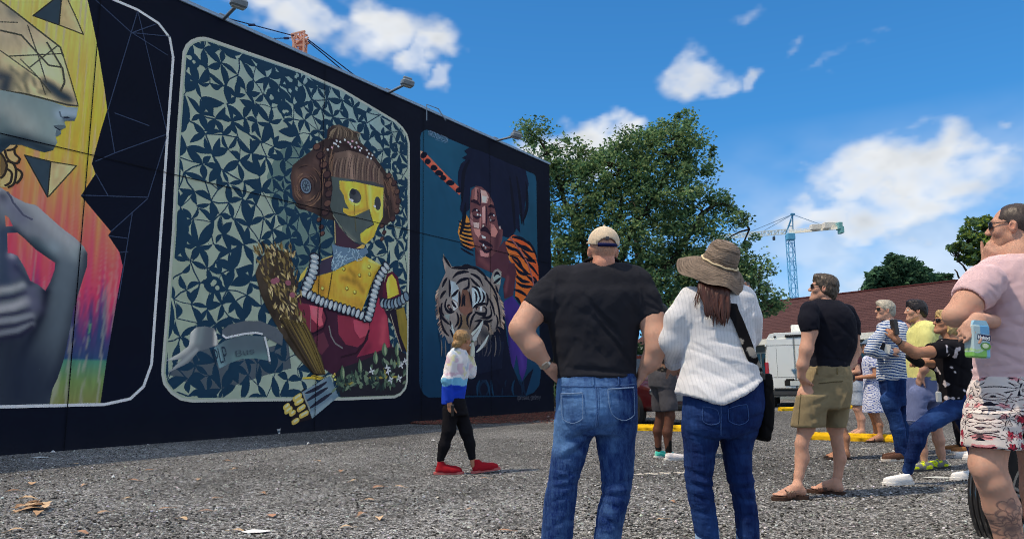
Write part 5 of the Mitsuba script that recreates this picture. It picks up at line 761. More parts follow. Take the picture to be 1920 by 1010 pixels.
def sdf_mesh(prims, h=0.01, cut=(), carve=(), smooth=1, band=0.05):
    """prims joined smoothly; cut: (point, normal) half spaces removed on the normal's side; carve: prims cut away."""
    bb = [_bbox(q) for q in prims]; lo = np.min([b[0] for b in bb], 0) - 3 * h; hi = np.max([b[1] for b in bb], 0) + 3 * h
    n = np.ceil((hi - lo) / h).astype(int) + 1
    ax = [(lo[k] + h * np.arange(n[k])).astype(np.float32) for k in range(3)]
    f = np.full(n, 0.25, np.float32)
    def sub(q, pad):
        a, b = _bbox(q); i0 = np.clip(np.floor((a - pad - lo) / h).astype(int), 0, n - 1); i1 = np.clip(np.ceil((b + pad - lo) / h).astype(int) + 1, 1, n)
        sl = tuple(slice(i0[k], i1[k]) for k in range(3))
        return sl, np.stack(np.meshgrid(*[ax[k][sl[k]] for k in range(3)], indexing='ij'), -1)
    for q in prims:
        k = q[2] if q[0] == 'l' else q[3] if q[0] == 'g' else q[5] if q[0] == 'c' else q[4]
        sl, X = sub(q, band + k); d = _eval(q, X); a = f[sl]
        if k > 1e-6:
            m = np.maximum(k - np.abs(a - d), 0) / k; f[sl] = np.minimum(a, d) - m * m * k * 0.25
        else: f[sl] = np.minimum(a, d)
    for q in carve:
        sl, X = sub(q, band); f[sl] = np.maximum(f[sl], -_eval(q, X))
    if len(cut):
        X = np.stack(np.meshgrid(*ax, indexing='ij'), -1)
        for p, nn in cut:
            nn = np.asarray(nn, float); nn = nn / np.linalg.norm(nn); f = np.maximum(f, (X @ nn.astype(np.float32)) - np.float32(p @ nn))
    return nets(f, lo, h, smooth)
def nets(f, lo, h, smooth=1):
    s = f < 0; n = np.array(f.shape) - 1
    corner = [(i, j, k) for i in (0, 1) for j in (0, 1) for k in (0, 1)]
    sh = lambda A, c: A[c[0]:c[0] + n[0], c[1]:c[1] + n[1], c[2]:c[2] + n[2]]
    cnt = sum(sh(s, c).astype(np.int8) for c in corner); act = (cnt > 0) & (cnt < 8)
    idx = np.argwhere(act); ids = np.full(n, -1); ids[act] = np.arange(len(idx))
    val = np.stack([sh(f, c)[act] for c in corner], 1); P0 = np.array(corner, float)
    acc = np.zeros((len(idx), 3)); w = np.zeros(len(idx))
    for a in range(8):
        for b in range(a + 1, 8):
            if np.abs(P0[a] - P0[b]).sum() != 1: continue
            va, vb = val[:, a], val[:, b]; c = (va < 0) != (vb < 0); t = np.where(c, va / np.where(c, va - vb, 1), 0)
            acc += np.where(c[:, None], P0[a] + t[:, None] * (P0[b] - P0[a]), 0); w += c
    v = lo + h * (idx + acc / w[:, None]); fs = []
    for ax in range(3):
        A = np.take(s, range(f.shape[ax] - 1), ax); B = np.take(s, range(1, f.shape[ax]), ax)
        e = np.argwhere(A != B); o = [k for k in range(3) if k != ax]
        e = e[(e[:, o[0]] > 0) & (e[:, o[1]] > 0) & (e[:, o[0]] < n[o[0]]) & (e[:, o[1]] < n[o[1]])]
        q = []
        for d0, d1 in ((0, 0), (1, 0), (1, 1), (0, 1)):
            c = e.copy(); c[:, o[0]] -= d0; c[:, o[1]] -= d1; q.append(ids[c[:, 0], c[:, 1], c[:, 2]])
        q = np.stack(q, 1); inside = A[e[:, 0], e[:, 1], e[:, 2]]
        flip = inside if ax != 1 else ~inside
        q = np.where(flip[:, None], q[:, ::-1], q); fs.append(q)
    q = np.vstack(fs); q = q[(q >= 0).all(1)]; tri = np.vstack([q[:, [0, 1, 2]], q[:, [0, 2, 3]]])
    m = trimesh.Trimesh(v, tri, process=False)
    return relax(m, smooth) if smooth else m
def relax(m, it=1, lam=0.5):
    v = np.array(m.vertices); e = np.vstack([m.faces[:, [0, 1]], m.faces[:, [1, 2]], m.faces[:, [2, 0]]]); e = np.vstack([e, e[:, ::-1]])
    A = sparse.coo_matrix((np.ones(len(e)), (e[:, 0], e[:, 1])), (len(v), len(v))).tocsr(); A.data[:] = 1
    d = np.maximum(np.asarray(A.sum(1)).ravel(), 1)
    for _ in range(it): v = v + lam * ((A @ v) / d[:, None] - v)
    return trimesh.Trimesh(v, m.faces, process=False)
def vnormals(m):
    v, f = np.asarray(m.vertices), np.asarray(m.faces); n = np.zeros_like(v); c = np.cross(v[f[:, 1]] - v[f[:, 0]], v[f[:, 2]] - v[f[:, 0]])
    for k in range(3): np.add.at(n, f[:, k], c)
    return n / (np.linalg.norm(n, axis=1, keepdims=True) + 1e-12)
def fold(m, segs=(), noise=0.0, scale=(8, 8, 8), seed=0, fine=0.0):
    """Cloth: segs are creases (a, b, width, height) as world segments seen from the camera's side; noise: broad unevenness in metres."""
    v = np.array(m.vertices); n = vnormals(m); d = np.zeros(len(v))
    for a, b, w, h in segs:
        a, b = np.asarray(a, float)[[0, 2]], np.asarray(b, float)[[0, 2]]; q = v[:, [0, 2]]; ab = b - a
        t = np.clip(((q - a) @ ab) / (ab @ ab), 0, 1); r = np.linalg.norm(q - a - t[:, None] * ab, axis=1)
        d += h * np.exp(-(r / w) ** 2) * (0.35 + 0.65 * np.sin(np.pi * np.clip(t, 0.06, 0.94)))
    if noise: d += noise * 2 * (fb(v, np.array(scale), 3, seed) - 0.5)
    if fine: d += fine * 2 * (np.abs(fb(v, np.array(scale) * 2.3 + 1, 2, seed + 5) - 0.5) * 2 - 0.4)
    return trimesh.Trimesh(v + n * d[:, None], m.faces, process=False)
def pcrease(list_, dep, w=0.012, h=0.008):
    return [(J(a, b, dep), J(c, d, dep), (e[0] if e else w), (e[1] if len(e) > 1 else h)) for a, b, c, d, *e in list_]

# hands: five fingers on a palm; f = where the fingers point, n = back of the hand, s = thumb side
def hand(w, f, n, curl=(0.3, 0.3, 0.3, 0.3), thumb=(0.7, 0.55, 0.2), size=1.0, s=None, right=True, spread=0.0):
    f = np.asarray(f, float) / np.linalg.norm(f); n = np.asarray(n, float); n = n - f * (n @ f); n /= np.linalg.norm(n)
    s = np.cross(f, n) * (1 if right else -1) if s is None else np.asarray(s, float)
    s = s - f * (s @ f) - n * (s @ n); s /= np.linalg.norm(s); z = size; w = np.asarray(w, float); out = []
    offs = (0.027, 0.009, -0.009, -0.026); lens = (0.070, 0.078, 0.072, 0.056); base = (0.088, 0.092, 0.088, 0.080)
    for o, L, b, c in zip(offs, lens, base, curl):
        k = w + z * (b * f + o * s); out.append(cone(w + z * (0.01 * f + o * 0.7 * s), k, 0.0165 * z, 0.0125 * z, 0.012 * z))
        p, ang = k, 0.0
        for j, q in enumerate((0.45, 0.31, 0.24)):
            ang += c * (1.0, 1.1, 0.8)[j]; d = math.cos(ang) * f - math.sin(ang) * n + spread * o * 14 * s; d /= np.linalg.norm(d)
            e = p + d * (L * q * z); out.append(cone(p, e, (0.0098 - 0.0009 * j) * z, (0.0090 - 0.0009 * j) * z, 0.004 * z)); p = e
    t0 = w + z * (0.022 * f + 0.022 * s); d = thumb[0] * f + thumb[1] * s - thumb[2] * n; d /= np.linalg.norm(d)
    t1 = t0 + z * 0.042 * d; d2 = d + 0.35 * f - 0.1 * n; d2 /= np.linalg.norm(d2); t2 = t1 + z * 0.034 * d2; t3 = t2 + z * 0.026 * d2
    out += [cone(t0, t1, 0.0165 * z, 0.0125 * z, 0.014 * z), cone(t1, t2, 0.0118 * z, 0.0105 * z, 0.006 * z), cone(t2, t3, 0.0105 * z, 0.0085 * z, 0.004 * z)]
    return out
def foot(heel, d, L=0.26, z0=0.0):       # bare foot: heel, instep, ball and five toes
    heel = np.array([heel[0], heel[1], z0]); d = np.array([d[0], d[1], 0.0]); d /= np.linalg.norm(d); s = np.array([d[1], -d[0], 0]); up = np.array([0, 0, 1.0])
    P_ = lambda a, b, c: heel + d * a * L + s * b * L + up * c
    out = [cone(P_(.09, 0, .034), P_(.45, .0, .042), .034, .034, .03), cone(P_(.2, 0, .075), P_(.62, .02, .03), .036, .028, .03), cone(P_(.45, .05, .026), P_(.74, .1, .020), .026, .022, .03), cone(P_(.45, -.05, .026), P_(.68, -.11, .018), .024, .018, .03)]
    for i, (b, e, r) in enumerate(((.12, .99, .0135), (.05, .98, .0095), (-.01, .94, .009), (-.065, .89, .0085), (-.12, .83, .008))):
        out.append(cone(P_(.70, b * .9, .018), P_(e - .04, b, .011), r, r, .008))
    return out
def sole(heel, d, L=0.28, W=0.10, t=0.022, z0=0.0, grow=0.0):
    d = np.array([d[0], d[1], 0.0]); d /= np.linalg.norm(d)
    pts = [(-0.02 * L, 0, .36), (.35 * L, 0, .36), (.7 * L, .03 * L, .5), (.86 * L, .03 * L, .40)]
    g = unary_union([unary_union([Point(a[0] + a[2] * W * .5, a[1]).buffer(a[2] * W + grow), Point(b[0] + b[2] * W * .5, b[1]).buffer(b[2] * W + grow)]).convex_hull for a, b in zip(pts[:-1], pts[1:])])
    m = prism(g.simplify(0.002), t); R = np.column_stack([d, np.cross([0, 0, 1], d), [0, 0, 1]])
    return place(m, R, [heel[0], heel[1], z0])
def shoe(key, heel, d, L=0.28, color=(.5, .5, .5), sole_color=(.8, .8, .8), high=0.0, z0=0.0, h=0.007, pitch=0.0, upper_fn=None, laces=None):
    """Upper and sole of a shoe standing at heel and pointing along d."""
    d = np.array([d[0], d[1], 0.0]); d /= np.linalg.norm(d); hp = np.array([heel[0], heel[1], 0.0]); up = np.array([0, 0, 1.0])
    p = lambda a, c, b=0.0: hp + d * a * L + up * c + np.array([d[1], -d[0], 0]) * b
    W = .36 * L
    prims = [cone(p(.13, .045), p(.45, .045), .042, .040, .03), cone(p(.4, .045), p(.72, .040), .045, .046, .03), cone(p(.7, .038), p(.87, .034), .045, .040, .03), cone(p(.17, .055), p(.20, .10 + high), .041, .040, .02), cone(p(.25, .075 + high * .25), p(.5, .058), .034, .035, .02)]
    m = sdf_mesh(prims, h, cut=[(p(0, .014), -up), (p(.14, .098 + high), np.array([d[0] * .15, d[1] * .15, 1.0]))], smooth=1)
    so = sole(hp, d, L, .105 * L / .28, .026, 0.0)
    R = np.eye(3)
    if pitch:
        s = np.array([d[1], -d[0], 0]); c_, s_ = math.cos(pitch), math.sin(pitch); K = np.array([[0, -s[2], s[1]], [s[2], 0, -s[0]], [-s[1], s[0], 0]]); R = np.eye(3) + s_ * K + (1 - c_) * K @ K
    def fin(q): return place(q, R, hp + [0, 0, z0] - R @ hp)
    k = put(key, fin(m), 'plastic' if isinstance(laces, str) else 'cloth', color if upper_fn is None else (lambda v: upper_fn(v, hp, d, L)), True)
    put(k + '__sole', fin(so), 'rubber', sole_color)
    if laces is not None and not isinstance(laces, str):
        ms = []
        for i in range(4):
            a = .36 + .09 * i; zz = .118 + high * .5 - .012 * i - a * .05
            ms.append(tube(curve([p(a, zz - .012, -.026), p(a + .015, zz + .002, 0), p(a, zz - .012, .026)], 7), .004, 5))
        put(k + '__laces', fin(cat(ms)), 'cloth', laces)
    return k

# heads: a face with brow, sockets, nose, lips, chin and ears, in head space (x right, y ahead, z up), about 0.23 m tall
HEAD = [ball((0, -.016, .034), (.075, .097, .084), 0), cone((0, .03, -.01), (0, .048, -.075), .060, .040, .035), cone((.046, .002, -.052), (.012, .066, -.098), .020, .016, .03), cone((-.046, .002, -.052), (-.012, .066, -.098), .020, .016, .03),
        ball((.038, .056, -.018), (.026, .024, .026), .02), ball((-.038, .056, -.018), (.026, .024, .026), .02), cone((.042, .070, .032), (.008, .082, .030), .009, .010, .015), cone((-.042, .070, .032), (-.008, .082, .030), .009, .010, .015),
        cone((0, .084, .018), (0, .107, -.020), .0075, .0115, .012), ball((.010, .098, -.024), .0085, .008), ball((-.010, .098, -.024), .0085, .008),
        cone((-.017, .084, -.050), (.017, .084, -.050), .0070, .0070, .008), cone((-.015, .083, -.061), (.015, .083, -.061), .0080, .0080, .008), ball((0, .078, -.092), (.020, .017, .016), .02)]
for _s in (1, -1):
    HEAD += [ball((_s * .078, -.008, -.004), (.008, .019, .031), .008, rotz(_s * -.35)), cone((_s * .083, -.02, .014), (_s * .082, -.016, -.016), .0055, .0055, .004)]
_HEADMESH = {}
def head_mesh(h=0.0045):
    if h not in _HEADMESH:
        _HEADMESH[h] = sdf_mesh(HEAD + [cone((0, -.022, -.05), (0, -.040, -.135), .054, .056, .03)], h,
                                carve=[ball((.031, .098, .010), (.015, .017, .010), 0), ball((-.031, .098, .010), (.015, .017, .010), 0), ball((.0845, -.006, .0), (.004, .010, .016), 0), ball((-.0845, -.006, .0), (.004, .010, .016), 0)], smooth=1, band=.03)
    return _HEADMESH[h]
def headR(yaw, pitch=0.0, roll=0.0): return rotz(math.radians(yaw)) @ rotx(math.radians(pitch)) @ roty(math.radians(roll))
def tone(base, v, seed=0, amt=0.16):
    n = fb(v, 22, 3, seed)[:, None]; return np.asarray(base) * (1 + amt * 2 * (n - 0.5)) * (1 + np.array([.06, -.03, -.05]) * (fb(v, 60, 2, seed + 3)[:, None] - .5) * 2)
def face_color(base, L, stubble=0.0, seed=0):
    c = tone(base, L, seed, .10); lip = np.exp(-((L[:, 0] / .019) ** 4 + ((L[:, 2] + .0555) / .010) ** 4)) * (L[:, 1] > .07)
    ear = np.exp(-((np.abs(L[:, 0]) - .082) / .012) ** 2 - ((L[:, 2]) / .04) ** 2); nose = np.exp(-((L[:, 0] / .016) ** 2 + ((L[:, 2] + .02) / .016) ** 2)) * (L[:, 1] > .085)
    red = np.clip(.75 * lip + .35 * ear + .25 * nose, 0, 1)[:, None]; c = c * (1 - red) + c * np.array([1.0, .62, .58]) * red
    if stubble:
        b = np.clip((-.028 - L[:, 2]) / .02, 0, 1) * np.clip((L[:, 1] - .005) / .02, 0, 1) * np.clip((.125 + L[:, 2]) / .02, 0, 1) * (1 - lip) * stubble; c = c * (1 - .6 * b[:, None])
    br = np.exp(-(((np.abs(L[:, 0]) - .03) / .018) ** 4 + ((L[:, 2] - .033) / .006) ** 2)) * (L[:, 1] > .06); return c * (1 - .65 * br[:, None])
def hair_mesh(prims, h=0.006, carve=(), cut=(), amp=.004, stretch=(90, 90, 16), seed=1):
    m = sdf_mesh(prims, h, carve=list(carve), cut=list(cut), smooth=1, band=.03); v = np.array(m.vertices); n = vnormals(m)
    w = v + .02 * (fb(v, 14, 2, seed + 8)[:, None] - .5); d = amp * 2 * (fb(w, np.array(stretch), 2, seed) - .5) + amp * (fb(v, 22, 2, seed + 2) - .5) * 2
    return trimesh.Trimesh(v + n * d[:, None], m.faces, process=False)
def hair_color(c, v, seed=0, amt=.5, stretch=(170, 170, 22)):
    w = v + .02 * (fb(v, 14, 2, seed + 8)[:, None] - .5); n = fb(w, np.array(stretch), 2, seed)[:, None]; n2 = fb(v, 18, 2, seed + 4)[:, None]; return np.clip(np.asarray(c) * (1 + amt * 2.2 * (n - .5) + amt * 1.2 * (n2 - .5)), 0.002, 1)
SKULL = lambda g, dz=0.0, dy=0.0: ball((0, -.018 + dy, .036 + dz), (.075 + g, .097 + g, .084 + g), 0.01)
FACECUT = [ball((0, .115, -.035), (.072, .080, .098), 0), ball((0, .11, .0), (.066, .062, .066), 0)]
def add_head(k, c, R, skin, s=1.0, stubble=0.0, eyes=True, h=0.0045):
    """The head's mesh in the world (to be joined with the body), its colours, and the eyes as parts."""
    m = head_mesh(h); L = np.array(m.vertices); col = face_color(skin, L, stubble); w = place(m, R, c, s)
    if eyes:
        for sx in (-1, 1):
            e = trimesh.creation.icosphere(3, .0125); e.vertices = e.vertices + [sx * .031, .0815, .010]; v = np.array(e.vertices)
            r = np.hypot(v[:, 0] - sx * .031, v[:, 2] - .012); ec = np.where((r < .0055)[:, None] & (v[:, 1:2] > .085), [.03, .02, .015], [.62, .58, .55]); put(k + '__eye', place(e, R, c, s), 'plastic', ec, True)
    return w, col
def body(k, parts, cols):
    """One mesh for the whole body: limbs, head and hands joined."""
    m = cat(parts); c = np.vstack(cols); return put(k + '__body', m, 'skin', c, True)
def glasses(k, c, R, s=1.0, color=(.02, .02, .02), lens='lens', w=.030, hgt=.019, y=.100, z=.010):
    fr = [bar((-.010, y, z + .006), (.010, y, z + .006), .004)]
    for sx in (-1, 1): fr += [bar((sx * .066, y - .018, z + .008), (sx * .081, -.006, z + .012), .004), bar((sx * .012, y, z + hgt * .9), (sx * .068, y - .018, z + hgt * .8), .004)]
    g = put(k + '__glasses', place(cat(fr), R, c, s), 'plastic', color, False)
    for sx in (-1, 1):
        a = np.linspace(0, 2 * np.pi, 20, endpoint=False); px = sx * .040 + w * np.sign(np.cos(a)) * np.abs(np.cos(a)) ** .8; pz = z + hgt * np.sign(np.sin(a)) * np.abs(np.sin(a)) ** .8
        py = y - .022 * (np.abs(px) / .07) ** 2; ring = np.stack([px, py, pz], 1); v = np.vstack([ring, ring - [0, .003, 0], [[sx * .04, y - .004, z]], [[sx * .04, y - .008, z]]]); i = np.arange(20); j = (i + 1) % 20
        f = np.vstack([np.stack([i, j, i * 0 + 40], 1), np.stack([j + 20, i + 20, i * 0 + 41], 1), np.stack([i, i + 20, j + 20], 1), np.stack([i, j + 20, j], 1)])
        put(k + '__glasses__lens', place((v, f), R, c, s), lens)
def skinmesh(prims, base, h=0.009, seed=0, amt=.14, smooth=1, cut=(), carve=()):
    m = sdf_mesh(prims, h, smooth=smooth, cut=cut, carve=carve); return m, tone(base, np.array(m.vertices), seed, amt)
def on_surface(m, px, py, off=0.003):
    """The nearest point of a mesh that the photo shows at (px, py), a little proud of it."""
    v = np.asarray(m.vertices); d = ray(px, py); t = (v - EYE) @ d; r = np.linalg.norm(v - EYE - t[:, None] * d, axis=1)
    near = np.argsort(r)[:60]; near = near[r[near] < max(.012, r[near[0]] * 1.6)]; tt = t[near].min(); return EYE + d * (tt - off)
def seam(m, pts, r=0.0025, n=14, off=0.001): return tube(np.array([on_surface(m, *q, off=off) for q in curve(np.array(pts, float), n)]), r, 5)
def patch(m, poly, off=0.003):
    """The piece of a garment inside a photo outline, lifted off it: a pocket or a panel sewn on."""
    v = np.array(m.vertices); n = vnormals(m); c = (v - EYE) @ ROT; q = np.stack([CX + F * c[:, 0] / c[:, 2], CY + F * c[:, 1] / c[:, 2]], 1)
    inside = shapely.contains_xy(Polygon(poly), q[:, 0], q[:, 1]) & ((n * (v - EYE)).sum(1) < 0); f = np.asarray(m.faces); f = f[inside[f].all(1)]
    u, inv = np.unique(f, return_inverse=True); inv = inv.reshape(f.shape); w = v[u] + n[u] * off; k = len(u)
    e = np.vstack([inv[:, [0, 1]], inv[:, [1, 2]], inv[:, [2, 0]]]); es = np.sort(e, 1); uq, ix, ct = np.unique(es, axis=0, return_index=True, return_counts=True); b = e[ix[ct == 1]]
    return trimesh.Trimesh(np.vstack([w, v[u] - n[u] * .001]), np.vstack([inv, np.stack([b[:, 0], b[:, 0] + k, b[:, 1] + k], 1), np.stack([b[:, 0], b[:, 1] + k, b[:, 1]], 1)]), process=False)
# ---------------------------------------------------------------- cloth materials with a weave or a pattern of their own
def _denim(dark, light, seed):
    def f(p, n, uv):
        w = mikit.noise(p.x * 420, p.y * 420, p.z * 60) * .22 + mikit.noise(p.x * 90 + seed, p.y * 90, p.z * 14) * .22; fade = mikit.smoothstep(.46, .72, mikit.fbm(p.x * 4.0 + seed, p.y * 4.0, p.z * 2.2, 3))
        cr = mikit.smoothstep(.56, .75, mikit.fbm(p.x * 13 + seed + p.z * 5, p.y * 9, p.z * 15, 2)); return mikit.mix(dark, light, dr.clip(.08 + .46 * fade + .16 * cr + w - .20, 0, 1))
    return f
mat('denim_blue', 0.9, P(_denim(lin(18, 42, 98).tolist(), lin(104, 148, 202).tolist(), 3.0)), 0.15, bump=(P(lambda p, n, uv: mikit.fbm(p.x * 34, p.y * 34, p.z * 60, 2)), 0.004), sheen=.2)
mat('denim_dark', 0.9, P(_denim(lin(13, 30, 76).tolist(), lin(48, 84, 146).tolist(), 8.0)), 0.15, bump=(P(lambda p, n, uv: mikit.fbm(p.x * 30, p.y * 30, p.z * 70, 2)), 0.004), sheen=.2)
def _linen(p, n, uv):
    st = mikit.smoothstep(.1, .6, dr.abs(dr.sin(p.x * 190 + p.z * 6))); return mikit.mix((.52, .545, .60), (.65, .67, .715), st * .75 + .25 * mikit.noise(p.x * 60, p.y * 60, p.z * 60))
mat('linen', 0.95, P(_linen), 0.1, bump=(P(lambda p, n, uv: mikit.fbm(p.x * 26, p.y * 26, p.z * 40, 3) + 0.0), 0.0022), sheen=.1)
def _jersey_h(p, n, uv): return mikit.fbm(p.x * 20, p.y * 20, p.z * 20, 3)
mat('jersey', 0.95, VC, 0.15, bump=(P(_jersey_h), 0.0035), sheen=.25)
def _straw(p, n, uv):
    s = dr.sin((p.z + .42 * p.x + .45 * p.y) * 620 + 3 * mikit.noise(p.x * 9, p.y * 9, p.z * 9)); t = mikit.fbm(p.x * 30, p.y * 30, p.z * 160, 3); return mikit.mix(lin(88, 74, 62).tolist(), lin(190, 168, 140).tolist(), dr.clip(.45 + .28 * s + 1.3 * (t - .5), 0, 1))
mat('straw', 0.9, VC, 0.2, bump=(P(lambda p, n, uv: mikit.noise(p.x * 60, p.y * 60, p.z * 200)), 0.004))

PALE = lin(196, 152, 132); TAN = lin(178, 130, 104); DARKSKIN = lin(92, 60, 48)
def tiny(v, s=9): return (.86 + .28 * fb(v, s, 3)[:, None])

# ---------------------------------------------------------------- man in the black T-shirt, seen from behind, hands on his hips
k = thing('person', 'broad man in black T-shirt, blue jeans and beige cap, hands on his hips', 'person'); d = 4.0
sh = sdf_mesh([pxloft([(492, 1096, 1160, d + .03, .07), (500, 1076, 1176, d + .02, .10), (514, 1052, 1192, d, .125), (534, 1034, 1206, d, .145), (560, 1026, 1211, d - .01, .155), (600, 1029, 1202, d, .150), (640, 1034, 1195, d, .145), (680, 1040, 1192, d, .14), (709, 1043, 1193, d, .14)], .03, 2.4),
               sleeve([J(1046, 532, d), J(1024, 556, d - .015), J(1001, 582, d - .03)], [.086, .084, .080]), sleeve([J(1196, 536, d), J(1210, 566, d - .025), J(1221, 598, d - .05)], [.088, .084, .080]), cone(J(1060, 522, d), J(1180, 522, d), .07, .07, .06)],
              .009, cut=[(J(1128, 494, d - .08), (0, -.25, 1.0))],
              carve=[cone(J(1001, 583, d - .03), J(985, 603, d - .04), .066, .066, 0), cone(J(1222, 600, d - .05), J(1228, 622, d - .06), .066, .066, 0), cone(J(1128, 500, d + .02), J(1128, 470, d + .02), .060, .062, 0)])
sh = fold(sh, pcrease([(1090, 560, 1160, 640, .016, .012), (1110, 600, 1185, 690, .014, .012), (1085, 575, 1130, 650, .02, -.004), (1060, 690, 1180, 700, .010, .008), (1050, 702, 1190, 706, .012, -.006), (1034, 600, 1060, 560, .014, .005), (1200, 610, 1170, 570, .014, .006), (1050, 690, 1075, 640, .014, .006), (1180, 690, 1160, 640, .013, .005), (1205, 560, 1232, 575, .009, .005), (1204, 575, 1236, 590, .008, .005), (1000, 560, 1030, 548, .009, .004), (1190, 530, 1198, 590, .006, -.006), (1040, 528, 1034, 590, .006, -.006), (1100, 640, 1150, 700, .01, .004)], d), .009, (6, 6, 5), 1, .005)
put(k + '__shirt', sh, 'jersey', lambda v: lin(35, 37, 45) * (.8 + .5 * fb(v, 5, 3)[:, None]), True)
put(k + '__shirt__collar', tube(np.array([J(1128 + 32 * math.cos(t), 493 - 5 * abs(math.sin(t)), d + .02) + np.array([0, .062 * math.sin(t), 0.004]) for t in np.linspace(0, 2 * np.pi, 28)]), .009, 6), 'cloth', lin(22, 23, 28), True)
je = sdf_mesh([pxloft([(700, 1047, 1191, d, .135), (730, 1044, 1193, d - .01, .15), (760, 1042, 1194, d - .015, .155), (796, 1041, 1192, d - .01, .145), (812, 1042, 1190, d, .13)], .03, 2.5),
               pxloft([(775, 1042, 1120, d - .005, .12), (803, 1040, 1116, d, .115), (830, 1038, 1106, d, .105), (860, 1034, 1098, d, .10), (900, 1027, 1085, d + .0, .092), (940, 1021, 1080, d + .01, .09), (990, 1016, 1074, d + .02, .092), (1040, 1012, 1070, d + .03, .095), (1066, 1010, 1070, d + .03, .098)], .02, 2.2),
               pxloft([(775, 1118, 1193, d - .005, .12), (803, 1116, 1192, d, .115), (840, 1120, 1190, d, .105), (876, 1124, 1188, d, .098), (925, 1127, 1181, d - .01, .092), (960, 1120, 1172, d - .01, .092), (1000, 1114, 1165, d, .094), (1040, 1110, 1162, d, .096), (1066, 1108, 1162, d, .10)], .02, 2.2)], .009)
je = fold(je, pcrease([(1112, 800, 1050, 830, .014, .012), (1108, 812, 1040, 850, .012, -.008), (1100, 830, 1046, 862, .012, .010), (1085, 880, 1030, 900, .011, .012), (1086, 893, 1036, 880, .009, -.008), (1080, 905, 1028, 912, .010, .010), (1078, 920, 1030, 938, .010, .006), (1120, 800, 1185, 790, .012, .006), (1128, 905, 1180, 896, .009, .009), (1130, 915, 1184, 912, .008, -.007), (1128, 925, 1178, 922, .009, .009), (1126, 940, 1172, 945, .009, .007), (1122, 960, 1160, 985, .010, .007), (1116, 985, 1150, 970, .01, .006), (1070, 960, 1025, 990, .010, .006), (1118, 720, 1122, 800, .008, -.006), (1060, 712, 1180, 718, .007, .003)], d), .007, (7, 7, 6), 4, .003)
put(k + '__jeans', je, 'denim_blue', None, True); ST_ = lin(120, 146, 184)
for poly in ([(1052, 738), (1092, 736), (1093, 782), (1074, 793), (1055, 784)], [(1140, 729), (1188, 726), (1190, 775), (1170, 788), (1148, 776)]):
    pk = put(k + '__jeans__pocket', patch(je, poly, .004), 'denim_blue', None, True); put(k + '__jeans__stitching', cat([seam(je, poly + [poly[0]], .0018, 26, .006), seam(je, [poly[0], poly[1]], .0035, 10, .007)]), 'cloth', ST_, True)
put(k + '__jeans__stitching', cat([seam(je, [(1050, 722), (1118, 724), (1190, 720)], .002, 22), seam(je, [(1117, 724), (1119, 760), (1117, 800)], .0025, 14), seam(je, [(1121, 724), (1123, 760), (1120, 798)], .0015, 14)]), 'cloth', lin(74, 104, 154), True)
put(k + '__jeans__belt_loop', cat([seam(je, [(1112, 707), (1113, 724)], .006, 5), seam(je, [(1160, 706), (1160, 722)], .005, 5)]), 'denim_blue', None, True)
ha = hand(J(1032, 690, d - .05), J(1050, 706, d + .0) - J(1032, 690, d - .05), (-.55, -.75, .45), (.35, .4, .45, .5), (.55, .6, .3), 1.06, right=False)
hb = hand(J(1206, 696, d - .04), J(1196, 712, d + .03) - J(1206, 696, d - .04), (.6, -.7, .4), (.35, .4, .45, .5), (.55, .6, .3), 1.06)
arms = chain([J(1030, 552, d), J(1000, 583, d - .03), J(983, 606, d - .07), J(976, 617, d - .09), J(1000, 650, d - .09), J(1029, 688, d - .055)], [.066, .066, .060, .054, .053, .032], .03) + [ball(J(967, 612, d - .10), .026, .03), cone(J(976, 622, d - .09), J(1000, 655, d - .075), .052, .047, .03), cone(J(1000, 583, d - .03), J(985, 604, d - .065), .068, .056, .03)]
arms += chain([J(1206, 556, d), J(1221, 598, d - .05), J(1230, 630, d - .09), J(1231, 650, d - .10), J(1221, 676, d - .07), J(1207, 695, d - .04)], [.068, .066, .060, .056, .050, .033], .03) + [ball(J(1243, 651, d - .12), .028, .03), cone(J(1221, 598, d - .05), J(1231, 630, d - .09), .066, .06, .03)]
b1, c1 = skinmesh(arms + ha + hb + [cone(J(1128, 486, d + .02), J(1128, 530, d + .02), .062, .07, .03), cone(J(1128, 530, d), J(1118, 720, d), .09, .09, .04), *chain([J(1080, 760, d), J(1071, 840, d), J(1056, 900, d), J(1043, 1040, d + .02)], [.05, .04, .035, .035], .02), *chain([J(1155, 760, d), J(1155, 860, d), J(1154, 925, d), J(1136, 1040, d)], [.05, .04, .035, .035], .02)], PALE, .007, 1)
R = headR(6, 8, 2); hc = J(1130, 472, d - .005); hm, hcl = add_head(k, hc, R, PALE, 1.0, .2, True); nk = skinmesh([cone(hc + R @ np.array([0, -.03, -.05]), hc + R @ np.array([0, -.045, -.135]), .062, .067, .02), ball(hc + R @ np.array([0, -.075, -.062]), (.05, .022, .018), .02)], PALE, .007, 2)
body(k, [b1, hm, nk[0]], [c1, hcl, nk[1] * [1.0, .86, .84]])
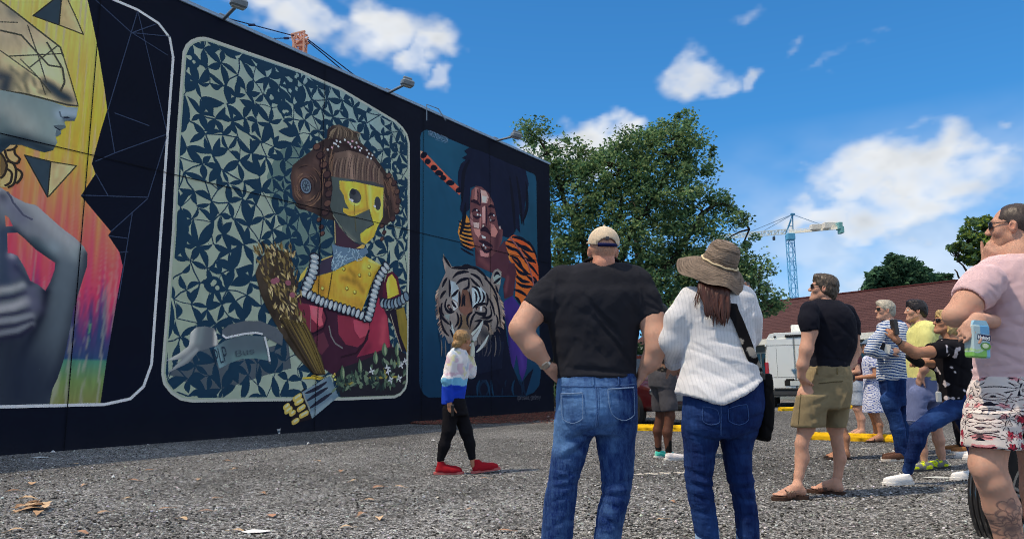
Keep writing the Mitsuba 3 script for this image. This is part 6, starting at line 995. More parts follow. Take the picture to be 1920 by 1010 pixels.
# cap: panelled crown with the opening and strap at the back, and a brim ahead
cap = sdf_mesh([ball((0, -.016, .048), (.087, .108, .094), 0)], .0055, cut=[(np.array([0, 0, .040]), (0, .12, -1.0))], carve=[ball((0, -.112, .030), (.054, .05, .040), 0), ball((0, -.016, .042), (.080, .101, .087), 0)]); v = np.array(cap.vertices); g = np.arctan2(v[:, 0], v[:, 1] + .016); sm = np.abs(np.sin(g * 3)) < .05; cap.vertices = v - vnormals(cap) * (.0018 * np.exp(-(np.sin(g * 3) / .06) ** 2))[:, None]
CAPC = lin(206, 190, 168); put(k + '__cap', place(cap, R, hc), 'cloth', lambda v: CAPC * tiny(v, 24), True)
put(k + '__cap__strap', place(tube(np.array([(.085 * math.sin(t), -.016 - .106 * math.cos(t), .030 + .004 * math.cos(t)) for t in np.linspace(-.62, .62, 14)]), .011, 6), R, hc), 'cloth', lin(28, 34, 78), True)
put(k + '__cap__buckle', place(rbox((-.004, -.118, .070), (.022, .008, .020), .003), R, hc), 'plastic', lin(70, 70, 80)); put(k + '__cap__button', place(trimesh.creation.icosphere(2, .008), R, hc + R @ np.array([0, -.016, .142])), 'cloth', CAPC, True)
bm = sdf_mesh([ball((0, .095, .052), (.078, .075, .010), 0)], .006, cut=[(np.array([0, .06, 0]), (0, -1, 0))]); put(k + '__cap__brim', place(bm, R, hc), 'cloth', CAPC, True)
wt = basis(J(1029, 688, d - .055) - J(1000, 650, d - .09)); put(k + '__watch', cat([place(trimesh.creation.annulus(.034, .039, .020), wt, J(1023, 681, d - .06)), place(rbox((0, .039, 0), (.036, .010, .034), .004), wt, J(1023, 681, d - .06))]), 'chrome', lin(170, 166, 160), 30)
for px, dd in ((1040, d + .03), (1134, d)): c0 = G(px, 1075); c0 = J(px, 1060, dd); shoe(numbered(k + '__shoe'), (c0[0], c0[1] - .06), (-.1, 1), .30, lin(60, 56, 54), lin(190, 186, 180))

# ---------------------------------------------------------------- woman in the straw hat and white shirt
k = thing('person', 'woman in a wide straw hat, loose white shirt and dark jeans, seen from behind', 'person'); d = 3.8
sh = sdf_mesh([pxloft([(536, 1318, 1382, d + .03, .07), (545, 1296, 1396, d + .02, .10), (560, 1280, 1410, d, .12), (590, 1276, 1414, d, .13), (630, 1283, 1413, d, .135), (670, 1281, 1415, d - .01, .145), (700, 1275, 1423, d - .015, .155), (722, 1269, 1429, d - .025, .185), (760, 1264, 1434, d - .03, .205)], .03, 2.3),
               *chain([J(1296, 560, d), J(1272, 600, d - .01), J(1258, 640, d + .02), J(1262, 672, d + .16)], [.066, .062, .056, .045], .04), *chain([J(1392, 560, d), J(1404, 598, d + .0), J(1404, 628, d + .05), J(1404, 580, d + .26)], [.064, .060, .056, .044], .04)], .009,
              cut=[(J(1272, 736, d - .1), np.array([-.32, .0, -1.0])), (J(1350, 757, d - .1), np.array([.02, .0, -1.0])), (J(1429, 713, d - .1), np.array([.50, .0, -1.0]))], carve=[pxloft([(740, 1284, 1428, d - .03, .18), (768, 1282, 1430, d - .03, .185)], 0, 2.3)])
sh = fold(sh, pcrease([(1285, 640, 1330, 670, .012, .008), (1288, 655, 1360, 690, .012, .009), (1320, 640, 1400, 655, .010, .008), (1340, 672, 1415, 690, .012, -.006), (1300, 690, 1380, 730, .012, .009), (1330, 740, 1425, 700, .014, .012), (1345, 748, 1428, 714, .010, -.008), (1290, 700, 1330, 745, .014, .007), (1296, 600, 1330, 590, .010, .006), (1300, 570, 1325, 600, .010, .006), (1380, 600, 1404, 585, .010, .007), (1285, 600, 1268, 620, .008, .006), (1264, 610, 1286, 590, .009, .006), (1400, 640, 1375, 660, .012, .007), (1310, 620, 1390, 628, .009, .005), (1284, 560, 1288, 625, .007, -.006), (1405, 560, 1398, 640, .007, -.006), (1350, 690, 1410, 720, .01, .006), (1290, 720, 1320, 755, .009, -.006)], d), .008, (5, 5, 8), 11, .002)
put(k + '__shirt', sh, 'linen', None, True)
put(k + '__shirt__collar', tube(np.array([J(1350 + 30 * math.cos(t), 538, d + .03) + np.array([0, .06 * math.sin(t), 0]) for t in np.linspace(0, 2 * np.pi, 24)]), .012, 6), 'linen', None, True)
for q, n_ in ((J(1262, 676, d + .17), J(1262, 672, d + .16) - J(1258, 640, d + .02)), (J(1404, 576, d + .28), J(1404, 580, d + .26) - J(1404, 628, d + .05))): put(k + '__shirt__cuff', place(trimesh.creation.cylinder(.047, .05, sections=20), basis(n_), q), 'linen', None, 30)
je = sdf_mesh([pxloft([(706, 1288, 1426, d, .125), (735, 1284, 1429, d - .02, .15), (765, 1282, 1429, d - .035, .165), (795, 1281, 1422, d - .03, .16), (818, 1282, 1414, d - .01, .14)], .03, 2.5),
               pxloft([(790, 1281, 1352, d - .02, .125), (822, 1282, 1348, d - .005, .12), (850, 1283, 1340, d, .11), (880, 1285, 1335, d, .10), (905, 1287, 1333, d, .092), (935, 1291, 1337, d + .01, .09), (960, 1296, 1342, d + .02, .088), (985, 1301, 1345, d + .02, .08), (1010, 1306, 1347, d + .03, .075)], .015, 2.2),
               pxloft([(790, 1350, 1421, d - .02, .125), (822, 1352, 1412, d - .005, .12), (850, 1357, 1407, d, .108), (880, 1363, 1407, d, .098), (905, 1368, 1411, d, .092), (940, 1376, 1415, d + .01, .09), (970, 1380, 1419, d + .01, .085), (1010, 1383, 1421, d + .02, .075)], .015, 2.2)], .009)
je = fold(je, pcrease([(1285, 760, 1345, 775, .010, .006), (1284, 785, 1340, 805, .010, .007), (1286, 812, 1345, 826, .009, .008), (1284, 845, 1338, 850, .008, .006), (1285, 880, 1334, 893, .009, .010), (1287, 892, 1334, 905, .008, -.007), (1287, 905, 1336, 912, .009, .009), (1290, 925, 1338, 938, .009, .007), (1296, 955, 1342, 962, .009, .006), (1425, 770, 1362, 790, .010, .006), (1418, 800, 1360, 820, .010, .007), (1410, 845, 1358, 850, .009, .006), (1366, 888, 1410, 882, .008, .009), (1368, 900, 1412, 898, .008, -.007), (1370, 910, 1413, 912, .008, .009), (1374, 930, 1415, 936, .009, .006), (1380, 960, 1418, 965, .008, .006), (1350, 745, 1352, 815, .009, -.012)], d), .006, (7, 7, 6), 14, .002)
put(k + '__jeans', je, 'denim_dark', None, True); put(k + '__jeans__stitching', cat([seam(je, [(1318, 762), (1346, 770), (1350, 790), (1334, 796), (1318, 788), (1318, 762)], .0016, 22), seam(je, [(1366, 766), (1400, 758), (1404, 785), (1386, 796), (1366, 786), (1366, 766)], .0016, 22), seam(je, [(1352, 760), (1352, 815)], .002, 10)]), 'cloth', lin(64, 92, 146), True)
for px, w in ((1326, .078), (1402, .074)): c0 = J(px, 1003, d + .025); put(k + '__jeans__cuff', place(trimesh.creation.annulus(w - .022, w - .004, .07, sections=28), np.diag([.80, 1.0, 1.0]), c0), 'cloth', lambda v: lin(140, 170, 206) * tiny(v, 60), 30)
R = headR(28, 14, 5); hc = J(1349, 494, d) - np.array([.30, -.40, .86]) * .062
bp = hand(J(1404, 572, d + .29), (-.1, .3, 1), (.2, 1, -.2), (.4, .5, .5, .5), size=.92); bq = hand(J(1262, 684, d + .20), (.2, 1, -.1), (-.6, 0, .7), (.4, .5, .5, .5), size=.92, right=False)
b1, c1 = skinmesh(bp + bq + [cone(J(1262, 670, d + .15), J(1262, 684, d + .20), .03, .027, .02), cone(J(1404, 590, d + .24), J(1404, 572, d + .29), .03, .027, .02), cone(J(1350, 520, d + .02), J(1350, 560, d + .02), .052, .06, .03), cone(J(1350, 560, d), J(1352, 720, d), .09, .09, .04), *chain([J(1317, 760, d), J(1310, 850, d), J(1314, 935, d), J(1327, 1000, d + .02)], [.05, .04, .035, .036], .02), *chain([J(1386, 760, d), J(1382, 850, d), J(1396, 940, d), J(1402, 1000, d + .02)], [.05, .04, .035, .036], .02), cone(J(1327, 1000, d + .02), J(1329, 1075, d + .02), .045, .036, .02), cone(J(1402, 1000, d + .02), J(1403, 1075, d + .02), .045, .036, .02)], PALE, .008, 3)
hm, hcl = add_head(k, hc, R, PALE, .86); body(k, [b1, hm], [c1, hcl])
for px in (1328, 1402): c0 = J(px, 1085, d + .02); shoe(numbered(k + '__shoe'), (c0[0], c0[1] - .06), (-.15, 1), .25, lin(200, 200, 200), lin(220, 220, 218))
# hair: a mass at the nape and separate locks falling over the shirt
AUB = lin(74, 42, 34); hp = [ball(J(1345, 526, d - .03), (.085, .075, .10), .03)]
locks = []
rh = np.random.default_rng(8)
for i in range(44):
    x0 = 1316 + 50 * rh.random(); dx = rh.normal(0, 5); y1 = 588 + 10 * rh.random() + (16 if 1345 < x0 < 1366 else 0) - (18 if x0 < 1322 else 0); x1 = x0 + (1348 - x0) * .25 + dx
    q = curve([J(x0, 522, d - .06), J(x0 + rh.normal(0, 2.5) - (3 if x0 < 1330 else 0), 545, d - .135), J((x0 + x1) / 2 + rh.normal(0, 4), 566, d - .15), J(x1, y1, d - .152 - .01 * rh.random())], 14); locks.append(tube(q, np.interp(np.linspace(0, 1, 14), [0, .5, .85, 1], [.016, .014, .009, .002]) * rh.uniform(.55, 1.0), 6))
for i in range(7): x0 = 1312 + 8 * rh.random(); locks.append(tube(curve([J(x0 + 6, 528, d - .06), J(x0 - 4 - 6 * rh.random(), 548, d - .11), J(x0 - 12 * rh.random() - 4, 562 + 20 * rh.random(), d - .13)], 10), np.linspace(.005, .0015, 10), 5))
put(k + '__hair', cat([hair_mesh(hp, .009, amp=.006)] + locks), 'hair', lambda v: hair_color(AUB, v, 3, .8, (120, 120, 16)), True)
# hat: crown and a drooping brim made of sewn straw rings
ax_ = np.array([.30, -.40, .86]); ax_ /= np.linalg.norm(ax_); HB = basis(ax_, [1, 0, 0]); hat_c = J(1349, 494, d - .0)
nr = []; th = np.linspace(0, 2 * np.pi, 97)[:-1]
prof = [(.0, .125), (.03, .124), (.054, .117), (.072, .100), (.081, .075), (.086, .042), (.090, .0), (.096, -.004)] + [(.096 + .0145 * i, -.004 - .004 * i - .0007 * i * i) for i in range(1, 7)]
for r, z in prof:
    w_ = max(0, r - .095) / .09; dro = -.022 * w_ * (1 + np.cos(th + 1.9)) * .8 + .016 * w_ * np.sin(3 * th + .5) + .006 * w_ * np.sin(7 * th); nr.append(np.c_[r * (1.03 + .13 * w_ * np.cos(th - 2.9)) * np.cos(th), r * 1.16 * np.sin(th), z + dro])
nr = np.array(nr); m_ = len(prof); i = np.arange(m_ - 1)[:, None]; j = np.arange(96)[None]; q = np.stack([i * 96 + j, (i + 1) * 96 + j, (i + 1) * 96 + (j + 1) % 96, i * 96 + (j + 1) % 96], -1).reshape(-1, 4)
hatm = trimesh.Trimesh(nr.reshape(-1, 3), np.vstack([q[:, [0, 1, 2]], q[:, [0, 2, 3]]]), process=False); hs = trimesh.Trimesh(*trimesh.remesh.subdivide_to_size(hatm.vertices, hatm.faces, .010), process=True)
def _hatcol(v):
    r = np.hypot(v[:, 0] / 1.03, v[:, 1] / 1.16); t = np.where(v[:, 2] > .01, v[:, 2] * 1.0, -r); ring = np.sin(t * 760 + 2 * fb(v, 20, 2)); n_ = fb(np.c_[v[:, :2] * 30, t * 160], 1, 3, 5); return np.clip(lin(114, 102, 92) * (1 + .34 * ring[:, None] + 1.5 * (n_[:, None] - .5)), .03, .6)
hl = np.array(hs.vertices); put(k + '__hat', place(hs, HB, hat_c), 'straw', _hatcol(hl), True)
put(k + '__hat__band', place(tube(np.array([(.0975 * math.cos(t), .110 * math.sin(t), .006 + .002 * math.sin(9 * t)) for t in np.linspace(0, 2 * np.pi, 60)]), .0055, 6), HB, hat_c), 'cloth', lin(214, 198, 164), True)
# bag and its patterned strap
def strapfn(v): return np.where((fb(v, 16, 2, 9) > .60)[:, None], lin(150, 146, 140), lin(20, 20, 24))
sp = np.array([J(1368, 562, d - .0), *[on_surface(sh, *q, off=.012) for q in ((1374, 578), (1384, 602), (1396, 632), (1408, 664))], J(1419, 692, d - .10), J(1427, 716, d - .04)]); cc = curve(sp, 40); tt = np.gradient(cc, axis=0); tt /= np.linalg.norm(tt, axis=1, keepdims=True); sd = np.cross(tt, [.05, -1, .1]); sd /= np.linalg.norm(sd, axis=1, keepdims=True); nn = np.cross(sd, tt); wv = .027
ring = np.stack([cc - sd * wv + nn * .002, cc + sd * wv + nn * .002, cc + sd * wv - nn * .002, cc - sd * wv - nn * .002], 1); i = np.arange(39)[:, None]; j = np.arange(4)[None]; st = tm((ring.reshape(-1, 3), np.stack([i * 4 + j, (i + 1) * 4 + j, (i + 1) * 4 + (j + 1) % 4, i * 4 + (j + 1) % 4], -1).reshape(-1, 4))); st = trimesh.Trimesh(*trimesh.remesh.subdivide_to_size(st.vertices, st.faces, .008), process=False)
kb = thing('shoulder_bag', 'black shoulder bag on a black and white patterned strap across the white shirt', 'bag'); put(kb + '__strap', st, 'cloth', strapfn, False)
bg = fold(sdf_mesh([pxloft([(700, 1418, 1440, d + .02, .10), (730, 1414, 1441, d + .02, .13), (790, 1412, 1441, d + .02, .14), (815, 1412, 1437, d + .02, .13), (824, 1422, 1434, d + .02, .11)], .02, 3)], .009), pcrease([(1416, 720, 1440, 735, .01, .006), (1416, 790, 1438, 812, .01, .006), (1430, 710, 1424, 800, .01, .005)], d), .006, (9, 9, 9), 2)
put(kb + '__pouch', bg, 'cloth', lin(17, 17, 20), True); put(kb + '__buckle', rbox(J(1426, 706, d - .08), (.05, .012, .035), .004), 'plastic', (.02, .02, .02)); put(kb + '__flap', patch(bg, [(1412, 700), (1444, 700), (1444, 760), (1412, 760)], .005), 'cloth', lin(20, 20, 23), True)
kp = thing('phone', 'phone held up ahead by the woman in the straw hat', 'phone'); put(kp + '__case', rbox(J(1396, 552, d + .30), (.075, .010, .15), .004, rotx(-.2)), 'plastic', (.02, .02, .022)); put(kp + '__screen', rbox(J(1396, 552, d + .2935), (.068, .003, .14), .001, rotx(-.2)), 'pane')

# ---------------------------------------------------------------- woman walking past the murals
k = thing('person', 'woman in a white and blue sweatshirt, black leggings and red shoes walking past the mural', 'person'); d = 8.30
sw = sdf_mesh([pxloft([(652, 848, 872, d, .07), (660, 842, 876, d, .10), (675, 836, 879, d, .12), (700, 831, 878, d, .125), (730, 828, 874, d, .125), (758, 827, 871, d, .13)], .03, 2.2), *chain([J(848, 668, d - .10), J(838, 712, d - .17), J(842, 748, d - .15)], [.062, .058, .046], .03), *chain([J(868, 670, d + .06), J(884, 700, d + .10), J(886, 690, d + .10), J(882, 668, d + .06)], [.055, .052, .046, .040], .03)], .012,
              cut=[(J(850, 757, d), (.1, 0, -1)), (J(858, 652, d), (.25, 0, 1))])
sw = fold(sw, pcrease([(836, 690, 850, 705, .02, .012), (834, 720, 850, 728, .02, .012), (850, 735, 866, 728, .02, .010), (842, 680, 846, 740, .012, .008), (858, 690, 872, 715, .02, .01)], d), .012, (7, 7, 6), 3)
zA, zB, zC = J(850, 708, d)[2], J(850, 716, d)[2], J(850, 721, d)[2]
def swc(v):
    n = fb(v, 9, 3, 2)[:, None]; n2 = fb(v, 12, 3, 6)[:, None]; z = v[:, 2:3] + .10 * (fb(v, 9, 3, 4)[:, None] - .5); w = lin(222, 220, 224) * np.ones((len(v), 3)); w = np.where(n > .62, lin(224, 222, 180), w); w = np.where(n2 > .62, lin(214, 190, 206), w); w = np.where(n2 < .40, lin(180, 196, 214), w)
    c = np.where(z < zA, lin(120, 186, 222), w); c = np.where((z < zA + .03) & (z > zA), lin(230, 232, 236), c); c = np.where(z < zC, lin(30, 66, 190), c); return c * tiny(v, 8)
put(k + '__sweatshirt', sw, 'jersey', swc, True)
lg = sdf_mesh([pxloft([(745, 832, 871, d, .13), (760, 831, 874, d, .14), (778, 832, 876, d, .13)], .03, 2.2), *chain([J(845, 768, d - .05), J(842, 805, d - .05), J(832, 835, d - .04), J(826, 860, d - .03)], [.085, .075, .058, .042], .03), *chain([J(861, 768, d + .06), J(874, 808, d + .05), J(881, 832, d + .04), J(885, 856, d + .03)], [.088, .072, .058, .042], .03), cone(J(836, 834, d - .05), J(829, 850, d - .04), .05, .042, .02)], .012)
put(k + '__leggings', fold(lg, (), .006, (9, 9, 9), 2, .004), 'cloth', lambda v: lin(22, 22, 28) * tiny(v), True)
R = headR(-38, 2, 0); hc = J(868, 639, d); hd = hand(J(843, 757, d - .15), (.1, .1, -1), (-.6, -.8, 0), (.5, .6, .6, .6), size=.95, right=False); he = hand(J(881, 664, d + .05), (-.1, -.1, 1), (.8, .5, 0), (.7, .8, .8, .8), size=.95)
b1, c1 = skinmesh(hd + he + [cone(J(842, 745, d - .15), J(843, 757, d - .15), .034, .027, .02), cone(J(882, 676, d + .07), J(881, 664, d + .05), .032, .026, .02), cone(J(860, 648, d), J(858, 668, d), .046, .055, .02), cone(J(858, 668, d), J(852, 765, d), .08, .08, .03), cone(J(845, 768, d - .05), J(826, 860, d - .03), .05, .03, .02), cone(J(861, 768, d + .06), J(885, 856, d + .03), .05, .03, .02), cone(J(826, 858, d - .03), J(826, 876, d - .03), .032, .032, .02), cone(J(885, 854, d + .03), J(888, 872, d + .03), .032, .032, .02)], TAN, .009, 3)
hm, hcl = add_head(k, hc, R, TAN, .97); body(k, [b1, hm], [c1, hcl])
hr = hair_mesh([SKULL(.011, .004, -.004), ball((.0, -.132, -.040), (.040, .036, .038), .015), ball((0, -.09, -.03), (.055, .035, .045), .03)], .005, carve=FACECUT + [ball((.088, .012, -.03), (.022, .034, .036), 0), ball((-.088, .012, -.03), (.022, .034, .036), 0)], amp=.003, stretch=(40, 20, 90)); put(k + '__hair', place(hr, R, hc), 'hair', lambda v: hair_color(lin(150, 118, 78), v, 2, .8), True); put(k + '__hair__band', place(trimesh.creation.torus(.022, .006), R @ rotx(1.57), hc + R @ np.array([0, -.10, -.014])), 'cloth', lin(60, 50, 44), True)
shoe(numbered(k + '__shoe'), J(817, 884, d - .03)[:2], (1, .05), .29, lin(150, 28, 40), lin(176, 96, 96), .045, laces=lin(150, 30, 40)); shoe(numbered(k + '__shoe'), J(887, 884, d + .03)[:2], (1, .1), .29, lin(158, 30, 42), lin(180, 100, 100), .045, pitch=.12, laces=lin(160, 30, 42))
kc = thing('bottle', 'pale drink bottle raised to her mouth by the walking woman', 'bottle'); put(kc + '__glass', place(trimesh.creation.revolve(np.array([(0, 0), (.026, 0), (.028, .1), (.012, .14), (.012, .165), (0, .165)]), sections=16), rotx(-.1), J(886, 668, d + .02)), 'plastic', lin(200, 206, 190), 30); put(kc + '__cap', place(trimesh.creation.cylinder(.013, .02, sections=12), np.eye(3), J(886, 668, d + .02) + [0, .016, .172]), 'plastic', lin(60, 90, 60), 30)
kc = thing('phone', 'small dark phone in the lowered hand of the walking woman', 'phone'); put(kc + '__case', rbox(J(849, 768, d - .16), (.03, .072, .13), .006, rotx(.2)), 'plastic', (.02, .02, .022)); put(kc + '__screen', rbox(J(849, 768, d - .16) + [-.0155, 0, 0], (.002, .062, .115), .0006, rotx(.2)), 'pane')
# ---------------------------------------------------------------- man in khaki shorts, in profile
k = thing('person', 'man in a black tee, khaki shorts and slide sandals, hand in his pocket', 'person'); d = 6.44
sl = [J(1518, 582, d - .17), J(1516, 600, d - .20), J(1519, 620, d - .20)]; sr = [J(1586, 586, d + .10), J(1595, 606, d + .12), J(1598, 630, d + .12)]
ts = sdf_mesh([pxloft([(560, 1530, 1562, d, .07), (570, 1514, 1580, d, .13), (582, 1507, 1592, d, .18), (600, 1504, 1599, d, .20), (625, 1506, 1602, d, .19), (650, 1514, 1602, d, .175), (672, 1519, 1594, d, .165), (693, 1518, 1587, d, .165)], .03, 2.3), sleeve(sl, [.082, .080, .078]), sleeve(sr, [.08, .078, .076])], .011, cut=[(J(1545, 562, d), (.1, 0, 1)), (J(1550, 690, d), (0, 0, -1))], carve=[cuff_hole(sl, .066), cuff_hole(sr, .064)])
ts = fold(ts, pcrease([(1540, 600, 1590, 640, .02, .008), (1525, 640, 1560, 680, .02, .010), (1590, 640, 1560, 688, .02, .010), (1520, 670, 1580, 680, .014, .008), (1510, 590, 1530, 612, .012, .006)], d), .009, (6, 6, 5), 7, .003)
put(k + '__shirt', ts, 'jersey', lambda v: lin(25, 27, 38) * tiny(v, 5), True); put(k + '__shirt__collar', tube(np.array([J(1546 + 17 * math.cos(t), 564, d) + np.array([0, .08 * math.sin(t), .008 * math.sin(t)]) for t in np.linspace(0, 2 * np.pi, 24)]), .010, 6), 'cloth', lin(22, 24, 33), True)
hp1 = [J(1512, 790, d - .06), J(1514, 797, d - .06)]
so = sdf_mesh([pxloft([(686, 1518, 1588, d, .16), (710, 1506, 1593, d, .18), (740, 1498, 1593, d, .185), (765, 1494, 1590, d, .17)], .03, 2.4), pxloft([(740, 1496, 1550, d - .08, .13), (770, 1490, 1547, d - .07, .13), (800, 1485, 1545, d - .05, .132)], .03, 2.2), pxloft([(740, 1542, 1594, d + .09, .13), (770, 1546, 1589, d + .09, .125), (800, 1548, 1583, d + .08, .12)], .02, 2.2)], .011,
              carve=[pxloft([(792, 1492, 1538, d - .055, .105), (812, 1491, 1539, d - .05, .107)], 0, 2.2), pxloft([(792, 1553, 1578, d + .085, .095), (812, 1553, 1578, d + .08, .095)], 0, 2.2)])
so = fold(so, pcrease([(1510, 720, 1560, 700, .014, .007), (1500, 760, 1545, 740, .016, .009), (1545, 790, 1580, 720, .014, -.012), (1500, 790, 1530, 770, .014, .008), (1498, 730, 1510, 795, .012, .006), (1560, 770, 1590, 740, .014, .008), (1520, 705, 1590, 712, .008, .005), (1516, 760, 1520, 798, .012, .006)], d), .009, (7, 7, 6), 9, .003); KH = lambda v: lin(134, 122, 96) * tiny(v, 6)
put(k + '__shorts', so, 'jersey', KH, True); put(k + '__shorts__pocket_welt', seam(so, [(1535, 718), (1580, 714)], .0035, 10), 'cloth', lin(96, 86, 62), True); put(k + '__shorts__side_seam', seam(so, [(1506, 712), (1500, 750), (1497, 795)], .0025, 16), 'cloth', lin(104, 94, 68), True); put(k + '__shorts__belt_loop', cat([seam(so, [(1532, 690), (1532, 701)], .006, 4), seam(so, [(1570, 690), (1570, 701)], .006, 4)]), 'cloth', lin(120, 108, 78), True)
R = headR(68, 10, 0); hc = J(1543, 542, d)
ha = hand(J(1502, 706, d - .16), J(1510, 722, d - .10) - J(1502, 706, d - .16), (-.8, -.6, 0), (.3, .3, .3, .3), (.8, .4, .2), 1.0, right=False)
lf, rf = J(1500, 930, d - .14), J(1572, 932, d + .10); lf[2] = rf[2] = .025; LD, RD = np.array([-1, -.12, 0]), np.array([-.75, .65, 0])
b1, c1 = skinmesh(chain([J(1517, 590, d - .18), J(1518, 622, d - .20), J(1512, 655, d - .22), J(1505, 684, d - .20), J(1502, 706, d - .16)], [.064, .062, .054, .045, .032], .03) + ha + chain([J(1588, 592, d + .11), J(1598, 632, d + .13), J(1602, 658, d + .15), J(1596, 680, d + .10), J(1590, 690, d + .04)], [.062, .058, .052, .042, .034], .03) + hand(J(1590, 690, d + .04), (-.8, -.6, -.3), (.5, -.5, .2), (.4, .4, .4, .4))
    + [cone(J(1547, 556, d), J(1548, 575, d), .060, .075, .03), cone(J(1548, 580, d), J(1552, 700, d), .1, .1, .04), cone(J(1515, 740, d - .07), J(1512, 800, d - .06), .09, .075, .03), cone(J(1560, 740, d + .08), J(1566, 800, d + .08), .09, .075, .03)]
    + chain([J(1512, 800, d - .06), J(1503, 832, d - .06), J(1504, 858, d - .05), J(1498, 890, d - .08), J(1494, 912, d - .10)], [.066, .053, .058, .038, .032], .02) + chain([J(1566, 800, d + .08), J(1570, 830, d + .09), J(1575, 858, d + .10), J(1571, 890, d + .10), J(1569, 914, d + .10)], [.062, .049, .052, .036, .032], .02) + [cone(J(1494, 906, d - .10), np.array([*J(1503, 925, d - .11)[:2], .06]),   .031, .034, .02), cone(J(1569, 908, d + .10), np.array([*J(1573, 926, d + .08)[:2], .06]), .036, .036, .03)]
    + foot(J(1508, 925, d - .12)[:2], LD, .27, .028) + foot(J(1578, 926, d + .06)[:2], RD, .27, .028), PALE, .008, 5)
hm, hcl = add_head(k, hc, R, PALE, 1.05, .25); body(k, [b1, hm], [c1, hcl]); glasses(k, hc, R, 1.05)
hr = hair_mesh([SKULL(.012, .006), ball((0, -.075, -.035), (.066, .045, .058), .03), ball((0, .045, .100), (.055, .045, .026), .03), ball((.06, -.03, -.01), (.02, .04, .04), .02), ball((-.06, -.03, -.01), (.02, .04, .04), .02)], .006, carve=FACECUT + [ball((.088, .01, -.01), (.022, .03, .03), 0), ball((-.088, .01, -.01), (.022, .03, .03), 0)], amp=.007, stretch=(70, 70, 22)); put(k + '__hair', place(hr, R, hc, 1.05), 'hair', lambda v: hair_color(lin(74, 66, 58), v, 4, .8), True)
for hl, dd, zz in ((J(1511, 927, d - .12), LD, .0), (J(1581, 928, d + .06), RD, .0)):
    sk = put(k + '__sandal', place(sole(hl[:2], dd, .285, .105, .028), np.eye(3), (0, 0, .0)), 'rubber', lin(70, 52, 44)); u = dd / np.linalg.norm(dd); sv = np.array([u[1], -u[0], 0])
    for a_ in (.50, .64): c0 = np.array([*hl[:2], 0]) + u * a_ * .27; put(sk + '__strap', cat([tube(np.array([c0 + sv * .056 * math.cos(t) + UPZ * (.022 + .062 * math.sin(t) - .05 * (a_ - .5)) + u * o for t in np.linspace(0, np.pi, 12)]), .009, 6) for o in (-.012, 0, .012)]), 'plastic', lin(74, 50, 40), True)

def simple_shoes(k, pts, dirs, L, col, sole_c, **kw):
    for q, dd in zip(pts, dirs): shoe(numbered(k + '__shoe'), q[:2], dd, L, col, sole_c, **kw)
# ---------------------------------------------------------------- grey-haired man in the striped shirt
k = thing('person', 'grey haired man with glasses in a blue and white striped shirt, arms folded', 'person'); d = 9.15
def _stripe(p, n, uv):
    z = p.z + .16 * p.x + .03 * mikit.noise(p.x * 9, p.y * 9, p.z * 9); s = mikit.smoothstep(.0, .4, dr.sin(z * 190)); return mikit.mix(lin(212, 220, 230).tolist(), lin(38, 76, 140).tolist(), s)
mat('striped', 0.95, P(_stripe), 0.12, bump=(P(_jersey_h), 0.0035))
ss = sdf_mesh([pxloft([(600, 1656, 1690, d, .08), (610, 1646, 1697, d, .15), (630, 1648, 1700, d, .19), (655, 1650, 1702, d, .19), (685, 1647, 1705, d, .185), (715, 1648, 1704, d, .18)], .03, 2.3), *chain([J(1658, 618, d - .18), J(1640, 640, d - .24), J(1632, 657, d - .26), J(1650, 664, d - .22), J(1668, 660, d - .20)], [.072, .066, .060, .054, .044], .04), *chain([J(1684, 618, d + .15), J(1650, 655, d + .1), J(1640, 664, d - .1)], [.07, .06, .05], .04)], .012, cut=[(J(1672, 601, d), (.1, 0, 1)), (J(1676, 713, d), (0, 0, -1))])
ss = fold(ss, pcrease([(1650, 640, 1690, 650, .02, .012), (1660, 670, 1700, 690, .02, .012), (1655, 690, 1700, 705, .02, .010), (1640, 640, 1655, 650, .014, .008)], d), .012, (6, 6, 5), 3)
put(k + '__shirt', ss, 'striped', None, True); put(k + '__shirt__collar', tube(np.array([J(1672 + 17 * math.cos(t), 602, d) + np.array([0, .07 * math.sin(t), 0]) for t in np.linspace(0, 2 * np.pi, 22)]), .012, 6), 'cloth', lin(70, 90, 120), True)
je = sdf_mesh([pxloft([(708, 1650, 1702, d, .17), (735, 1655, 1701, d, .175), (760, 1662, 1700, d, .16)], .03, 2.4), *chain([J(1668, 750, d - .09), J(1683, 800, d - .08), J(1692, 852, d - .06)], [.105, .078, .075], .03), *chain([J(1684, 750, d + .10), J(1694, 800, d + .10), J(1697, 850, d + .10)], [.105, .078, .072], .03)], .012)
put(k + '__jeans', fold(je, pcrease([(1660, 770, 1690, 765, .02, .01), (1672, 800, 1696, 795, .016, .012), (1680, 835, 1700, 840, .02, .012)], d), .01, (8, 8, 8), 2), 'denim_dark', None, True)
R = headR(82, 4, 0); hc = J(1659, 582, d); hd = hand(J(1668, 660, d - .21), (1, .0, .25), (0, -1, .1), (.4, .4, .4, .4))
b1, c1 = skinmesh(hd + [cone(J(1664, 594, d), J(1670, 612, d), .058, .07, .02), cone(J(1670, 612, d), J(1676, 715, d), .1, .1, .03), *chain([J(1669, 755, d - .08), J(1683, 800, d - .08), J(1692, 852, d - .06)], [.05, .04, .036], .02), *chain([J(1684, 755, d + .10), J(1694, 800, d + .10), J(1697, 850, d + .10)], [.05, .04, .036], .02)], PALE, .010, 5)
hm, hcl = add_head(k, hc, R, PALE, 1.03, .1); body(k, [b1, hm], [c1, hcl]); glasses(k, hc, R, 1.03, (.05, .03, .03), 'pane')
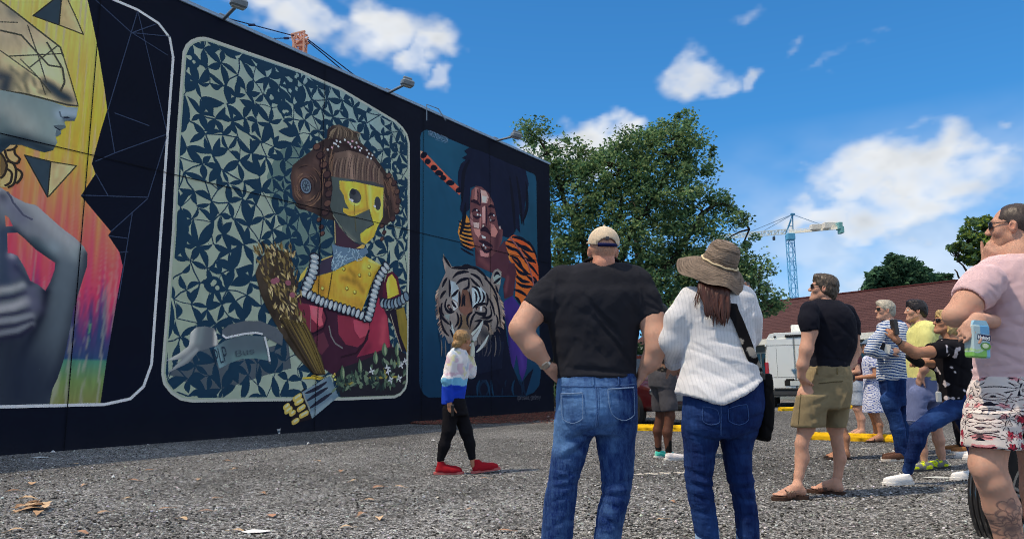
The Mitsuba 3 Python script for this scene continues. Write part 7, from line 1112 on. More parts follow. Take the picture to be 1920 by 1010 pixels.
hr = hair_mesh([SKULL(.011, .006), ball((0, -.08, -.03), (.06, .04, .05), .03), ball((.02, .05, .098), (.056, .046, .030), .03)], .007, carve=FACECUT + [ball((.088, .01, -.02), (.022, .03, .03), 0), ball((-.088, .01, -.02), (.022, .03, .03), 0)], amp=.005); put(k + '__hair', place(hr, R, hc, 1.03), 'hair', lambda v: hair_color(lin(168, 164, 152), v, 4, .5), True)
simple_shoes(k, [J(1697, 862, d - .08), J(1700, 858, d + .12)], [(-1, -.1), (-1, .1)], .29, lin(88, 64, 54), lin(206, 202, 196))
kx = thing('leaflet', 'white folded leaflet held under the arm of the striped shirt man', 'paper'); put(kx + '__sheet', rbox(J(1664, 654, d - .265), (.07, .006, .11), .002, roty(.3)), 'matte', lin(220, 220, 216)); put(kx + '__cover', rbox(J(1656, 650, d - .262), (.06, .006, .10), .002, roty(.5)), 'matte', lin(40, 44, 52))

# ---------------------------------------------------------------- man in the yellow T-shirt
k = thing('person', 'dark haired man in a pale yellow T-shirt and blue shorts with sunglasses on his head', 'person'); d = 8.18
sl = [J(1738, 618, d - .17), J(1737, 634, d - .20), J(1736, 654, d - .21)]; sr = [J(1740, 616, d + .16), J(1728, 634, d + .20), J(1718, 648, d + .20)]
ts = sdf_mesh([pxloft([(602, 1716, 1742, d, .075), (612, 1710, 1756, d, .14), (626, 1706, 1762, d, .185), (650, 1704, 1764, d, .185), (680, 1704, 1765, d, .175), (716, 1707, 1763, d, .175)], .03, 2.3), sleeve(sl, [.078, .080, .082]), sleeve(sr, [.075, .076, .076])], .012, cut=[(J(1729, 602, d), (.2, 0, 1)), (J(1735, 713, d), (0, 0, -1))], carve=[cuff_hole(sl, .066)])
ts = fold(ts, pcrease([(1720, 700, 1760, 690, .018, .012), (1712, 708, 1755, 706, .014, .010), (1715, 660, 1740, 700, .02, .010), (1724, 625, 1748, 640, .016, .009), (1726, 640, 1748, 645, .012, .007), (1756, 640, 1745, 690, .016, .01)], d), .012, (6, 6, 5), 13, .003)
put(k + '__shirt', ts, 'jersey', lambda v: lin(214, 214, 140) * (.94 + .12 * fb(v, 7, 2)[:, None]), True)
so = sdf_mesh([pxloft([(706, 1706, 1762, d, .17), (730, 1705, 1763, d, .18), (750, 1705, 1762, d, .17)], .03, 2.4), *chain([J(1720, 740, d - .09), J(1719, 770, d - .10), J(1718, 786, d - .11)], [.10, .098, .098], .03), *chain([J(1748, 740, d + .10), J(1751, 770, d + .09), J(1752, 790, d + .08)], [.10, .096, .095], .02)], .012)
so = fold(so, pcrease([(1706, 750, 1735, 745, .018, .010), (1707, 765, 1733, 762, .016, .010), (1708, 776, 1730, 778, .014, .008), (1735, 740, 1735, 785, .014, -.014)], d), .01, (8, 8, 8), 4); put(k + '__shorts', so, 'jersey', lambda v: lin(104, 116, 158) * tiny(v, 7), True); put(k + '__shorts__hem', cat([tube(np.array([J(cx_ + 16 * math.cos(t), yy_, dd) + np.array([0, .095 * math.sin(t), 0]) for t in np.linspace(0, 2 * np.pi, 22)]), .006, 5) for cx_, yy_, dd in ((1718, 788, d - .11),)]), 'cloth', lin(128, 136, 170), True)
R = headR(78, 4, 0); hc = J(1716, 584, d); hd = hand(J(1727, 704, d - .17), (-.2, .5, -1), (-.9, -.4, 0), (.3, .3, .3, .3), right=False)
b1, c1 = skinmesh(hd + chain([J(1737, 630, d - .19), J(1738, 656, d - .22), J(1740, 676, d - .24), J(1733, 692, d - .21), J(1727, 704, d - .17)], [.058, .055, .050, .042, .032], .03) + chain([J(1726, 636, d + .19), J(1716, 652, d + .21), J(1708, 672, d + .2)], [.055, .05, .04], .03) + [cone(J(1721, 596, d), J(1729, 614, d), .058, .07, .02), cone(J(1729, 614, d), J(1735, 715, d), .1, .1, .03)]
    + chain([J(1719, 760, d - .10), J(1720, 792, d - .11), J(1727, 822, d - .09), J(1731, 846, d - .08), J(1733, 864, d - .08)], [.075, .062, .058, .042, .034], .03) + chain([J(1750, 760, d + .09), J(1754, 796, d + .08), J(1760, 824, d + .08), J(1764, 848, d + .09), J(1767, 864, d + .09)], [.075, .060, .058, .042, .034], .03), PALE, .010, 5)
hm, hcl = add_head(k, hc, R, PALE, 1.0, .3); body(k, [b1, hm], [c1, hcl])
hr = hair_mesh([SKULL(.015, .010), ball((0, -.085, -.02), (.062, .04, .055), .03), ball((0, .05, .105), (.052, .04, .026), .03)], .007, carve=FACECUT + [ball((.09, .01, -.02), (.022, .03, .03), 0), ball((-.09, .01, -.02), (.022, .03, .03), 0)], amp=.005); put(k + '__hair', place(hr, R, hc), 'hair', lambda v: hair_color(lin(34, 30, 34), v, 4, .5), True)
glasses(k, hc + R @ np.array([0, -.034, .085]), R, 1.0, (.02, .02, .03))
NEON = lambda v, hp_, dd, L: np.where((fb(v, 26, 2, 3) > .55)[:, None], lin(206, 226, 40), lin(116, 120, 124))
simple_shoes(k, [J(1748, 872, d - .09), J(1777, 872, d + .09)], [(-1, -.15), (-1, .05)], .29, None, lin(60, 62, 66), upper_fn=NEON, laces=lin(210, 230, 50))

# ---------------------------------------------------------------- blonde woman with a phone, one foot up in front
k = thing('person', 'blonde woman in a black blouse and dark jeans holding up a phone, leg stretched forward', 'person'); d = 7.2
bl = sdf_mesh([pxloft([(634, 1764, 1796, d, .07), (644, 1756, 1808, d, .13), (660, 1754, 1816, d, .16), (690, 1758, 1818, d, .16), (720, 1763, 1816, d, .155), (752, 1764, 1812, d, .17)], .03, 2.3), sleeve([J(1784, 652, d - .14), J(1762, 655, d - .20), J(1745, 658, d - .24)], [.075, .074, .076]), sleeve([J(1776, 668, d + .15), J(1758, 680, d + .12), J(1748, 682, d + .05)], [.07, .062, .058])], .011, cut=[(J(1780, 636, d), (.2, 0, 1)), (J(1788, 748, d), (.1, 0, -1))])
bl = fold(bl, pcrease([(1765, 680, 1800, 700, .02, .010), (1770, 720, 1806, 735, .02, .012), (1785, 670, 1780, 740, .016, .010), (1750, 650, 1775, 662, .014, .008)], d), .012, (7, 7, 6), 23)
def flowers(v): f = (fb(v, 15, 2, 31) > .685); return np.where(f[:, None], lin(206, 198, 204), lin(22, 21, 27))
bl = trimesh.Trimesh(*trimesh.remesh.subdivide(bl.vertices, bl.faces), process=False); put(k + '__blouse', bl, 'cloth', flowers, True)
je = sdf_mesh([pxloft([(738, 1770, 1816, d, .165), (760, 1772, 1820, d, .18), (785, 1786, 1822, d, .16)], .03, 2.3), *chain([J(1790, 764, d - .08), J(1757, 782, d - .14), J(1723, 806, d - .18), J(1720, 826, d - .17), J(1709, 858, d - .12), J(1702, 882, d - .08)], [.098, .088, .075, .068, .056, .048], .03), *chain([J(1808, 780, d + .08), J(1826, 830, d + .10), J(1836, 895, d + .12)], [.095, .07, .05], .03)], .011)
je = fold(je, pcrease([(1730, 795, 1722, 820, .016, .010), (1735, 800, 1730, 822, .012, -.008), (1715, 830, 1728, 836, .014, .008), (1760, 770, 1800, 785, .02, .010), (1700, 866, 1716, 872, .014, .008)], d), .008, (8, 8, 8), 5); put(k + '__jeans', je, 'denim_dark', None, True)
R = headR(84, 12, 0); hc = J(1772, 606, d)
ha = hand(J(1681, 637, d - .30), J(1672, 622, d - .31) - J(1681, 637, d - .30), (-.15, -1, .2), (.5, .6, .7, .8), (.8, .4, .1), .95, right=False)
hb = hand(J(1732, 680, d - .02), (-1, -.2, .0), (0, -.6, .8), (.5, .5, .5, .5), size=.95)
b1, c1 = skinmesh(ha + hb + chain([J(1772, 656, d - .17), J(1745, 659, d - .24), J(1716, 661, d - .27), J(1698, 650, d - .285), J(1681, 637, d - .30)], [.058, .054, .048, .040, .028], .03) + [cone(J(1716, 662, d - .27), J(1695, 650, d - .285), .046, .038, .03)] + chain([J(1752, 682, d + .06), J(1732, 680, d - .02)], [.045, .028], .03) + [cone(J(1777, 622, d), J(1783, 645, d), .05, .06, .02), cone(J(1783, 645, d), J(1788, 760, d), .09, .1, .03), *chain([J(1790, 766, d - .08), J(1757, 784, d - .14), J(1723, 808, d - .18), J(1709, 858, d - .12), J(1702, 882, d - .08)], [.06, .055, .045, .038, .033], .02), cone(J(1702, 880, d - .08), J(1702, 894, d - .08), .034, .034, .02), cone(J(1836, 890, d + .12), J(1838, 905, d + .12), .036, .034, .02)], TAN, .009, 5)
hm, hcl = add_head(k, hc, R, TAN, .97); body(k, [b1, hm], [c1, hcl]); glasses(k, hc, R, .97, (.015, .012, .012))
hr = hair_mesh([SKULL(.014, .006), ball((0, -.082, -.045), (.070, .045, .085), .03), ball((.07, -.03, -.05), (.018, .035, .07), .02), ball((-.07, -.03, -.05), (.018, .035, .07), .02), ball((0, .055, .096), (.055, .042, .03), .03)], .006, carve=FACECUT, amp=.009, stretch=(60, 60, 20)); put(k + '__hair', place(hr, R, hc, .97), 'hair', lambda v: hair_color(lin(190, 164, 112), v, 4, .8), True)
simple_shoes(k, [J(1708, 899, d - .10), J(1842, 906, d + .14)], [(-1, -.15), (-1, .1)], .28, lin(226, 228, 230), lin(222, 222, 220), laces=lin(232, 232, 232))
put(k + '__bracelet', cat([place(trimesh.creation.torus(.030, .006), basis(J(1681, 637, d - .30) - J(1698, 650, d - .285)), J(1686, 641, d - .296)), place(trimesh.creation.torus(.045, .004), basis(J(1698, 650, d - .285) - J(1716, 661, d - .27)), J(1708, 657, d - .277))]), 'plastic', (.02, .018, .018), True)
put(k + '__scarf', fold(sdf_mesh([cone(J(1772, 634, d + .02), J(1796, 628, d), .05, .045, .03), cone(J(1790, 630, d), J(1802, 646, d - .06), .04, .03, .03)], .011), (), .014, (16, 16, 16), 4), 'cloth', lambda v: lin(196, 188, 160) * tiny(v, 20), True)
put(k + '__wrist_wrap', fold(sdf_mesh([cone(J(1724, 680, d - .06), J(1706, 668, d - .10), .048, .042, .02)], .010), (), .006, (12, 12, 12), 3), 'cloth', (.02, .02, .022), True)
kp = thing('phone', 'dark phone held upright by the blonde woman beside the striped shirt', 'phone'); put(kp + '__case', rbox(J(1677, 613, d - .315), (.042, .075, .152), .006, roty(-.06)), 'plastic', (.035, .035, .04)); put(kp + '__screen', rbox(J(1677, 613, d - .315) + [.0215, 0, 0], (.002, .066, .14), .0006, roty(-.06)), 'pane')
kw = thing('pouch', 'small pale pouch hanging below the blonde woman\'s blouse', 'pouch'); put(kw + '__body', rbox(J(1760, 744, d - .10), (.055, .03, .11), .012), 'cloth', lin(176, 182, 186)); put(kw + '__strap', tube([J(1760, 735, d - .10), J(1766, 700, d - .17)], .005, 5), 'cloth', (.03, .03, .03))

# ---------------------------------------------------------------- man in the pink T-shirt, at the right edge
k = thing('person', 'tall man in a pink T-shirt and floral shorts with a tattooed calf, hand at chin', 'person'); d = 3.7
sl = [J(1846, 528, d - .12), J(1832, 546, d - .15), J(1816, 564, d - .17)]; sr = [J(1958, 530, d + .16), J(1966, 570, d + .17), J(1962, 600, d + .12)]
ts = sdf_mesh([pxloft([(470, 1884, 1944, d + .02, .075), (482, 1866, 1962, d + .01, .11), (496, 1848, 1978, d, .14), (520, 1836, 1986, d, .155), (560, 1838, 1986, d, .16), (600, 1840, 1982, d, .15), (640, 1838, 1976, d, .145), (680, 1836, 1972, d, .145), (718, 1836, 1970, d, .15)], .03, 2.4), sleeve(sl, [.092, .086, .082]), sleeve(sr, [.085, .08, .076]), cone(J(1866, 510, d), J(1960, 512, d), .08, .08, .06)], .009, cut=[(J(1912, 472, d), (-.12, -.2, 1)), (J(1900, 714, d), (0, 0, -1))], carve=[cuff_hole(sl, .068)])
ts = fold(ts, pcrease([(1842, 585, 1900, 560, .010, .008), (1842, 600, 1905, 590, .010, .009), (1845, 615, 1900, 612, .010, .008), (1850, 625, 1890, 650, .012, .009), (1862, 640, 1920, 655, .012, .008), (1845, 570, 1880, 545, .010, .007), (1850, 690, 1920, 680, .010, .007), (1845, 704, 1920, 700, .010, .007), (1848, 530, 1842, 580, .008, -.010), (1856, 540, 1900, 530, .01, .006), (1822, 540, 1842, 556, .009, .006), (1880, 600, 1920, 620, .012, .007), (1852, 640, 1850, 690, .012, .006), (1816, 552, 1838, 566, .008, .005), (1870, 660, 1915, 690, .012, .008)], d - .1), .008, (7, 7, 6), 31, .004)
put(k + '__shirt', ts, 'jersey', lambda v: lin(206, 178, 184) * (.95 + .1 * fb(v, 9, 2)[:, None]), True); put(k + '__shirt__collar', tube(np.array([J(1914 + 31 * math.cos(t), 474 + 2 * math.sin(t), d + .02) + np.array([0, .066 * math.sin(t), .006 * math.sin(t)]) for t in np.linspace(0, 2 * np.pi, 28)]), .009, 6), 'cloth', lin(196, 168, 174), True)
SH0 = J(1880, 770, d)
def _floral(p, n, uv):
    u = (p.x - float(SH0[0])) * 1.0 + (p.y - float(SH0[1])) * .8; w = p.z - float(SH0[2]); col = mi.Color3f(*lin(216, 208, 206).tolist())
    for sc, off, kind, cc in ((17.0, 14.7, 'flower', lin(206, 140, 146)), (15.0, 3.1, 'palm', lin(92, 70, 76)), (12.0, 5.3, 'flower', lin(160, 46, 66)), (14.0, 9.1, 'palm', lin(44, 40, 52)), (11.0, 0.0, 'palm', lin(24, 26, 40))):
        a, b = u * sc + off, w * sc * 1.25 + off * 1.7; ci, cj = dr.floor(a), dr.floor(b); r1, r2, r3 = mikit.cell_rand(ci, cj, off + 1), mikit.cell_rand(ci, cj, off + 2), mikit.cell_rand(ci, cj, off + 3)
        x, y = a - ci - .5 + (r1 - .5) * .3, b - cj - .5 + (r2 - .5) * .3; rr = dr.sqrt(x * x + y * y); th = dr.atan2(y, x) + r3 * 6.28
        if kind == 'palm': m = (rr < .47) & (dr.abs(dr.sin(th * 3.5)) < .30 + .2 * (.47 - rr)) & (r3 > .30)
        else: m = (rr < .16 + .14 * dr.abs(dr.sin(th * 2.5))) & (r3 > .45)
        col = dr.select(m, mi.Color3f(*cc.tolist()), col)
    return col
mat('floral', 0.9, P(_floral), 0.15, bump=(P(_jersey_h), 0.003))
so = sdf_mesh([pxloft([(706, 1836, 1966, d, .15), (730, 1826, 1970, d, .165), (765, 1818, 1974, d, .165), (790, 1814, 1976, d, .155)], .03, 2.4), pxloft([(770, 1815, 1900, d - .05, .13), (805, 1811, 1902, d - .05, .13), (846, 1811, 1908, d - .05, .135)], .03, 2.2), pxloft([(770, 1895, 1976, d + .08, .12), (800, 1900, 1978, d + .08, .12), (838, 1904, 1980, d + .08, .12)], .02, 2.2)], .009, cut=[(J(1860, 838, d), (-.05, 0, -1))],
              carve=[pxloft([(825, 1822, 1896, d - .05, .105), (856, 1821, 1898, d - .05, .108)], 0, 2.2), cone(J(1838, 846, d - .2), J(1838, 822, d - .2), .022, .004, 0)])
so = fold(so, pcrease([(1830, 740, 1890, 760, .016, .008), (1826, 780, 1890, 790, .016, .008), (1840, 715, 1836, 830, .010, .006), (1850, 800, 1900, 815, .016, .007), (1900, 730, 1906, 835, .012, -.010)], d - .1), .007, (8, 8, 7), 3); put(k + '__shorts', so, 'floral', None, True)
put(k + '__shorts__drawcord', tube(curve([J(1834, 714, d - .12), J(1830, 722, d - .15), J(1838, 728, d - .155), J(1834, 742, d - .16)], 12), .005, 6), 'cloth', lin(200, 190, 186), True)
R = headR(50, 5, 0); hc = J(1899, 428, d)
ha = hand(J(1853, 494, d + .08), J(1857, 462, d + .02) - J(1853, 494, d + .08), (-.8, -.45, .1), (.5, .7, .9, 1.0), (.7, .6, .3), .92, right=False)   # knuckles at the chin
hb = hand(J(1836, 598, d - .33), J(1800, 632, d - .385) - J(1836, 598, d - .33), (-.25, -1, .25), (.30, .55, .6, .6), (.75, .55, .1), .98, s=np.array([.5, -.1, -.6]))
LG = [J(1856, 830, d - .05), J(1851, 872, d - .05), J(1862, 902, d - .05), J(1878, 950, d - .02), J(1892, 1010, d + .01), J(1902, 1060, d + .03)]
b1, c1 = skinmesh(ha + hb + chain([J(1846, 536, d - .12), J(1814, 568, d - .17), J(1793, 592, d - .19)], [.068, .066, .058], .02) + [ball(J(1785, 592, d - .19), .034, .03)] + chain([J(1790, 592, d - .16), J(1812, 562, d + .04), J(1838, 522, d + .12), J(1853, 494, d + .08)], [.052, .048, .038, .031], .02)
    + chain([J(1958, 540, d + .16), J(1972, 600, d + .22), J(1930, 630, d + .24), J(1872, 604, d + .02), J(1836, 598, d - .33)], [.060, .056, .046, .036, .029], .03) + [cone(hc + R @ np.array([0, -.03, -.05]), J(1912, 480, d + .02), .060, .072, .03), cone(J(1912, 480, d), J(1905, 720, d), .1, .1, .04), cone(J(1866, 740, d - .02), J(1860, 820, d - .04), .06, .07, .02)]
    + chain(LG, [.088, .078, .073, .078, .060, .040], .02) + chain([J(1938, 740, d + .08), J(1942, 840, d + .08), J(1946, 920, d + .10), J(1950, 1060, d + .12)], [.06, .08, .075, .042], .02) + [ball(J(1838, 880, d - .08), (.028, .028, .045), .04), ball(J(1884, 948, d - .03), (.040, .045, .085), .04)], PALE, .008, 6)
def tattoo(v, c):                        # grey ink on the calf: petals, rings and shading
    m = np.clip((J(1870, 918, d)[2] - v[:, 2]) / .025, 0, 1) * (v[:, 2] > .1) * (v[:, 0] < J(1922, 960, d)[0]) * (v[:, 0] > J(1832, 900, d)[0]); A = (v - J(1872, 962, d)) * 1.0; u, w = A[:, 0], A[:, 2]; ink = np.zeros(len(v))
    for cx_, cz_, r, n_ in ((-.01, .035, .055, 5), (.0, -.05, .05, 6), (.045, .0, .05, 5), (-.035, -.01, .04, 4), (.03, -.10, .05, 5)):
        rr = np.hypot(u - cx_, w - cz_); th = np.arctan2(w - cz_, u - cx_); pet = r * (.62 + .38 * np.abs(np.cos(th * n_ / 2))); ink = np.maximum(ink, .75 * np.exp(-((rr - pet) / .004) ** 2)); ink = np.maximum(ink, .6 * np.exp(-((rr - r * .3) / .004) ** 2))
    sh_ = np.clip((fb(v, 18, 3, 3) - .46) * 4, 0, 1) * np.clip((u + .06) / .06, 0, 1) * .7; ink = np.clip(np.maximum(ink, sh_), 0, .85)[:, None] * m[:, None]; return c * (1 - ink) + ink * lin(58, 62, 74)
b1 = trimesh.Trimesh(*trimesh.remesh.subdivide(b1.vertices, b1.faces, np.nonzero(np.asarray(b1.vertices)[b1.faces].mean(1)[:, 2] < .62)[0]), process=False); c1 = tattoo(np.array(b1.vertices), tone(PALE, np.array(b1.vertices), 6, .14))
hm, hcl = add_head(k, hc, R, PALE, 1.06, .55); body(k, [b1, hm], [c1, hcl]); glasses(k, hc, R, 1.06, (.03, .025, .025), 'lens')
hr = hair_mesh([SKULL(.0035, .0), ball((0, -.085, -.02), (.056, .032, .05), .03)], .006, carve=FACECUT + [ball((.088, .012, -.02), (.022, .034, .04), 0), ball((-.088, .012, -.02), (.022, .034, .04), 0), ball((0, .09, .07), (.09, .05, .06), 0)], amp=.002); put(k + '__hair', place(hr, R, hc, 1.06), 'hair', lambda v: hair_color(lin(64, 56, 54), v, 4, .5, (200, 200, 200)), True)
for px, dd in ((1908, d + .04), (1952, d + .14)): c0 = J(px, 1078, dd); shoe(numbered(k + '__shoe'), (c0[0] + .05, c0[1]), (-.8, .5), .30, lin(200, 200, 200), lin(220, 220, 218))
kc = thing('drink_carton', 'blue and white coconut water carton held in the pink shirt man\'s hand', 'carton'); CC = J(1832, 640, d - .345); CR_ = roty(.07) @ rotz(.12); cw, cdp, ch = .090, .058, .150
cb = rbox((0, 0, 0), (cw, cdp, ch), .006); cbm = trimesh.Trimesh(*trimesh.remesh.subdivide_to_size(cb.vertices, cb.faces, .006), process=False)
def cart(v): t = v[:, 2] / ch; n_ = .06 * np.sin(v[:, 0] * 60); c = np.where((t < -.30 + n_)[:, None], lin(120, 182, 90), lin(176, 200, 206)); c = np.where(((t > .22) & (v[:, 0] > -.005))[:, None], lin(96, 160, 206), c); c = np.where((t < -.2 + n_)[:, None] & (t > -.27 + n_)[:, None], lin(170, 206, 150), c); return np.where(((t < -.02) & (v[:, 0] > .022))[:, None], lin(120, 178, 210), c)
put(kc + '__box', place(cbm, CR_, CC), 'plastic', cart(np.array(cbm.vertices)), False)
put(kc + '__gable', place(cat([prism(Polygon([(-cw / 2 + .004, 0), (cw / 2 - .004, 0), (cw / 2 - .016, .022), (-cw / 2 + .016, .022)]), .05)]), np.column_stack([[1, 0, 0], [0, 0, 1], [0, -1, 0]]) if False else CR_ @ np.column_stack([[1, 0, 0], [0, 0, 1], [0, -1, 0]]), CC + CR_ @ np.array([0, .025, ch / 2 - .001])), 'plastic', lin(150, 196, 220)); put(kc + '__screw_cap', place(trimesh.creation.cylinder(.012, .016, sections=16), CR_, CC + CR_ @ np.array([.012, -.005, ch / 2 + .026])), 'plastic', lin(140, 196, 226), 30)
FT = CR_ @ np.column_stack([[1, 0, 0], [0, 0, 1], [0, -1, 0]]); put(kc + '__name_band', place(rbox((0, -cdp / 2 - .001, .018), (.066, .003, .026), .001), CR_ @ roty(.08), CC + CR_ @ np.array([.010, 0, 0])), 'plastic', lin(26, 34, 74))
lt = meshkit.text_mesh('Naked', .0165, .0012, True); w_ = np.asarray(lt.vertices)[:, 0].max(); lt.vertices = np.asarray(lt.vertices) * [.058 / w_, 1, 1]; put(kc + '__brand_lettering', place(lt, CR_ @ roty(.08) @ np.column_stack([[1, 0, 0], [0, 0, 1], [0, -1, 0]]), CC + CR_ @ np.array([-.022, -cdp / 2 - .003, .0105])), 'plastic', lin(232, 236, 240), kind='stuff')
put(kc + '__coconut_print', place(cat([prism(Polygon([(math.cos(t) * .026, math.sin(t) * .018) for t in np.linspace(0, 6.2, 22)]), .001)]), FT, CC + CR_ @ np.array([.018, -cdp / 2 - .0005, -.022])), 'plastic', lin(96, 150, 60)); put(kc + '__coconut_print', place(cat([prism(Polygon([(math.cos(t) * .016, math.sin(t) * .011) for t in np.linspace(0, 6.2, 22)]), .001)]), FT, CC + CR_ @ np.array([.015, -cdp / 2 - .0016, -.020])), 'plastic', lin(210, 226, 190))
# ---------------------------------------------------------------- visitors farther back, partly hidden by the others
def stander(label, px, d, H, yaw, top, legs, skin, hair, top_col, leg_col, kind='trousers', top_bsdf='jersey', long_sleeve=False, arms='down', shoe_col=None, hair_prims=None, stance=.11, lean=0.0, sole_col=(.6, .6, .6), cap=None, foot_dir=None):
    """A standing figure at pixel column px and distance d, H metres tall, facing yaw (0 = away, 90 = left)."""
    k = thing('person', label, 'person'); s = H / 1.75; R = rotz(math.radians(yaw)); o = J(px, 700, d); o = np.array([o[0], o[1], 0])
    def q(x, y, z): return o + R @ np.array([x, y, 0]) * s + UPZ * z * s
    hc = q(0, .02, 1.635); legp = lambda sx: [q(sx * .09, 0, .90), q(sx * stance, .02, .48), q(sx * (stance + .01), -.02, .085)]
    if arms == 'down': ar = lambda sx: [q(sx * .18, 0, 1.42), q(sx * .24, -.03, 1.14), q(sx * .22, .06, .88)]
    elif arms == 'front': ar = lambda sx: [q(sx * .18, 0, 1.42), q(sx * .25, .0, 1.13), q(sx * .06, .26, 1.10)]
    else: ar = lambda sx: [q(sx * .18, 0, 1.42), q(sx * .26, .08, 1.18), q(sx * .10, .20, 1.42)]
    pr = [cone(q(0, .0, 1.56), q(0, -.01, 1.44), .052 * s, .06 * s, .02), cone(q(0, 0, 1.40), q(0, 0, .95), .085 * s, .09 * s, .03)]
    for sx in (-1, 1):
        a = ar(sx); pr += [cone(a[0], a[1], .048 * s, .042 * s, .03), cone(a[1], a[2], .041 * s, .027 * s, .02)]; u = (a[2] - a[1]) / np.linalg.norm(a[2] - a[1]); pr += hand(a[2], u, q(sx, .2, 0) - q(0, 0, 0), (.4, .5, .5, .5), size=.95 * s, right=sx > 0)
        l = legp(sx); pr += [cone(l[0], l[1], .075 * s, .055 * s, .03), cone(l[1], l[1] * .55 + l[2] * .45 + R @ np.array([0, -.03, 0]), .052 * s, .054 * s, .03), cone(l[1] * .55 + l[2] * .45 + R @ np.array([0, -.03, 0]), l[2], .05 * s, .034 * s, .03)]
        fd = R @ np.array([sx * .12, 1, 0]) if foot_dir is None else np.array(foot_dir)
        hl = q(sx * (stance + .01), -.06, 0)
        if shoe_col is None: pr += foot(hl[:2], fd, .25, .02); sk = put(numbered(k + '__sandal'), sole(hl[:2], fd, .26, .095, .02), 'rubber', lin(52, 44, 42)); put(sk + '__strap', tube(np.array([np.array([*hl[:2], 0]) + fd / np.linalg.norm(fd) * .15 + np.array([fd[1], -fd[0], 0]) * .05 * math.cos(t) + UPZ * (.02 + .05 * math.sin(t)) for t in np.linspace(0, np.pi, 10)]), .008, 5), 'rubber', lin(60, 46, 42), True)
        else: shoe(numbered(k + '__shoe'), hl[:2], fd, .28, shoe_col, sole_col, h=.010)
    b, c = skinmesh(pr, skin, .011, 7); hm, hcl = add_head(k, hc, headR(yaw, 3), skin, s, .2, False, .007); body(k, [b, hm], [c, hcl])
    tp = [loft([(q(0, 0, .92)[2], *q(0, 0, 1)[:2], .185 * s, .135 * s), (q(0, 0, 1.1)[2], *q(0, 0, 1)[:2], .175 * s, .13 * s), (q(0, 0, 1.3)[2], *q(0, 0, 1)[:2], .20 * s, .135 * s), (q(0, 0, 1.42)[2], *q(0, 0, 1)[:2], .185 * s, .115 * s), (q(0, 0, 1.47)[2], *q(0, 0, 1)[:2], .09 * s, .075 * s)], .03, 2.3, math.radians(yaw))]
    for sx in (-1, 1):
        a = ar(sx); e = a[1] if long_sleeve else a[0] * .45 + a[1] * .55; tp.append(sleeve([a[0], a[0] * .5 + e * .5, e], [.072 * s, .068 * s, .066 * s])); tp += [cone(a[1], a[1] * .15 + a[2] * .85, .056 * s, .045 * s, .03)] if long_sleeve else []
    put(k + '__shirt', fold(sdf_mesh(tp, .013), (), .011, (7, 7, 6), 3, .004), top_bsdf, top_col, True)
    if kind == 'dress': lo = [loft([(q(0, 0, .50)[2], *q(0, 0, 1)[:2], .235 * s, .19 * s), (q(0, 0, .75)[2], *q(0, 0, 1)[:2], .215 * s, .17 * s), (q(0, 0, 1.0)[2], *q(0, 0, 1)[:2], .18 * s, .14 * s), (q(0, 0, 1.12)[2], *q(0, 0, 1)[:2], .175 * s, .135 * s)], .02, 2.2, math.radians(yaw))]
    else:
        lo = [loft([(q(0, 0, .80)[2], *q(0, 0, 1)[:2], .19 * s, .145 * s), (q(0, 0, .90)[2], *q(0, 0, 1)[:2], .19 * s, .145 * s), (q(0, 0, .99)[2], *q(0, 0, 1)[:2], .17 * s, .135 * s)], .03, 2.4, math.radians(yaw))]
        for sx in (-1, 1): l = legp(sx); lo += [sleeve([l[0], l[0] * .3 + l[1] * .7, l[0] * .12 + l[1] * .88], [.098 * s, .095 * s, .095 * s])] if kind == 'shorts' else chain([l[0], l[1], l[2]], [.098 * s, .075 * s, .068 * s], .03)
    put(k + ('__dress' if kind == 'dress' else '__shorts' if kind == 'shorts' else '__trousers'), fold(sdf_mesh(lo, .013), (), .009, (8, 8, 7), 5, .003), 'denim_dark' if isinstance(leg_col, str) else 'jersey', None if isinstance(leg_col, str) else leg_col, True)
    if hair is not None:
        hr = hair_mesh([SKULL(.011, .005)] + (hair_prims or [ball((0, -.08, -.02), (.058, .04, .05), .03)]), .009, carve=FACECUT + [ball((.088, .01, -.02), (.022, .03, .03), 0), ball((-.088, .01, -.02), (.022, .03, .03), 0)], amp=.005); put(k + '__hair', place(hr, headR(yaw, 3), hc, s), 'hair', lambda v: hair_color(hair, v, 3, .6), True)
    if cap is not None:
        cm = sdf_mesh([ball((0, -.016, .050), (.087, .108, .092), 0), ball((0, .10, .058), (.07, .08, .012), .01)], .008, cut=[(np.array([0, 0, .042]), (0, 0, -1.0))]); put(k + '__cap', place(cm, headR(yaw, 3), hc, s), 'cloth', cap, True)
    return k, q
VIO = lambda v: np.where((fb(v, 13, 3, 3) > .56)[:, None], lin(112, 106, 96), np.where((fb(v, 17, 3, 8) > .60)[:, None], lin(150, 112, 92), lin(38, 36, 38)))
k, q = stander('dark skinned man in grey shorts with one teal and one white sneaker', 1241, 9.58, 2.0, -78, None, None, DARKSKIN, lin(20, 18, 18), VIO, lambda v: lin(74, 74, 80) * tiny(v, 6), 'shorts', arms='front', shoe_col=lin(226, 222, 224), stance=.13, sole_col=lin(226, 226, 222))
for i, (sx) in enumerate((-1, 1)):
    a = q(sx * .14, -.02, .085); put(k + '__sock', sdf_mesh([cone(a + UPZ * .02, a + UPZ * .15, .042, .046, .02)], .009), 'cloth', lin(22, 24, 26), True)
_shoes = [x for x in scene if x.startswith(k + '__shoe') and x.count('__') == 1]
_m = meshkit.WRITTEN[scene[_shoes[0]]['filename']]; _v = _m[0]; scene[_shoes[0]] = mikit.ply((_v, _m[1]), 'cloth', smooth=True, color=np.where((fb(_v, 24, 2, 3) > .42)[:, None], lin(70, 190, 176), lin(150, 226, 212)))
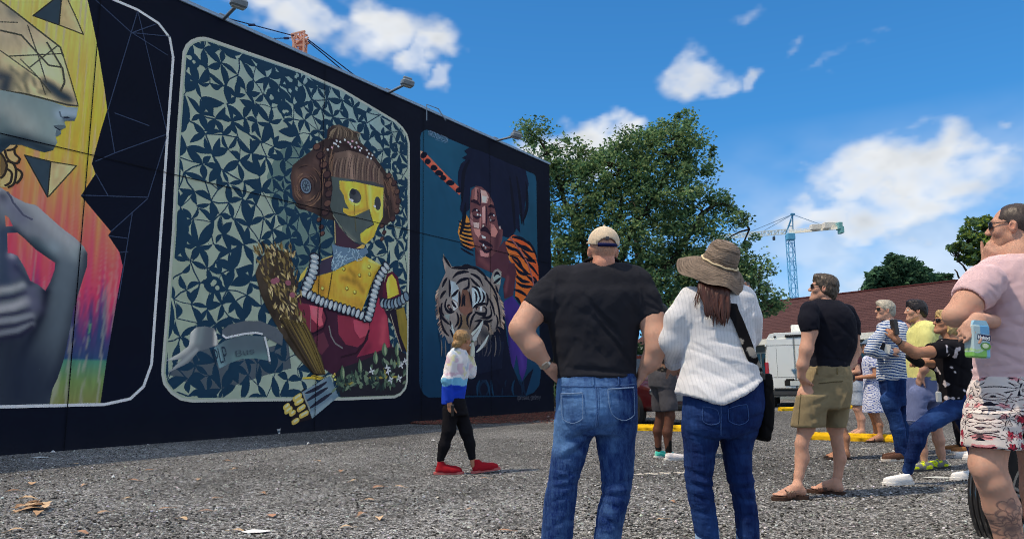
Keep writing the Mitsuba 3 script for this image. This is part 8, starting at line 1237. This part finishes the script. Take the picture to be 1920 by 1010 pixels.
def dots(v): n = np.sin(v[:, 0] * 150 + v[:, 1] * 90) * np.sin(v[:, 2] * 150); return np.where((n > .25)[:, None], lin(70, 96, 176), lin(214, 220, 238))
kd, q = stander('woman in a white dress with blue dots and a grey cap, looking down, bare legs', 1634, 11.75, 1.60, 80, None, None, TAN, lin(44, 34, 32), dots, dots, 'dress', 'cloth', arms='front', hair_prims=[ball((0, -.07, -.07), (.062, .045, .10), .03)], cap=lin(96, 116, 140))
kp = thing('camera', 'small black camera in the hands of the woman in the dotted dress', 'camera'); c0 = q(0, .34, 1.11); put(kp + '__body', rbox(c0, (.07, .13, .085), .012), 'plastic', (.02, .02, .022)); put(kp + '__lens', place(trimesh.creation.cylinder(.028, .05, sections=18), basis((-1, .1, -.2)), c0 + [-.05, 0, 0]), 'plastic', (.03, .03, .03), 30)
stander('person in pale denim shorts and a maroon shirt left of the dotted dress', 1604, 13.0, 1.72, 75, None, None, PALE, lin(70, 52, 44), lambda v: lin(84, 52, 62) * tiny(v, 8), lambda v: lin(160, 172, 190) * tiny(v, 9), 'shorts', arms='front')
stander('bearded man in a navy tee and grey green trousers, between striped and yellow shirts', 1703, 9.9, 1.74, 84, None, None, PALE, None, lambda v: lin(40, 48, 66) * tiny(v, 8), lambda v: lin(112, 128, 132) * tiny(v, 7), 'trousers', shoe_col=lin(90, 70, 60), arms='down')
_bk = [x for x in scene if x.startswith('person') and x.endswith('__body')][-1][:-6]; glasses(_bk, J(1703, 0, 9.9) * [1, 1, 0] + rotz(math.radians(84)) @ np.array([0, .02, 0]) + UPZ * 1.628, headR(84, 3), 1.0)
stander('person in dark trousers and brown shoes behind the blonde woman', 1794, 10.0, 1.66, 80, None, None, PALE, lin(50, 40, 36), lambda v: lin(40, 42, 50) * tiny(v, 8), lambda v: lin(44, 40, 44) * tiny(v, 7), 'trousers', shoe_col=lin(150, 104, 66), arms='down')
stander('person in brown sandals standing behind the man in khaki shorts', 1570, 9.35, 1.52, 78, None, None, TAN, lin(60, 46, 40), lambda v: lin(70, 76, 90) * tiny(v, 8), lambda v: lin(120, 112, 96) * tiny(v, 7), 'shorts', arms='front', stance=.07)
stander('small child in a pink top and white shoes beside the man in floral shorts', 1822, 9.2, .92, 85, None, None, PALE, lin(150, 120, 80), lambda v: lin(226, 130, 168) * tiny(v, 9), lambda v: lin(200, 190, 196) * tiny(v, 9), 'shorts', shoe_col=lin(226, 226, 226), arms='front')
